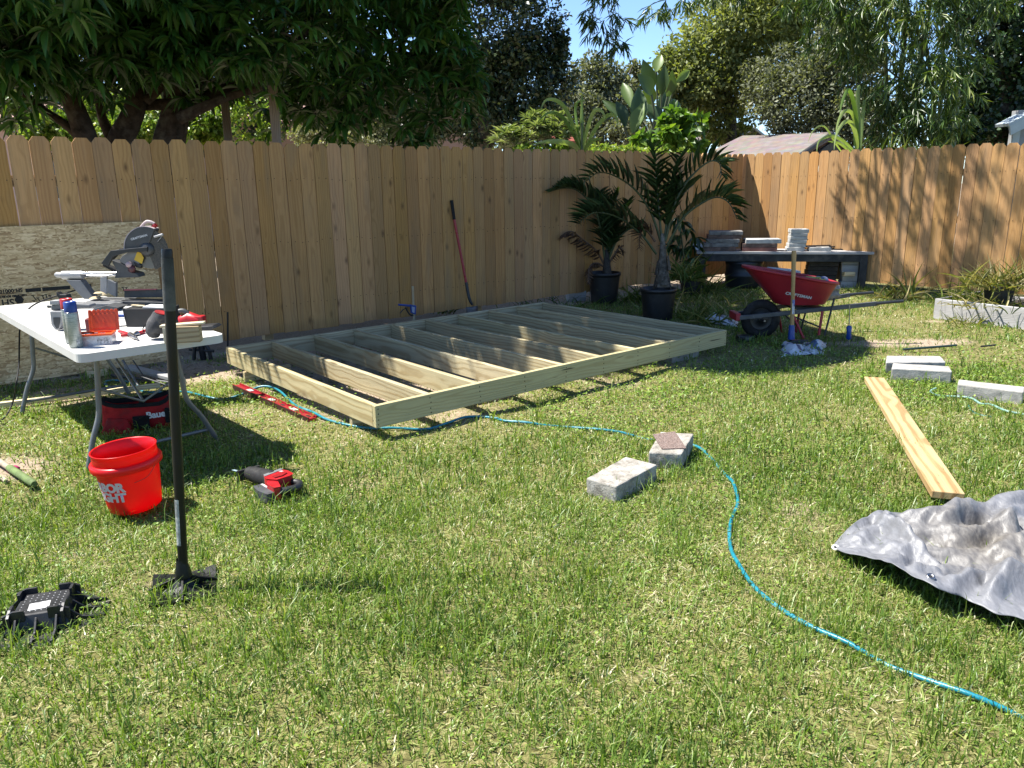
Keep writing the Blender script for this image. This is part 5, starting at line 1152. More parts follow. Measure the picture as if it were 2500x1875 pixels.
def slab(label, px0, px1, py_b, py_t, back, depth, mt_, group, rz=0., nm='paver'):
    a, b2 = bw(px0, py_b, back), bw(px1, py_b, back); t2 = bw(px0, py_t, back); h = t2.z-a.z; c = (a+b2)/2; ln = (b2-a).length
    o = MB().box((0, depth/2, h/2), (ln, depth, h)).build(nm, mt_, None, .007, 2); o.matrix_world = T(c.x, c.y, max(a.z, zt)) @ Rz(bang+rz)
    return tag(o, label, 'paver', group)
def stack(rows, group):
    z = zt
    for (label, x0, x1, hh, back, depth, mt_, rz) in rows:
        a, b2 = bw(x0, 600, back), bw(x1, 600, back); c = (a+b2)/2
        o = MB().box((0, depth/2, hh/2), ((b2-a).length, depth, hh)).build('paver', mt_, None, .007, 2); o.matrix_world = T(c.x, c.y, z+.0005) @ Rz(bang+rz); tag(o, label, 'paver', group); z += hh+.001
g = 'stacked brown pavers at the left end of the bench'
stack([('lowest reddish paver of the left stack on the bench', 1716, 1797, .058, .05, .30, PAVB, 0), ('second paver from the bottom of the left bench stack, pale edged', 1719, 1803, .058, .06, .30, PAVG, .03), ('middle grey paver of the left stack on the bench', 1724, 1805, .058, .06, .30, PAVG, 0),
       ('second paver from the top of the left bench stack', 1727, 1810, .055, .08, .30, PAVB, .02), ('topmost mossy paver of the left stack on the bench', 1730, 1812, .055, .08, .30, PAVG, -.02)], g)
g = 'low stack of pavers beside the left bench stack'
stack([('lowest red paver of the low stack on the bench', 1813, 1898, .055, .05, .28, PAVR, 0), ('dark middle paver of the low stack on the bench', 1813, 1898, .055, .05, .28, PAVB, 0), ('bright white slab on top of the low paver stack', 1820, 1908, .060, .05, .30, PAVW, .05)], g)
g = 'white blocks stacked on the bench'
stack([('lowest white block of the tall white stack on the bench', 1922, 1965, .055, .06, .22, PAVW, 0), ('second white block from the bottom of the white stack', 1926, 1968, .055, .07, .22, PAVW, .05), ('third white block from the bottom with a black mark', 1926, 1969, .050, .07, .22, PAVW, -.04), ('fourth white block from the bottom of the white stack', 1928, 1970, .050, .07, .22, PAVW, .03), ('fifth white block, just under the top of the stack', 1928, 1970, .045, .07, .22, PAVW, 0), ('topmost white block of the tall white stack', 1928, 1973, .055, .07, .22, PAVW, .04)], g)
a, b2 = bw(1984, 600, .05), bw(2030, 600, .05); c_v = (a+b2)/2
solid('paver', 'single white block lying alone on the bench in front of the iron rods', 'paver', (c_v.x, c_v.y+.1, zt), (.30, .2, .055), PAVW, bang, None, .006)
IRON = mat('rusty_black_iron', (.02, .017, .015), .7, .3, .3, 20)
c_v = bw(2040, 605, .35); c = thing('iron_rods', 'pile of black iron rods and hooks at the right end of the bench', 'iron rods', (c_v.x, c_v.y, zt), bang)
for (x0, y0, z0, x1, y1, z1) in ((-.45, .0, .01, .45, .05, .02), (-.40, .06, .04, .40, -.02, .055), (-.35, -.05, .012, .5, -.06, .012), (-.42, .1, .05, .30, .03, .075), (-.1, .05, .03, .45, .0, .05)):
    MB().tube([(x0, y0, z0), (x1, y1, z1)], .008, 8).build('rod', IRON, c)
MB().tube([(.22+.035*math.cos(a), .02, .06+.05*math.sin(a)) for a in [i*.4 for i in range(17)]], .008, 8).build('ring', IRON, c)
MB().lathe([(.001, 0), (.02, .005), (.028, .05), (.012, .09), (.001, .1)], 10, M=T(.16, .02, .03)).build('finial', IRON, c)
MB().tube([(.38+.035*math.cos(a), .0, .05+.03*math.sin(a)) for a in [i*.4 for i in range(14)]], .007, 8).build('hook', IRON, c)
for x in (-.42, -.40): MB().tube([(x, .08, .0), (x-.01, .08, .12), (x+.02, .08, .15)], .006, 6).build('hook', IRON, c)
# under the bench
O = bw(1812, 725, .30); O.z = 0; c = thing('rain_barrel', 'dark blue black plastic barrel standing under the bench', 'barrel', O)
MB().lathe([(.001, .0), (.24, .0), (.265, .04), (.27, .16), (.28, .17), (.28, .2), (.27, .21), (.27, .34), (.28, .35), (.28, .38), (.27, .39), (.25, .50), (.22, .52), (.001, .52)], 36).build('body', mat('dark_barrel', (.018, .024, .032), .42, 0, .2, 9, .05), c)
def pile(label, px0, px1, y0, n, hh, back, depth, mt_, group, nm, cat, jit=.02):
    for k in range(n):
        a, b2 = bw(px0, y0, back), bw(px1, y0, back); c_ = (a+b2)/2
        o = MB().box((0, depth/2, hh/2), ((b2-a).length*R.uniform(.94, 1.04), depth, hh)).build(nm, mt_, None, .005); o.matrix_world = T(c_.x+R.uniform(-jit, jit), c_.y, .0+k*(hh+.004)) @ Rz(bang+R.uniform(-.04, .04))
        tag(o, label(k), cat, group)
NTH = ('lowest', 'second lowest', 'third lowest', 'fourth lowest', 'fifth lowest', 'sixth lowest', 'topmost')
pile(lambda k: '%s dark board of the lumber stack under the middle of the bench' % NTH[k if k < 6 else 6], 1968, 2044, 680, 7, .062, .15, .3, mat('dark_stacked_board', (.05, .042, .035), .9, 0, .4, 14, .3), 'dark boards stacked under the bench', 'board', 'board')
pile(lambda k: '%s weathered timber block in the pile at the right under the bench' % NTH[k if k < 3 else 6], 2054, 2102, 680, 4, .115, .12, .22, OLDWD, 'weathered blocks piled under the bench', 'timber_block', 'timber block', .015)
a = bw(2075, 690, .08); solid('timber_block', 'small brown offcut leaning by the pile under the right of the bench', 'timber block', (a.x-.03, a.y, .2), (.16, .08, .06), SCRAP, bang+.3)
# folded plastic sack at the left end of the bench
BAGM, t, b, o = nodes('printed_plastic_sack'); co = objco(t); sx_ = N(t, 'ShaderNodeSeparateXYZ'); L(t, co, sx_.inputs[0])
n1 = noi(t, co, 9, 5, .6); band = math_(t, 'ADD', math_(t, 'MULTIPLY', sx_.outputs[0], 4.2), math_(t, 'MULTIPLY_ADD', n1, .5, math_(t, 'MULTIPLY', sx_.outputs[1], 2.2)))
fr = math_(t, 'FRACT', band)
col = mixc(t, ramp(t, n1, [(.3, (.40, .42, .44)), (.7, (.60, .61, .62))]).outputs[0], (.055, .085, .15), ramp(t, fr, [(.66, (0, 0, 0)), (.68, (1, 1, 1)), (.86, (1, 1, 1)), (.88, (0, 0, 0))]).outputs[0])
L(t, col, b.inputs['Base Color']); b.inputs['Roughness'].default_value = .35
wv2 = N(t, 'ShaderNodeTexVoronoi'); wv2.feature = 'DISTANCE_TO_EDGE'; wv2.inputs['Scale'].default_value = 14; L(t, co, wv2.inputs['Vector']); bump(t, b, mixc(t, wv2.outputs['Distance'], n1, .5), .5, .01)
def sack(label, name, quad, zpk, seed, dens=22):
    """crumpled empty sack; QUAD are ground points in order round its outline"""
    c = sum(quad, V(0, 0, 0))/4; n1_, n2_ = dens, dens//2; vs = []
    for i in range(n1_+1):
        for j in range(n2_+1):
            u, v = i/n1_, j/n2_; p = quad[0].lerp(quad[1], u).lerp(quad[3].lerp(quad[2], u), v)-c
            e = min(1, 5*u, 5*(1-u), 5*v, 5*(1-v)); q = p*3
            z = zpk*(.25+.75*e)*(.5+.5*pn(q*1.7+V(seed, 0, 0))+.35*pn(q*4+V(0, seed, 0)))+.012*pn(q*11)
            vs.append(V(p.x+.03*pn(q*3+V(9, seed, 0)), p.y+.03*pn(q*3+V(seed, 4, 0)), max(.008, z)))
    mb = MB(); mb.add(vs, [(i*(n2_+1)+j, (i+1)*(n2_+1)+j, (i+1)*(n2_+1)+j+1, i*(n2_+1)+j+1) for i in range(n1_) for j in range(n2_)], 0, True)
    o = mb.build(name, BAGM, None); o.location = c; s_ = o.modifiers.new('t', 'SOLIDIFY'); s_.thickness = .004; return tag(o, label, 'plastic sack', None)
sack('crumpled grey white plastic sack in the shade in front of the wheelbarrow', 'plastic_sack', [G(1906, 878), G(2012, 868), G(2016, 843), G(1908, 846)], .13, 1.3)
sack('blue printed white plastic sack lying left of the wheelbarrow wheel', 'plastic_sack', [G(1708, 786), G(1800, 800), G(1806, 772), G(1740, 774)], .10, 4.1)
a = bw(1706, 612, .1); o = sack('empty white and blue sack stuffed behind the left paver stack', 'plastic_sack', [a+V(-.12, .05, 0), a+V(.12, 0, 0), a+V(.12, .25, 0), a+V(-.1, .25, 0)], .16, 7.7); o.location.z = zt

# ------------------------------------------------------------------ wheelbarrow
O = G(1856, 834)+V(0, .16, 0); lf = loc_of(O)
WB = thing('wheelbarrow', 'red wheelbarrow with white lettering parked in front of the bench', 'wheelbarrow', O)
TRAY, t, b, o = nodes('red_tray_plastic'); co = objco(t); n1 = noi(t, co, 5, 5, .6); n2 = noi(t, co, 12, 5, .6)
col = ramp(t, n1, [(.3, (.21, .008, .015)), (.7, (.30, .012, .022))]).outputs[0]
L(t, col, b.inputs['Base Color']); b.inputs['Roughness'].default_value = .45
TRAYI, t, b, o = nodes('red_tray_inside'); co = objco(t); n1 = noi(t, co, 6, 6, .62)
L(t, mixc(t, (.32, .016, .025), (.38, .35, .35), ramp(t, n1, [(.52, (0, 0, 0)), (.64, (1, 1, 1))]).outputs[0]), b.inputs['Base Color']); b.inputs['Roughness'].default_value = .6
rimN, rimR = lf(1821, 652, -.05), lf(2064, 697, -.30); botF, botR = lf(1906, 746, -.17), lf(2022, 743, -.17)
def ring(xa, xb, za, zb, wa, wb, n=40, e=.55):
    out = []
    for i in range(n):
        a = 2*math.pi*i/n; ca, sa_ = math.cos(a), math.sin(a); u = .5+.5*math.copysign(abs(ca)**e, ca)
        w_ = wa+(wb-wa)*min(1, u*1.6); out.append((xa+(xb-xa)*u, w_*math.copysign(abs(sa_)**e, sa_), za+(zb-za)*u))
    return out
RIM = ring(rimN.x, rimR.x, rimN.z, rimR.z, .17, .30); BOT = ring(botF.x, botR.x, botF.z, botR.z, .14, .20)
def lerp_r(a, b2, t_): return [tuple(V(*p).lerp(V(*q), t_)) for p, q in zip(a, b2)]
def wskin(rs, m_, nm, cap=None):
    mb = MB(); k = len(rs[0]); vs = [p for r_ in rs for p in r_]
    mb.add(vs, [(i*k+j, i*k+(j+1) % k, (i+1)*k+(j+1) % k, (i+1)*k+j) for i in range(len(rs)-1) for j in range(k)], 0, True)
    if cap is not None: mb.add(rs[cap], [tuple(range(k))])
    return mb.build(nm, m_, WB)
inn = lambda r_, s_: [(x*.5+(x-(rimN.x+rimR.x)/2)*.5*s_+.5*(rimN.x+rimR.x)/2, y*s_, z+.008) for x, y, z in r_]
wskin([BOT, lerp_r(BOT, RIM, .06), lerp_r(BOT, RIM, .5), lerp_r(BOT, RIM, .97)], TRAY, 'tray', 0)
wskin([inn(lerp_r(BOT, RIM, .98), .985), inn(lerp_r(BOT, RIM, .5), .98), inn(BOT, .97)], TRAYI, 'tray_inside', 2)
MB().tube(RIM+RIM[:2], .016, 8, 0, False).build('rolled_rim', TRAY, WB)
# lettering on the near side
n_ = 30; pa, pb2, pc = V(*RIM[29]), V(*RIM[31]), V(*BOT[30]); nrm = (pb2-pa).cross(pc-pa).normalized()
if nrm.y > 0: nrm = -nrm
q = PL(1950, 719, O+pa, nrm); q1 = PL(1919, 713, O+pa, nrm); q2 = PL(1982, 725, O+pa, nrm); xd = (q2-q1).normalized(); yd = nrm.cross(xd)
Mx = Matrix((( xd.x, yd.x, nrm.x, 0), (xd.y, yd.y, nrm.y, 0), (xd.z, yd.z, nrm.z, 0), (0, 0, 0, 1)))
me = text_mesh('CRAFTSMAN', .052, .0022, 0, 'CENTER', 1.06); wdt = max(v.co.x for v in me.vertices)-min(v.co.x for v in me.vertices); f_ = (q2-q1).length/wdt
link('lettering', me, WHITEPR, WB, 0, 2, T(*(q-O+nrm*.009)) @ Mx @ T(0, -.02, 0) @ Matrix.Scale(f_, 4))
W0 = lf(1856, 790); mb = MB(); k = 40; n = 12; vs = []
for i in range(k):
    a = 2*math.pi*i/k
    for j in range(n):
        b2 = 2*math.pi*j/n; r_ = .150+.048*math.cos(b2); vs.append((r_*math.cos(a), .042*math.sin(b2), r_*math.sin(a)))
mb.add(vs, [(i*n+j, i*n+(j+1) % n, ((i+1) % k)*n+(j+1) % n, ((i+1) % k)*n+j) for i in range(k) for j in range(n)], 0, True)
wh = mb.build('wheel', BLKR, WB); wh.location = (W0.x, 0, .2)
MB().lathe([(.001, -.03), (.03, -.03), (.035, -.02), (.10, -.015), (.118, -.025), (.118, .025), (.10, .015), (.035, .02), (.03, .03), (.001, .03)], 24, M=Rx(math.pi/2)).build('rim', BLK, wh)
MB().cyl((0, -.13, 0), (0, .13, 0), .009, 8).build('axle', STEEL, wh)
HNDL = mat('grey_steel_handle', (.105, .112, .12), .45, .3, .15, 12, dirt=(.25, .25, .25), dscale=8, dlo=.62)
for s_ in (-1, 1):
    a0 = lf(1797, 777, -.10); a1_ = lf(2140, 741, -.30); a2_ = lf(2158, 739, -.31); a3 = lf(2205, 735, -.31)
    if s_ > 0: a0, a1_, a2_, a3 = V(a0.x, .10, a0.z), V(a1_.x, .30, a1_.z), V(a2_.x, .31, a2_.z), V(a3.x, .31, a3.z)
    dd = a1_-a0; Mx = T(*((a0+a1_)/2)) @ Rz(math.atan2(dd.y, dd.x)) @ Ry(-math.asin(dd.z/dd.length))
    MB().box((0, 0, 0), (dd.length, .03, .042)).build('handle', HNDL, WB, .004, 2, Mx)
    MB().tube([a1_-dd*.01, a2_, a3], [.019, .015, .0155], 10).build('grip', mat('dark_steel_grip', (.05, .053, .056), .35, .3), WB)
    h2 = lf(2008, 760, -.28); f2 = lf(1999, 818, -.30); h1 = lf(1936, 768, -.22); f1 = lf(1962, 826, -.30)
    if s_ > 0: h2, f2, h1, f1 = V(h2.x, .28, h2.z), V(f2.x, .30, .0), V(h1.x, .22, h1.z), V(f1.x, .30, 0)
    f2.z = max(f2.z, 0); f1.z = max(f1.z, 0)
    MB().tube([h2, f2], .014, 8).build('leg', TRAY, WB)
    MB().tube([h1, f1], .012, 8).build('leg', TRAY, WB)
    t2, g2 = lf(2037, 728, -.29), lf(2013, 819, -.31)
    if s_ > 0: t2, g2 = V(t2.x, .29, t2.z), V(g2.x, .31, 0)
    g2.z = max(0, g2.z); MB().tube([t2, g2], .010, 8).build('strut', BLK, WB); MB().tube([h1+V(.01, 0, -.02), f2+V(0, 0, .08)], .008, 8).build('strut', BLK, WB)
br = lf(1801, 774, -.10); MB().box((br.x, 0, br.z), (.05, .24, .075)).build('front_bracket', TRAY, WB, .008)
MB().box((lf(1960, 753).x, 0, lf(1960, 755, -.2).z), (.3, .30, .02)).build('tray_mount', BLK, WB)
# load in the tray
def lump(label, name, cat, c, r, mt_, seed, group=None):
    bm = bmesh.new(); bmesh.ops.create_icosphere(bm, subdivisions=3, radius=1)
    for v in bm.verts: d = 1+.45*pn(v.co*1.6+V(seed, 0, 0))+.2*pn(v.co*4+V(0, seed, 0)); v.co = V(v.co.x*r[0]*d, v.co.y*r[1]*d, v.co.z*r[2]*d)
    me = bpy.data.meshes.new(name); bm.to_mesh(me); bm.free()
    for p in me.polygons: p.use_smooth = True
    o = link(name, me, mt_); o.location = c; return tag(o, label, cat, group)
q = A(1984, 683, O.y); lump('yellow work glove lying in the wheelbarrow', 'work_glove', 'glove', q+V(0, .0, 0), (.11, .08, .035), mat('yellow_glove', (.52, .45, .10), .8, 0, .3, 12), 2)
q = A(2006, 684, O.y); lump('blue grey work glove beside the yellow one in the wheelbarrow', 'work_glove', 'glove', q+V(0, .02, 0), (.07, .07, .035), mat('blue_glove', (.20, .23, .36), .8, 0, .3, 12), 5)
q = A(2026, 694, O.y); lump('grey rubble lump in the rear of the wheelbarrow tray', 'rubble', 'rubble', q+V(0, 0, -.02), (.10, .11, .035), mat('rubble_grey', (.42, .40, .39), .9, 0, .3, 20, .5), 9)
q = A(2000, 705, O.y); lump('heap of pale dirt filling the wheelbarrow tray', 'dirt_heap', 'dirt', q+V(-.02, 0, -.05), (.22, .14, .06), mat('pale_dirt', (.36, .32, .28), .95, 0, .3, 20, .6), 11)
a, b2 = A(1888, 656, O.y+.36), A(1956, 662, O.y+.36); dd = b2-a
o = MB().box((0, .1, -.025), (dd.length, .2, .05)).build('paver', PAVW, None, .006); o.matrix_world = T(*((a+b2)/2)) @ Rz(math.atan2(dd.y, dd.x)) @ Ry(-math.asin(dd.z/dd.length)); tag(o, 'white slab lying across the far rim of the wheelbarrow', 'paver')
# sledge with the handle up
O = G(1934, 836)-V(0, .16, 0); lf = loc_of(O); c = thing('long_handled_tool', 'wooden handled tool with a blue collar standing upright before the wheelbarrow', 'tool', O)
a, b2 = lf(1933, 822), lf(1938.5, 612)
HICK = mat('varnished_hickory', (.50, .31, .12), .4, 0, .15, 12)
MB().tube([a, a.lerp(b2, .2), a.lerp(b2, .6), a.lerp(b2, .97), b2], [.020, .019, .018, .0225, .020], 14).build('handle', HICK, c)
MB().tube([lf(1932, 828), lf(1933, 797), lf(1933, 793)], [.034, .027, .022], 14).build('collar', BLUEP, c)
MB().box((0, .0, .03), (.17, .06, .055)).build('head', DKGREY, c, .01)
q0, q1 = a.lerp(b2, .27), a.lerp(b2, .44); mb = MB(); vs = []
for k in range(5):
    p = q0.lerp(q1, k/4)
    for j in range(6): an = math.radians(-120+24*j); vs.append((p.x+.0193*math.cos(an), p.y+.0193*math.sin(an), p.z))
mb.add(vs, [(k*6+j, k*6+j+1, k*6+j+7, k*6+j+6) for k in range(4) for j in range(5)], 0, True).build('sticker', mat('blue_white_sticker', (.12, .18, .45), .5, 0, .3, 20, dirt=(.7, .7, .7), dscale=16, dlo=.5, dhi=.52), c)
O = G(2072, 850); lf = loc_of(O); c = thing('stuck_tool', 'blue handled rod tool stuck upright in the grass right of the wheelbarrow', 'tool', O)
MB().tube([lf(2072, 853), lf(2074, 744)], .0055, 8).build('rod', STEEL, c)
MB().tube([lf(2072, 829), lf(2072, 826), lf(2073, 812), lf(2073, 799), lf(2073, 795)], [.012, .024, .020, .026, .015], 12).build('handle', BLUEP, c)
O = G(1818, 835); c = thing('black_tool_box', 'small dark object lying in the shade before the wheelbarrow wheel', 'box', O)
MB().box((0, 0, .035), (.16, .10, .07)).build('body', BLK, c, .012); MB().box((.02, -.052, .04), (.06, .004, .03)).build('plate', MIDGREY, c)
p_ = G(1385, 738); q_ = G(1425, 730); solid('wood_offcut', 'mossy wood block on the ground left of the smaller palm pot', 'timber block', ((p_.x+q_.x)/2, p_.y+.1, 0), (.26, .1, .14), OLDWD, .3)

# ------------------------------------------------------------------ raised bed at the right
b0, b1_ = G(2277, 779), G(2500, 808); bd_ = (b1_-b0).normalized(); bn = V(-bd_.y, bd_.x, 0); bang2 = math.atan2(bd_.y, bd_.x); LB_ = 1.7
BED = thing('raised_bed', 'weathered grey board raised bed in the grass at the right', 'raised bed', b0, bang2)
MB().box((LB_/2, .019, .115), (LB_, .038, .236)).build('front_board', OLDWD, BED, .003)
MB().box((LB_/2, 1.0, .105), (LB_, .038, .21)).build('back_board', OLDWD, BED, .003)
o = MB().box((0, 0, 0), (.95, .038, .236)).build('side_board', mat('dark_weathered_board', (.13, .13, .13), .9, 0, .3, 14, .3), BED, .003, 2, T(.018, .52, .115) @ Rz(math.pi/2))
me = np_mesh('bed_soil', np.array([(.04+(LB_-.08)*i/30, .04+.94*j/18, .17+.03*math.sin(i*1.3)*math.cos(j*.9)+.02*pn(V(i*.9, j*.9, 0))) for i in range(31) for j in range(19)]), np.array([(i*19+j, (i+1)*19+j, (i+1)*19+j+1, i*19+j+1) for i in range(30) for j in range(18)]), None, True)
link('bed_soil', me, mat('dark_soil', (.03, .02, .015)), BED)
wb = lambda x, y, z: tuple(BED.matrix_world @ V(x, y, z))
O = wb(.47, .42, .17); c = thing('grey_pot', 'faded grey pot half hidden by grass on the raised bed', 'pot', O)
MB().lathe([(.001, 0), (.125, 0), (.15, .20), (.158, .20), (.16, .235), (.148, .235), (.14, .19), (.001, .19)], 28).build('body', mat('faded_grey_pot', (.11, .12, .13), .7, 0, .25, 12, .1, 60, .3, dirt=(.3, .3, .29), dscale=8), c)
O = V(*O); tuft('grass_tuft', 'bushy yellow green grass spilling out of the grey pot', 'weeds', (O.x, O.y, O.z+.19), 420, .36, .26, (.80, .14), .0045, g, .55)
tuft('grass_tuft', 'loose straw stems hanging over the front board of the raised bed', 'weeds', wb(.42, .1, .18), 90, .32, .3, (.82, .14), .006, g, .2)
tuft('grass_tuft', 'dry grass clump at the foot of the raised bed front board', 'weeds', wb(.45, -.07, 0), 130, .20, .3, (.7, .15), .006, g, .5)
tuft('grass_tuft', 'green weed clump at the foot of the raised bed near the right edge', 'weeds', wb(1.15, -.06, 0), 110, .17, .2, (.45, .15), .010, g, .7)
tuft('grass_tuft', 'low green plants growing on the back left of the raised bed', 'weeds', wb(.15, .45, .17), 160, .26, .3, (.45, .18), .007, g, .6)
tuft('grass_tuft', 'dark withered stems on the soil of the raised bed', 'weeds', wb(.95, .4, .17), 140, .2, .35, (.2, .25), .006, g, .25)
p_ = G(2225, 745); tuft('grass_tuft', 'long pale grass stems arching left of the raised bed', 'weeds', (p_.x+.15, p_.y+.5, 0), 40, .5, .3, (.82, .12), .006, g, .6)
p_ = G(2160, 722); tuft('grass_tuft', 'green weeds along the right fence beside the bench', 'weeds', (p_.x, p_.y+.15, 0), 200, .15, .6, (.38, .14), .010, g, .6, .6)
p_ = G(2250, 725); tuft('grass_tuft', 'shaded weeds along the right fence behind the raised bed', 'weeds', (p_.x, p_.y+.3, 0), 150, .18, .6, (.34, .14), .009, g, .6, .6)
for i, (y, z, lab) in enumerate(((.80, .25, 'lower pale landscape timber lying across the raised bed'), (.90, .335, 'upper pale landscape timber lying across the raised bed'))):
    mb = MB(); mb.tube([(.75, y, z), (2.6, y, z)], .045, 10); o = mb.build('landscape_timber', wood('pale_timber', (.50, .47, .34), (.36, .32, .2), 'X', 14, .3, grey=(.40, .39, .36)), None); o.matrix_world = BED.matrix_world.copy(); tag(o, lab, 'timber')
# ------------------------------------------------------------------ sun and shade on the yard: keep the tree crowns off these sunlit parts
def land(p): return p + SUNV*(p.z/-SUNV.z)
LIT = [G(-40, 955), G(300, 925), G(455, 910), G(530, 885)]+[land(G(x, y, .234)) for x, y in ((585, 850), (680, 905), (832, 894), (970, 873), (1111, 870), (1175, 890), (1288, 875), (1385, 854), (1473, 846), (1592, 829), (1690, 830))]
LIT += [G(1650, 905), G(1760, 918), G(1850, 918), G(1960, 908), G(2060, 890), G(2120, 870), G(2122, 836), G(2050, 815), G(1985, 798), G(1930, 770), G(1860, 715), FR0-FRN*1.3-FRU*.4, FR0-FRN*1.3+FRU*7, V(9, 4, 0), V(9, -4, 0), V(-9, -4, 0), V(-9, 3, 0), V(-5.6, 5.0, 0)]
LX = np.array([p.x for p in LIT]); LY = np.array([p.y for p in LIT])
def in_lit(x, y):
    c = np.zeros(len(x), bool); n = len(LX); j = n-1
    for i in range(n):
        cond = ((LY[i] > y) != (LY[j] > y)) & (x < (LX[j]-LX[i])*(y-LY[i])/(LY[j]-LY[i]+1e-12)+LX[i]); c ^= cond; j = i
    return c
def shade_ok(P, lam=0.):
    k = P[:, 2]/-SUNV.z; return ~in_lit(P[:, 0]+SUNV.x*k, P[:, 1]+SUNV.y*k)
def ell(c, r, n, shell=.55):
    d = rdir(n); q = rng.random(n)**(1/3)*(1-shell)+shell; return np.array(c)+d*q[:, None]*np.array(r), d
BARK = mat('dark_bark', (.07, .052, .038), .95, 0, .4, 12, .9, 40, .1, dirt=(.15, .13, .10), dscale=5)
BARKG = mat('grey_bark', (.16, .14, .12), .95, 0, .4, 12, .8, 40, .1)
CORE = mat('deep_twigs', (.02, .022, .012), .95, 0, .3, 10)

# ------------------------------------------------------------------ mango tree over the fence
MANGO = leafmat('mango_leaf', [(0, (.012, .036, .008)), (.45, (.034, .098, .016)), (.8, (.075, .165, .028)), (1, (.15, .22, .04))], rough=.42, transl=.28, spec=.35)
MT = thing('mango_tree', 'big dark green mango tree with long drooping leaves behind the left of the fence', 'tree', A(420, 360, 9.2)*1 - V(0, 0, A(420, 360, 9.2).z))
MO = MT.matrix_world.translation.copy()
def limb(px, r, nm='limb', dys=None, parent=MT, mt_=BARK, n=10):
    dys = dys or [0]*len(px); O = parent.matrix_world.translation
    P = smoothpts([A(x, y, Y)-O for (x, y), Y in zip(px, dys)], 5); k = len(P)
    rr_ = [r[0]+(r[1]-r[0])*i/(k-1) for i in range(k)]
    P = [p+V(pn(p*1.5)*.04, pn(p*1.5+V(3, 0, 0))*.04, 0) for p in P]
    return MB().tube(P, rr_, n).build(nm, mt_, parent)
limb([(405, 480), (412, 360), (425, 300), (432, 240), (432, 150), (415, 40)], (.20, .10), 'trunk', [9.2]*6)
limb([(280, 480), (290, 360), (318, 300), (335, 250), (330, 160), (320, 30)], (.155, .08), 'trunk', [9.0]*6)
limb([(225, 470), (212, 350), (185, 275), (165, 220), (130, 110), (90, 0)], (.14, .06), 'trunk', [8.6]*6)
for px, r, Y in (([(452, 275), (515, 240), (590, 205), (680, 150), (760, 60)], (.11, .05), 9.3), ([(440, 290), (500, 262), (560, 235), (640, 215)], (.07, .03), 8.9), ([(335, 258), (380, 255), (425, 258)], (.07, .06), 9.1), ([(455, 250), (490, 190), (505, 120), (500, 20)], (.14, .08), 9.6), ([(205, 345), (170, 310), (120, 275), (60, 230)], (.06, .03), 8.8), ([(280, 350), (255, 300), (240, 250), (225, 180)], (.07, .03), 9.2), ([(432, 120), (520, 60), (620, 10)], (.08, .04), 9.3), ([(360, 248), (400, 200), (380, 120)], (.05, .03), 8.8)):
    limb(px, r, 'limb', [Y]*len(px))
# inner limbs up into the crown
for k in range(14):
    a = R.uniform(0, 6.28); p0 = V(-3.7, 9.0, 3.6)+V(R.uniform(-.5, .5), R.uniform(-.4, .4), 0); p1 = p0+V(math.cos(a)*R.uniform(1.2, 3), math.sin(a)*R.uniform(.8, 1.6), R.uniform(.8, 3.5))
    MB().tube(smoothpts([p0-MO, p0.lerp(p1, .5)-MO+V(0, 0, .3), p1-MO], 4), [.07-.006*i for i in range(9)], 6).build('limb', BARK, MT)
RO = []
for c_, r_, n in (((-5.4, 8.4, 4.6), (3.2, 2.0, 2.4), 900), ((-2.7, 9.8, 4.2), (2.3, 1.8, 2.1), 760), ((-1.55, 10.1, 3.1), (1.35, 1.0, 1.35), 400), ((-.75, 10.6, 4.3), (.85, .9, 1.7), 300), ((-4.5, 6.75, 3.75), (1.9, .75, 1.05), 300), ((-2.9, 8.3, 3.5), (1.6, .7, .95), 260), ((-4.0, 8.6, 7.2), (3.4, 2.4, 2.3), 1100), ((-1.2, 10.3, 7.4), (2.3, 2.4, 2.3), 1100), ((-2.2, 9.4, 8.4), (2.8, 2.6, 1.8), 900), ((-1.2, 7.9, 7.4), (1.7, 1.7, 1.2), 900), ((-.5, 7.2, 7.3), (1.4, .9, .9), 500), ((-5.2, 7.5, 3.3), (1.7, .8, .9), 330), ((-4.0, 8.2, 3.3), (1.3, .8, .8), 260), ((-3.4, 9.0, 3.0), (.1, .1, .1), 1), ((-6.4, 8.0, 2.8), (1.3, 1.0, .8), 90)):  # high clumps above view are added to shade the floor frame and wheelbarrow
    P, d = ell(c_, r_, n); RO.append(P)
RO = np.concatenate(RO)
pxl = 1250+FPX*RO[:, 0]/RO[:, 1]
zmin = np.where(pxl < 240, 2.0, np.where(pxl < 700, 2.25, np.where(pxl < 1180, 1.95, 2.6))) + .15*np.sin(pxl*.035)
RO = RO[(RO[:, 2] > zmin+.25)]
RO = RO[(pxl[:0].size == 0) & (1250+FPX*RO[:, 0]/RO[:, 1] < 1175+25*np.sin(RO[:, 2]*3))]
RO = RO[shade_ok(RO)]
Pm, Dm, Um, Lm = [], [], [], []
for c_ in RO:
    k = int(rng.integers(8, 13)); a0 = rng.random()*6.28; ax = rdir(1)[0]*.5+np.array([0, 0, .2])
    for j in range(k):
        a = a0+j*2.4; q = np.array([math.cos(a), math.sin(a), rng.uniform(-.95, .35)])+ax*.4
        Pm.append(c_+q*.02); Dm.append(q); Um.append(np.array([0, 0, 1.])+ax*.4+rng.normal(0, .2, 3)); Lm.append(rng.uniform(.15, .27))
Pm, Dm, Um, Lm = map(np.array, (Pm, Dm, Um, Lm))
ok = shade_ok(Pm+Dm*.1) & (Pm[:, 2]+Dm[:, 2]*.15 > 1.75); Pm, Dm, Um, Lm = Pm[ok], Dm[ok], Um[ok], Lm[ok]
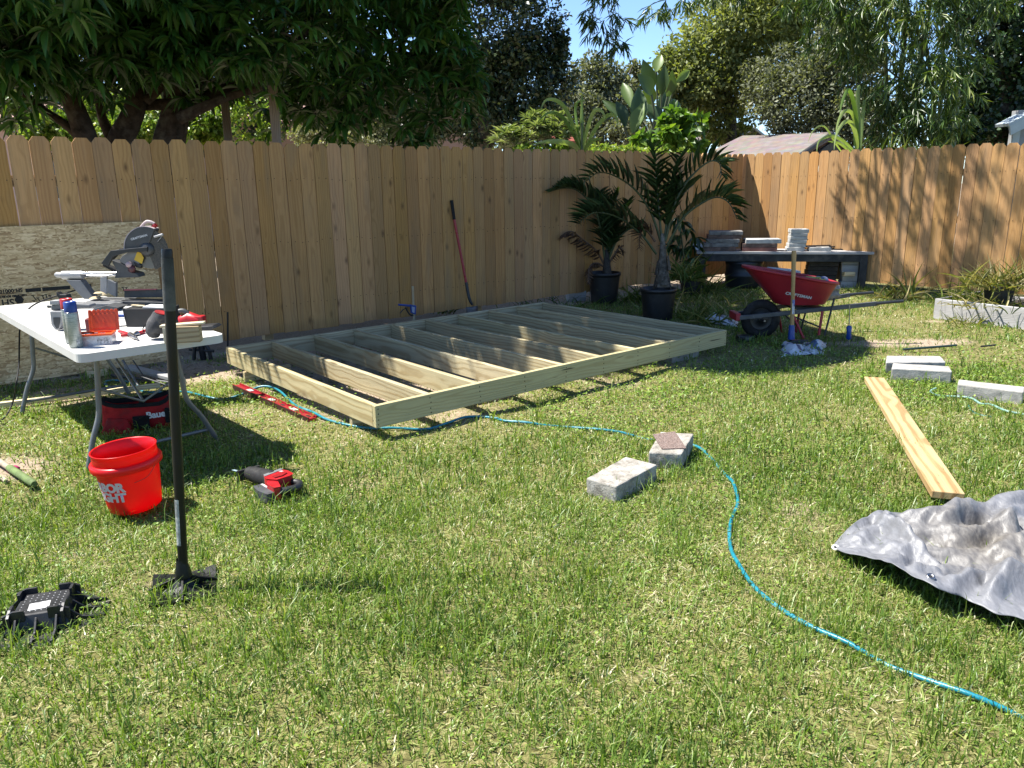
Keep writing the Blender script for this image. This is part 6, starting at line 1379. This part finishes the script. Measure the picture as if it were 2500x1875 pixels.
tint = np.clip(rng.normal(.42, .2, len(Pm))+.1*np.sin(Pm[:, 0]*2.1)*np.cos(Pm[:, 2]*2.7), 0, 1)
# the nearest leaves in view are leaves one by one, the rest one mass
ppx = 1250+FPX*Pm[:, 0]/Pm[:, 1]; vis = (ppx > 0) & (ppx < 1180) & ((Pm[:, 2]-CH)/Pm[:, 1] < .255)
order = np.argsort(np.where(vis, Pm[:, 1], 99)); one = order[:300]; rest = order[300:]
LM = []
for k in range(5):
    me = np_mesh('leaf', MLEAF[0]*np.array([1, .25, 1]), MLEAF[1], np.full(len(MLEAF[0]), .22+.14*k)); me.materials.append(MANGO); LM.append(me)
Dn, Yn, Zn = frames(Dm[one], Um[one])
for i, q in enumerate(one):
    o = bpy.data.objects.new('leaf', LM[int(min(4, max(0, (tint[q]-.15)/.14)))]); COL.objects.link(o); o.parent = MT
    s = Lm[q]; mm = Matrix([[Dn[i][r]*s, Yn[i][r]*s, Zn[i][r]*s, Pm[q][r]-MO[r]] for r in range(3)]+[[0, 0, 0, 1]]); o.matrix_local = mm
vv, ff = leaf_cloud(Pm[rest]-np.array(MO), Dm[rest], Um[rest], Lm[rest], Lm[rest]*.25, MLEAF)
stuff(link('foliage', np_mesh('foliage', vv, ff, np.repeat(tint[rest], len(MLEAF[0]))), MANGO, MT))

# ------------------------------------------------------------------ small leaved trees behind
def crown_tree(name, label, base, clumps, leaf, mt_, tint=(.5, .2), trunk=None, group=None, flat=.25, lit=False, cat='tree', core=True, aspect=.5, tpl=RHOMB, extra=()):
    t_ = thing(name, label, cat, base, 0, group); O = np.array(base); P_, D_, T_ = [], [], []
    for c_, r_, n in clumps:
        m_ = max(4, int(n/75)); sub, sd = ell(c_, np.array(r_)*.8, m_, .45)
        for s_ in sub:
            q = int(n/m_); sr = np.array(r_)*R.uniform(.14, .36); p, d = ell(s_, sr, q, .35); P_.append(p); D_.append(rdir(q)*.8+d*.6-np.array([0, 0, flat])); T_.append(rng.normal(tint[0]+R.uniform(-.18, .18), tint[1], q))
    P_, D_, T_ = np.concatenate(P_), np.concatenate(D_), np.concatenate(T_)
    k = shade_ok(P_) & (P_[:, 2] > .3); P_, D_, T_ = P_[k], D_[k], T_[k]; n = len(P_)
    Ls = rng.uniform(.65, 1.25, n)*leaf
    vv, ff = leaf_cloud(P_-O, D_, rdir(n)*.8+np.array([0, 0, .7]), Ls, Ls*aspect, tpl)
    stuff(link('crown', np_mesh('crown', vv, ff, np.repeat(np.clip(T_, 0, 1), len(tpl[0]))), mt_, t_))
    if trunk:
        for pts, r0, r1 in trunk:
            P = smoothpts([V(*p)-V(*base) for p in pts], 5); k = len(P); MB().tube(P, [r0+(r1-r0)*i/(k-1) for i in range(k)], 8).build('trunk' if r0 > .12 else 'limb', BARKG, t_)
    return t_
def at(px, py, Y): return tuple(A(px, py, Y))
def clump(px, py, Y, rx, ry, n, rd=None):   # radii in photo points
    p = A(px, py, Y); k = Y/FPX; return (tuple(p), (rx*k, (rd or rx*k*.8), ry*k), n)
def base(px, Y): p = A(px, 400, Y); return (p.x, p.y, 0)
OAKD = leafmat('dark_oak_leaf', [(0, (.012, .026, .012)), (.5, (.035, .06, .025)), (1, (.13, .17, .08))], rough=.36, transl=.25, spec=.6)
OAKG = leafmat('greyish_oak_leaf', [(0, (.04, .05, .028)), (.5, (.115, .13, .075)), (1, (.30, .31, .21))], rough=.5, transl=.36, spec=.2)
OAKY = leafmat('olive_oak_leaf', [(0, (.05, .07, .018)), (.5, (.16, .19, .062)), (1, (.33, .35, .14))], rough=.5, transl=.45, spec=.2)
crown_tree('oak_tree', 'dark leafy oak right of the mango tree with silvery edges against the sky', base(1180, 17), [clump(1190, 60, 17, 175, 150, 11000), clump(1290, 200, 17, 110, 120, 7000), clump(1130, 230, 17.5, 150, 110, 7000), clump(1230, 300, 17, 130, 70, 4500), clump(1010, 250, 18, 120, 110, 5000), clump(1340, 120, 17, 50, 90, 1800), clump(1200, -120, 17, 170, 120, 5000)],
           .11, OAKD, (.5, .24), [([base(1180, 17), at(1185, 330, 17), at(1175, 230, 17), at(1200, 120, 17)], .2, .08), ([at(1180, 280, 17), at(1240, 220, 17), at(1300, 150, 17)], .08, .03)])
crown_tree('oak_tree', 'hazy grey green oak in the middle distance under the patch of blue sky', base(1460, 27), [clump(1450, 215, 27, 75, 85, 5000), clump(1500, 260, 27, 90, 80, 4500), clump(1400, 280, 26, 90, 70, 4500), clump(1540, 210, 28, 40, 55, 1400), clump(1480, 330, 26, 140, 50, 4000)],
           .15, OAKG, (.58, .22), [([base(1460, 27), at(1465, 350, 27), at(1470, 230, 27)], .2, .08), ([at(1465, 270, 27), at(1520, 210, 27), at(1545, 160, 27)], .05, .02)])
crown_tree('oak_tree', 'tall sunlit olive green oak behind the brown roofed house', base(1790, 27), [clump(1720, 150, 27, 120, 95, 7500), clump(1840, 60, 27, 160, 110, 9500), clump(1960, 110, 28, 150, 130, 8500), clump(1690, 210, 26.5, 85, 70, 4500), clump(1900, -60, 27, 200, 110, 6500), clump(1780, 210, 27, 110, 60, 4500), clump(1650, 165, 26.5, 50, 50, 1800), clump(1760, 300, 27.5, 90, 60, 3500)],
           .16, OAKY, (.60, .2), [([base(1790, 27), at(1785, 290, 27), at(1768, 225, 27), at(1757, 190, 27), at(1700, 140, 27)], .22, .06), ([at(1757, 195, 27), at(1735, 200, 27), at(1700, 215, 27)], .08, .03), ([at(1785, 280, 27), at(1740, 262, 27), at(1700, 250, 27)], .10, .04), ([at(1770, 230, 27), at(1830, 120, 27), at(1880, 30, 27)], .10, .04)])
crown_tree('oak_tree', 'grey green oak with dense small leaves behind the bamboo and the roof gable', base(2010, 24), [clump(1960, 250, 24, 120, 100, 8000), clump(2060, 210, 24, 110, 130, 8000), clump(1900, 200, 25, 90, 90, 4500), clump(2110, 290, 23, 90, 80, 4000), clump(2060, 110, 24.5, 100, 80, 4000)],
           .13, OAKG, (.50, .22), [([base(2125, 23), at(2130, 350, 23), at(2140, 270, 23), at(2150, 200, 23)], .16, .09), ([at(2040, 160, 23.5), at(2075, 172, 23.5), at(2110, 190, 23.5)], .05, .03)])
VINE = leafmat('vine_leaf', [(0, (.008, .018, .006)), (.5, (.018, .042, .012)), (.85, (.05, .10, .03)), (1, (.22, .30, .16))], rough=.4, transl=.2, spec=.5)
crown_tree('vine_covered_tree', 'very dark tree smothered in round leaved vines at the right edge', base(2440, 16), [clump(2440, 40, 16, 120, 150, 5500), clump(2480, 200, 16.5, 110, 130, 4500), clump(2370, 260, 15.2, 60, 100, 3200), clump(2330, 320, 15, 60, 45, 1600), clump(2560, 100, 16, 110, 200, 3500), clump(2420, 330, 16, 120, 60, 2600)],
           .10, VINE, (.42, .24), [([base(2440, 16.6), at(2445, 330, 16.6), at(2450, 150, 16.6), at(2440, 0, 16.6)], .35, .2)], aspect=.85)
# sunlit shrubs seen through the mango trunks and the pale wall behind
SHR = leafmat('bright_shrub_leaf', [(0, (.05, .09, .012)), (.5, (.14, .24, .03)), (1, (.36, .42, .09))], rough=.42, transl=.45, spec=.45)
gB = 'sunlit shrubs glimpsed under the mango tree'
for px, py, rx, ry, Y, lab in ((115, 315, 60, 45, 13.5, 'sunlit yellow green shrub glimpsed at the far left under the mango tree'), (250, 270, 70, 70, 15, 'leafy shrub glimpsed between the two left mango trunks'), (490, 310, 55, 45, 13.5, 'bright green shrub glimpsed right of the main mango trunk'), (600, 290, 90, 70, 16, 'green shrub glimpsed behind the old wooden posts'), (320, 320, 70, 50, 14.5, 'green shrub glimpsed between the middle and main mango trunks'), (400, 260, 110, 60, 17, 'shady shrub glimpsed behind the main mango trunk')):
    crown_tree('shrub', lab, base(px, Y), [clump(px, py, Y, rx, ry, 2200)], .10, SHR, (.5, .25), None, gB, cat='shrub')
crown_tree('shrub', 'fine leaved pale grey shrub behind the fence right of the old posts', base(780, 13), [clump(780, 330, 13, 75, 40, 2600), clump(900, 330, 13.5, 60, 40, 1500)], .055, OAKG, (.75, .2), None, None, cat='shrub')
crown_tree('shrub', 'dark undergrowth mass standing behind the mango tree', base(350, 20), [clump(150, 200, 20, 240, 170, 5200), clump(520, 210, 20, 200, 150, 4200), clump(820, 190, 20, 190, 150, 4200), clump(350, 60, 21, 350, 130, 4200), clump(1000, 300, 19, 120, 50, 1800)], .22, OAKD, (.4, .25), None, None, cat='shrub')

# ------------------------------------------------------------------ bamboo
BAMB = leafmat('bamboo_leaf', [(0, (.018, .040, .008)), (.45, (.05, .10, .018)), (.8, (.12, .18, .035)), (1, (.26, .30, .09))], rough=.36, transl=.35, spec=.55)
BLF = leaf_tpl(2, .12, .16, .35, .3)
def sprays(C, n_leaf=(6, 11), L0=.15, L1=.26, lean=None):
    P_, D_, U_ = [], [], []
    for c_ in C:
        a0 = rng.random()*6.28; ax = np.array([math.cos(a0)*.6, math.sin(a0)*.6, -.55]) if lean is None else np.array(lean)+rng.normal(0, .3, 3)
        for j in range(int(rng.integers(*n_leaf))):
            P_.append(c_+ax*rng.uniform(0, .14)); D_.append(ax*.9+rng.normal(0, .42, 3)+np.array([0, 0, -.25])); U_.append(rdir(1)[0]*.6+np.array([0, 0, .8]))
    return np.array(P_), np.array(D_), np.array(U_)
def bamboo(name, label, base_, culms, C, parent_leaf=True, lean=None, L0=.15, L1=.26):
    t_ = thing(name, label, 'bamboo', base_); O = V(*base_)
    for pts, r in culms:
        P = smoothpts([V(*p)-O for p in pts], 5); k = len(P); MB().tube(P, [r*(1-.75*i/(k-1)) for i in range(k)], 6).build('culm', mat('bamboo_culm', (.10, .13, .04), .45, 0, .2, 9), t_)
    P_, D_, U_ = sprays(C, lean=lean); n = len(P_); Ls = rng.uniform(L0, L1, n)
    vv, ff = leaf_cloud(P_-np.array(base_), D_, U_, Ls, Ls*.105+.004, BLF)
    tn = np.clip(rng.normal(.5, .22, n)+.15*np.sin(P_[:, 0]*3+P_[:, 2]*2), 0, 1)
    stuff(link('foliage', np_mesh('foliage', vv, ff, np.repeat(tn, len(BLF[0]))), BAMB, t_)); return t_
def many(L_): return np.concatenate([ell(c_, r_, n, .3)[0] for c_, r_, n in L_])
C = many([clump(2200, 120, 13.4, 140, 150, 330, .8), clump(2280, 250, 13.0, 90, 110, 230, .7), clump(2080, 40, 13.8, 120, 90, 200, .8), clump(2330, 60, 13.6, 110, 130, 190, .8), clump(2200, 300, 13.2, 60, 60, 90, .6), clump(2250, -110, 13.6, 230, 120, 240, 1.2), clump(2000, -10, 13.8, 90, 60, 90, .7)])
bb = base(2290, 14.2)
bamboo('bamboo_clump', 'tall bamboo with hanging narrow leaves behind the right fence', bb, [([bb, at(2280, 250, 14.2), at(2230, 60, 14), at(2100, -60, 13.8)], .05), ([bb, at(2300, 200, 14.3), at(2290, 0, 14.2), at(2230, -200, 14)], .05), ([base(2330, 14.4), at(2340, 200, 14.4), at(2330, 0, 14.2), at(2300, -200, 14)], .05), ([bb, at(2250, 280, 13.9), at(2180, 180, 13.6), at(2100, 130, 13.4)], .03), ([bb, at(2270, 300, 13.8), at(2230, 250, 13.3), at(2200, 270, 13.0)], .03)], C)
# arching culms that reach over the yard from the right, high above the frame, and their hanging tips
tips = many([clump(1480, 40, 11.2, 42, 60, 26, .3), clump(1500, 85, 11.2, 30, 32, 14, .25), clump(1450, 20, 11.4, 20, 34, 9, .2), clump(1590, 22, 11.2, 26, 24, 9, .25), clump(1640, 10, 11.3, 30, 22, 9, .25), clump(1720, -6, 11.4, 40, 14, 7, .25), clump(1760, -30, 11.4, 80, 30, 18, .3)])
over = many([((2.9, 11.0, 5.8), (1.2, .8, .9), 200), ((4.2, 11.2, 6.6), (1.2, .9, .9), 230), ((3.3, 10.2, 7.4), (1.3, .7, .7), 170), ((2.2, 10.6, 6.6), (.9, .7, .8), 120), ((2.0, 11.2, 5.0), (.7, .6, .4), 26)])
hb_ = (6.9, 14.4, 0)
bamboo('arching_bamboo', 'bamboo arching over the fence from the right with leaf tips hanging against the blue sky', hb_, [([hb_, (6.6, 13.8, 4.5), (5.2, 12.4, 7.0), (3.4, 11.2, 6.6), (2.0, 11.1, 4.9), at(1490, 30, 11.2)], .045), ([hb_, (6.8, 13.4, 5.0), (5.2, 11.8, 7.9), (3.5, 10.4, 7.8)], .045), ([hb_, (6.2, 13.6, 4.0), (4.6, 12.0, 6.2), (3.2, 11.3, 5.3), at(1650, -10, 11.3)], .035), ([(2.3, 11.1, 5.3), at(1500, 20, 11.2), at(1508, 95, 11.2)], .010)], np.concatenate([tips, over]), L0=.14, L1=.22)

# ------------------------------------------------------------------ plants looking over the fence
PADD = leafmat('paddle_leaf', [(0, (.03, .055, .022)), (.5, (.065, .115, .04)), (1, (.18, .26, .06))], rough=.42, transl=.32, spec=.5)
PTPL = leaf_tpl(7, .30, .16, .45, .25)
O = V(*base(1590, 17)); BOP = thing('giant_bird_of_paradise', 'tall paddle leaved bird of paradise plant standing behind the fence below the sky', 'plant', O)
def paddle(b_, m_, t_, wpx, Y, tn, face=None):
    k = Y/FPX; p0, p1, p2 = A(*b_, Y)-O, A(*m_, Y)-O, A(*t_, Y-R.uniform(-.3, .4))-O
    MB().tube(smoothpts([V(0+R.uniform(-.15, .15), R.uniform(-.2, .2), .6), p0.lerp(V(0, 0, .6), .3), p0, p1], 4), .022, 6).build('leaf_stalk', RACH, BOP)
    D = p2-p1; U = V(*(face or (R.uniform(-.5, .5), -1, .35)))
    vv, ff = leaf_cloud(np.array([p1]), np.array([D]), np.array([U]), D.length, wpx*k*1.35, PTPL)
    o = link('leaf', np_mesh('leaf', vv-np.array(p1), ff, np.full(len(vv), tn), True), PADD, BOP); o.location = p1
for a in (((1570, 330), (1548, 320), (1566, 205), 32, 16.4, .45), ((1560, 330), (1545, 325), (1570, 246), 24, 16.2, .75), ((1530, 330), (1525, 310), (1508, 240), 22, 16.6, .2), ((1600, 300), (1590, 225), (1572, 145), 26, 17.2, .5), ((1605, 290), (1602, 175), (1613, 130), 20, 17.4, .8), ((1610, 300), (1616, 230), (1622, 158), 22, 17.3, .3), ((1598, 290), (1590, 232), (1562, 178), 30, 17.0, .55),
          ((1615, 300), (1630, 235), (1644, 175), 20, 17.5, .45), ((1620, 300), (1650, 200), (1688, 168), 14, 17.6, .95), ((1580, 320), (1540, 262), (1520, 195), 20, 17.6, .7), ((1590, 320), (1605, 270), (1640, 215), 24, 17.8, .25), ((1570, 330), (1520, 290), (1470, 240), 16, 17.8, .4), ((1600, 330), (1630, 262), (1666, 250), 20, 17.5, .15), ((1600, 330), (1575, 262), (1590, 200), 28, 17.7, .6), ((1590, 330), (1610, 300), (1585, 250), 26, 17.0, .2)):
    paddle(*a)
BROAD = leafmat('broad_bright_leaf', [(0, (.04, .085, .014)), (.5, (.10, .20, .025)), (1, (.26, .36, .06))], rough=.42, transl=.45, spec=.45)
t_ = crown_tree('broad_leaved_shrub', 'bright green broad leaved shrub above the fence left of the brown roof', base(1650, 14.8), [clump(1655, 320, 14.8, 62, 50, 760), clump(1600, 345, 14.6, 60, 25, 300), clump(1690, 345, 14.8, 45, 30, 300), clump(1640, 290, 14.9, 40, 26, 220)], .17, BROAD, (.55, .22), None, cat='shrub', aspect=.62, tpl=leaf_tpl(2, .2, .25, .4, .3))
SILV = leafmat('silvery_leaf', [(0, (.05, .075, .03)), (.5, (.13, .18, .075)), (1, (.36, .40, .24))], rough=.38, transl=.35, spec=.55)
O = V(*base(1280, 12.6)); sh = thing('rosette_shrub', 'shrub with silvery rosettes of narrow leaves rising above the fence left of the cane', 'shrub', O)
Cs = many([clump(1240, 345, 12.6, 40, 26, 22, .35), clump(1290, 330, 12.7, 55, 40, 36, .4), clump(1340, 320, 12.8, 50, 40, 34, .4), clump(1375, 335, 12.6, 35, 34, 20, .35), clump(1310, 292, 12.8, 25, 18, 9, .3)])
P_, D_, U_ = [], [], []
for c_ in Cs:
    for j in range(13):
        a = j*2.4; q = np.array([math.cos(a), math.sin(a), rng.uniform(-.1, 1.2)]); P_.append(c_); D_.append(q); U_.append(np.array([0, 0, 1.])-q*.2)
n = len(P_); Ls = rng.uniform(.12, .20, n); vv, ff = leaf_cloud(np.array(P_)-np.array(O), np.array(D_), np.array(U_), Ls, Ls*.24, leaf_tpl(2, .2, .2, .45, .3))
stuff(link('crown', np_mesh('crown', vv, ff, np.repeat(np.clip(rng.normal(.55, .22, n), 0, 1), 9)), SILV, sh))
for k in range(9): q = Cs[int(rng.integers(len(Cs)))]; MB().tube([V(0, 0, .3), V(*q)*.5+V(0, 0, .4)-O*.5, V(*q)-O], [.02, .014, .008], 6).build('stem', RACH, sh)
# low hedge whose sunlit top shows over the fence
crown_tree('hedge', 'low sunlit yellow green hedge just topping the back fence', base(1470, 12.9), [clump(1330, 372, 12.3, 90, 18, 900, .4), clump(1480, 372, 12.8, 110, 18, 1100, .4), clump(1600, 376, 13.4, 90, 16, 900, .4)], .075, SHR, (.72, .2), None, cat='hedge')
CANE = leafmat('cane_leaf', [(0, (.06, .11, .03)), (.5, (.13, .22, .05)), (1, (.34, .42, .16))], rough=.4, transl=.4, spec=.5)
CTPL = leaf_tpl(8, .25, .55, .3, .8)
def cane(name, label, bx, Y, leaves_):
    O = V(*base(bx, Y)); t_ = thing(name, label, 'cane plant', O)
    MB().tube([V(0, 0, 0), A(bx, 372, Y)-O, A(bx, 300, Y)-O], [.03, .028, .014], 8).build('stem', mat('cane_stem', (.12, .16, .05), .5), t_)
    for pts, wpx, tn in leaves_:
        P = smoothpts([A(x, y, Y+dy)-O for x, y, dy in pts], 5); k = len(P); w_ = wpx*Y/FPX; vs = []
        for i, p in enumerate(P):
            tg = (P[min(i+1, k-1)]-P[max(i-1, 0)]).normalized(); sd = tg.cross(V(.25, 1, .1)).normalized(); nrm = sd.cross(tg); u = i/(k-1); hw2 = w_*.5*min(1, (1-u)*2.2)**.8*min(1, .5+2*u)
            vs += [p-sd*hw2+nrm*hw2*.35, p, p+sd*hw2+nrm*hw2*.35]
        fs = [f for i in range(k-1) for f in ((i*3, i*3+3, i*3+4, i*3+1), (i*3+1, i*3+4, i*3+5, i*3+2))]
        link('leaf', np_mesh('leaf', np.array([tuple(v) for v in vs]), np.array(fs), np.full(len(vs), tn), True), CANE, t_)
cane('cane_plant', 'tall cane plant with arching strap leaves above the fence left of the palm', 1420, 12.4, [([(1421, 370, 0), (1420, 300, 0), (1421, 224, .05)], 9, .6), ([(1418, 372, 0), (1400, 310, -.1), (1372, 255, -.3), (1335, 243, -.5), (1318, 272, -.6)], 9, .8), ([(1418, 370, 0), (1395, 320, -.2), (1372, 285, -.3), (1340, 275, -.5), (1310, 300, -.7)], 8, .4), ([(1422, 372, 0), (1432, 320, -.1), (1450, 272, -.3), (1470, 272, -.4), (1478, 292, -.5)], 9, .9), ([(1424, 372, 0), (1450, 320, -.2), (1480, 284, -.3), (1502, 284, -.4), (1510, 312, -.5)], 9, .7),
     ([(1424, 372, 0), (1445, 345, -.2), (1470, 338, -.3)], 8, .5), ([(1416, 372, 0), (1395, 352, -.2), (1345, 345, -.4), (1300, 352, -.5)], 12, .8), ([(1420, 372, 0), (1405, 280, .2), (1410, 250, .2), (1430, 245, .2)], 6, .5)])
cane('cane_plant', 'cane plant with folded strap leaves above the right fence beside the roof gable', 2096, 13.0, [([(2098, 372, 0), (2097, 300, 0), (2094, 240, 0), (2097, 210, 0), (2102, 218, 0)], 9, .7), ([(2100, 372, 0), (2105, 300, .1), (2111, 245, .1), (2108, 262, .1)], 8, .7), ([(2096, 372, 0), (2092, 300, -.1), (2082, 240, -.2), (2070, 220, -.3), (2056, 250, -.4), (2050, 280, -.5)], 9, .5), ([(2096, 372, 0), (2090, 330, -.1), (2078, 300, -.2), (2060, 300, -.3), (2042, 330, -.4), (2036, 368, -.5)], 9, .95), ([(2094, 340, 0), (2082, 280, -.1), (2062, 272, -.2), (2046, 300, -.3), (2040, 340, -.4)], 8, .85), ([(2090, 374, 0), (2060, 345, -.2), (2030, 332, -.3), (2000, 345, -.4), (1994, 372, -.5)], 7, .75), ([(2080, 374, 0), (2050, 350, -.2), (2020, 345, -.3)], 6, .8), ([(2092, 374, 0), (2088, 330, 0), (2092, 300, 0)], 8, .3), ([(2060, 378, 0), (2040, 350, -.2), (2012, 308, -.3), (1985, 320, -.3), (1972, 350, -.4)], 4, .95)])
O = V(*base(2160, 12.2)); tuft('grass_tuft', 'bright grass and vine leaves topping the right fence below the bamboo', 'weeds', (A(2250, 360, 11.6).x, A(2250, 360, 11.6).y+.5, 1.75), 260, .45, .8, (.5, .2), .012, None, .5)
tuft('grass_tuft', 'small curled grass blade standing above the right fence', 'weeds', (A(2162, 360, 12.).x, A(2162, 360, 12.).y, 1.7), 12, .55, .1, (.6, .15), .012, None, 1.5)

# ------------------------------------------------------------------ posts, pole and houses beyond
POSTW = wood('old_post_wood', (.30, .235, .175), (.18, .135, .095), 'Z', 20, .3, grey=(.27, .25, .22), rough=.9)
def post(label, px, py, Y, wd):
    p = A(px, py, Y); b0 = V(A(px+10, 380, Y).x, Y, 0); o = MB().box((0, 0, 0), (wd, wd, p.z)).build('old_post', POSTW, None, .004); o.location = ((p.x+b0.x)/2, Y, p.z/2); o.rotation_euler = (0, math.atan2(p.x-b0.x, p.z), .3); tag(o, label, 'post', 'old posts standing behind the back fence')
post('taller weathered post with a square top standing behind the back fence', 665, 210, 9.4, .105)
post('darker shaded post left of the pale one behind the back fence', 548, 240, 10.4, .10)
p = A(1550, 143, 48); o = MB().tube([V(p.x+.2, 48, 0), p], [.16, .12], 10).build('utility_pole', mat('pole_wood', (.26, .22, .19), .9)); tag(o, 'distant grey utility pole against the sky left of the paddle leaves', 'utility pole')
STUC = mat('pink_stucco', (.62, .47, .42), .9, 0, .06, 4)
SHIN, t, b, o = nodes('brown_shingle_roof'); co = objco(t); br = N(t, 'ShaderNodeTexBrick'); br.inputs['Scale'].default_value = 1.; br.inputs['Brick Width'].default_value = .35; br.inputs['Row Height'].default_value = .15; br.inputs['Mortar Size'].default_value = .012
br.inputs['Color1'].default_value = (.085, .056, .045, 1); br.inputs['Color2'].default_value = (.125, .088, .074, 1); br.inputs['Mortar'].default_value = (.05, .035, .03, 1)
L(t, co, br.inputs['Vector']); L(t, mixc(t, br.outputs['Color'], noi(t, co, 3, 5, out='Color'), .12), b.inputs['Base Color']); b.inputs['Roughness'].default_value = .9; bump(t, b, br.outputs['Fac'], .4, .01)
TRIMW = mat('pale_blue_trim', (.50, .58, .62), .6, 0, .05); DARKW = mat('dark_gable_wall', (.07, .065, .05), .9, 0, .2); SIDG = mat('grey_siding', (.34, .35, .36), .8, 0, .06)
def quadpart(nm, pts, mt_, parent, th=.12):
    P = [V(*p) for p in pts]; O = parent.matrix_world.translation; x = (P[1]-P[0]).normalized(); nrm = x.cross(P[-1]-P[0]).normalized(); y = nrm.cross(x); Mx = Matrix(((x.x, y.x, nrm.x, P[0].x-O.x), (x.y, y.y, nrm.y, P[0].y-O.y), (x.z, y.z, nrm.z, P[0].z-O.z), (0, 0, 0, 1)))
    Lc = [(p-P[0]) for p in P]; L2 = [(q.dot(x), q.dot(y)) for q in Lc]; return MB().prism(L2, -th, 0).build(nm, mt_, parent, 0, 1, Mx)
HS = thing('brown_roofed_house', 'house with a brown shingled gable roof beyond the fence corner', 'house', (8.5, 23, 0))
rl, rr2, el, er, re_ = A(1812, 331, 25.5), A(2030, 320, 21), A(1690, 392, 23.2), A(1925, 392, 18.9), A(2092, 374, 22.4)
quadpart('roof', [el, er, rr2, rl], SHIN, HS); quadpart('roof', [er+(re_-er)*0+V(0, 0, 0) if False else rr2+V(.02, .02, -.02), re_, re_+(rl-rr2), rl+V(.02, .02, -.02)], SHIN, HS)
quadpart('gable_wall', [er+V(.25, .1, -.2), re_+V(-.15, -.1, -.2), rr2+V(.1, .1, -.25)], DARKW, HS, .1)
MB().tube([er+V(0, -.06, -.06)-V(8.5, 23, 0), rr2+V(0, -.06, -.06)-V(8.5, 23, 0)], .06, 4).build('fascia', mat('dark_fascia', (.03, .028, .027), .6), HS); MB().tube([rr2+V(0, -.08, -.08)-V(8.5, 23, 0), re_+V(0, -.08, -.08)-V(8.5, 23, 0)], .07, 4).build('fascia', TRIMW, HS)
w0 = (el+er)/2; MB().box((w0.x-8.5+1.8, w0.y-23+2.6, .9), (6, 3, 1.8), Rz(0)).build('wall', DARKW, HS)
ul, ur, uel, uer, ufr = A(1700, 320, 30), A(1839, 309, 28.5), A(1640, 352, 28.5), A(1796, 334, 27.2), A(1866, 330, 29.0)
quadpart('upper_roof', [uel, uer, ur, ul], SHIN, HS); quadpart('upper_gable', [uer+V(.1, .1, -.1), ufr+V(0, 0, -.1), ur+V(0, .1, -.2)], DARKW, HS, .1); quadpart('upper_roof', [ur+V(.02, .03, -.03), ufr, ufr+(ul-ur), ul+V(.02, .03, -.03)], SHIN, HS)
MB().tube([uer+V(0, -.06, -.05)-V(8.5, 23, 0), ur+V(0, -.06, -.05)-V(8.5, 23, 0), ufr+V(0, -.06, -.05)-V(8.5, 23, 0)], .06, 4).build('fascia', TRIMW, HS)
PH = thing('pink_house', 'pale pink walled house glimpsed under the dark trees', 'house', (-8.5, 26, 0))
MB().box((0, 0, 1.7), (16, 5, 3.4)).build('wall', STUC, PH); MB().hull8([(-8.5, -3.2, 3.4), (8.5, -3.2, 3.4), (8.5, 3.2, 3.4), (-8.5, 3.2, 3.4)], [(-7, -.05, 4.6), (7, -.05, 4.6), (7, .05, 4.6), (-7, .05, 4.6)]).build('roof', mat('pinkish_tile', (.45, .27, .22), .9, 0, .2, 3), PH)
for x in (-5, -1.5, 2, 5.5): w_ = MB().box((x, -2.51, 1.9), (1.1, .06, 1.2)).build('window', TRIMW, PH); MB().box((x, -2.55, 1.9), (.95, .03, 1.05)).build('pane', mat('dark_pane', (.03, .04, .05), .08), w_)
gp = V(A(1400, 350, 19).x, 19, 0); RS = thing('red_shed', 'small shed with a red gable glimpsed behind the cane plant', 'shed', gp)
MB().box((0, 0, 1.0), (1.6, 1.5, 2.0)).build('wall', mat('cream_wall', (.55, .48, .36), .8), RS); q0, q1, q2 = A(1375, 318, 19)-gp, A(1420, 345, 18.6)-gp, A(1330, 345, 18.6)-gp
MB().hull8([q2+V(0, -.2, 0), q1+V(0, -.2, 0), q0+V(0, -.2, 0)], [q2+V(0, 1.2, 0), q1+V(0, 1.2, 0), q0+V(0, 1.2, 0)]).build('gable', mat('brick_red_paint', (.30, .06, .035), .8), RS)
SHD = thing('pale_eaved_shed', 'grey building corner with pale blue eaves at the right edge', 'shed', (A(2490, 360, 14).x+1, 14, 0))
O = SHD.matrix_world.translation; e0, e1, e2 = A(2447, 303, 14)-O, A(2560, 246, 14.4)-O, A(2700, 180, 15)-O
for (a, b2) in ((e0, e1), (e1, e2)):
    dd = b2-a; Mx = T(*((a+b2)/2)) @ Rz(math.atan2(dd.y, dd.x)) @ Ry(-math.asin(dd.z/dd.length)); MB().box((0, .0, -.02), (dd.length+.02, .26, .05)).build('roof_edge', TRIMW, SHD, 0, 1, Mx); MB().box((0, -.12, -.12), (dd.length, .03, .17)).build('fascia', TRIMW, SHD, 0, 1, Mx)
wl = A(2473, 330, 14.2)-O; MB().box((wl.x+1.25, .30, 1.35), (2.4, .2, 2.7)).build('wall', SIDG, SHD); MB().box((wl.x+.03, .17, 1.25), (.12, .05, 2.45)).build('corner_trim', TRIMW, SHD)
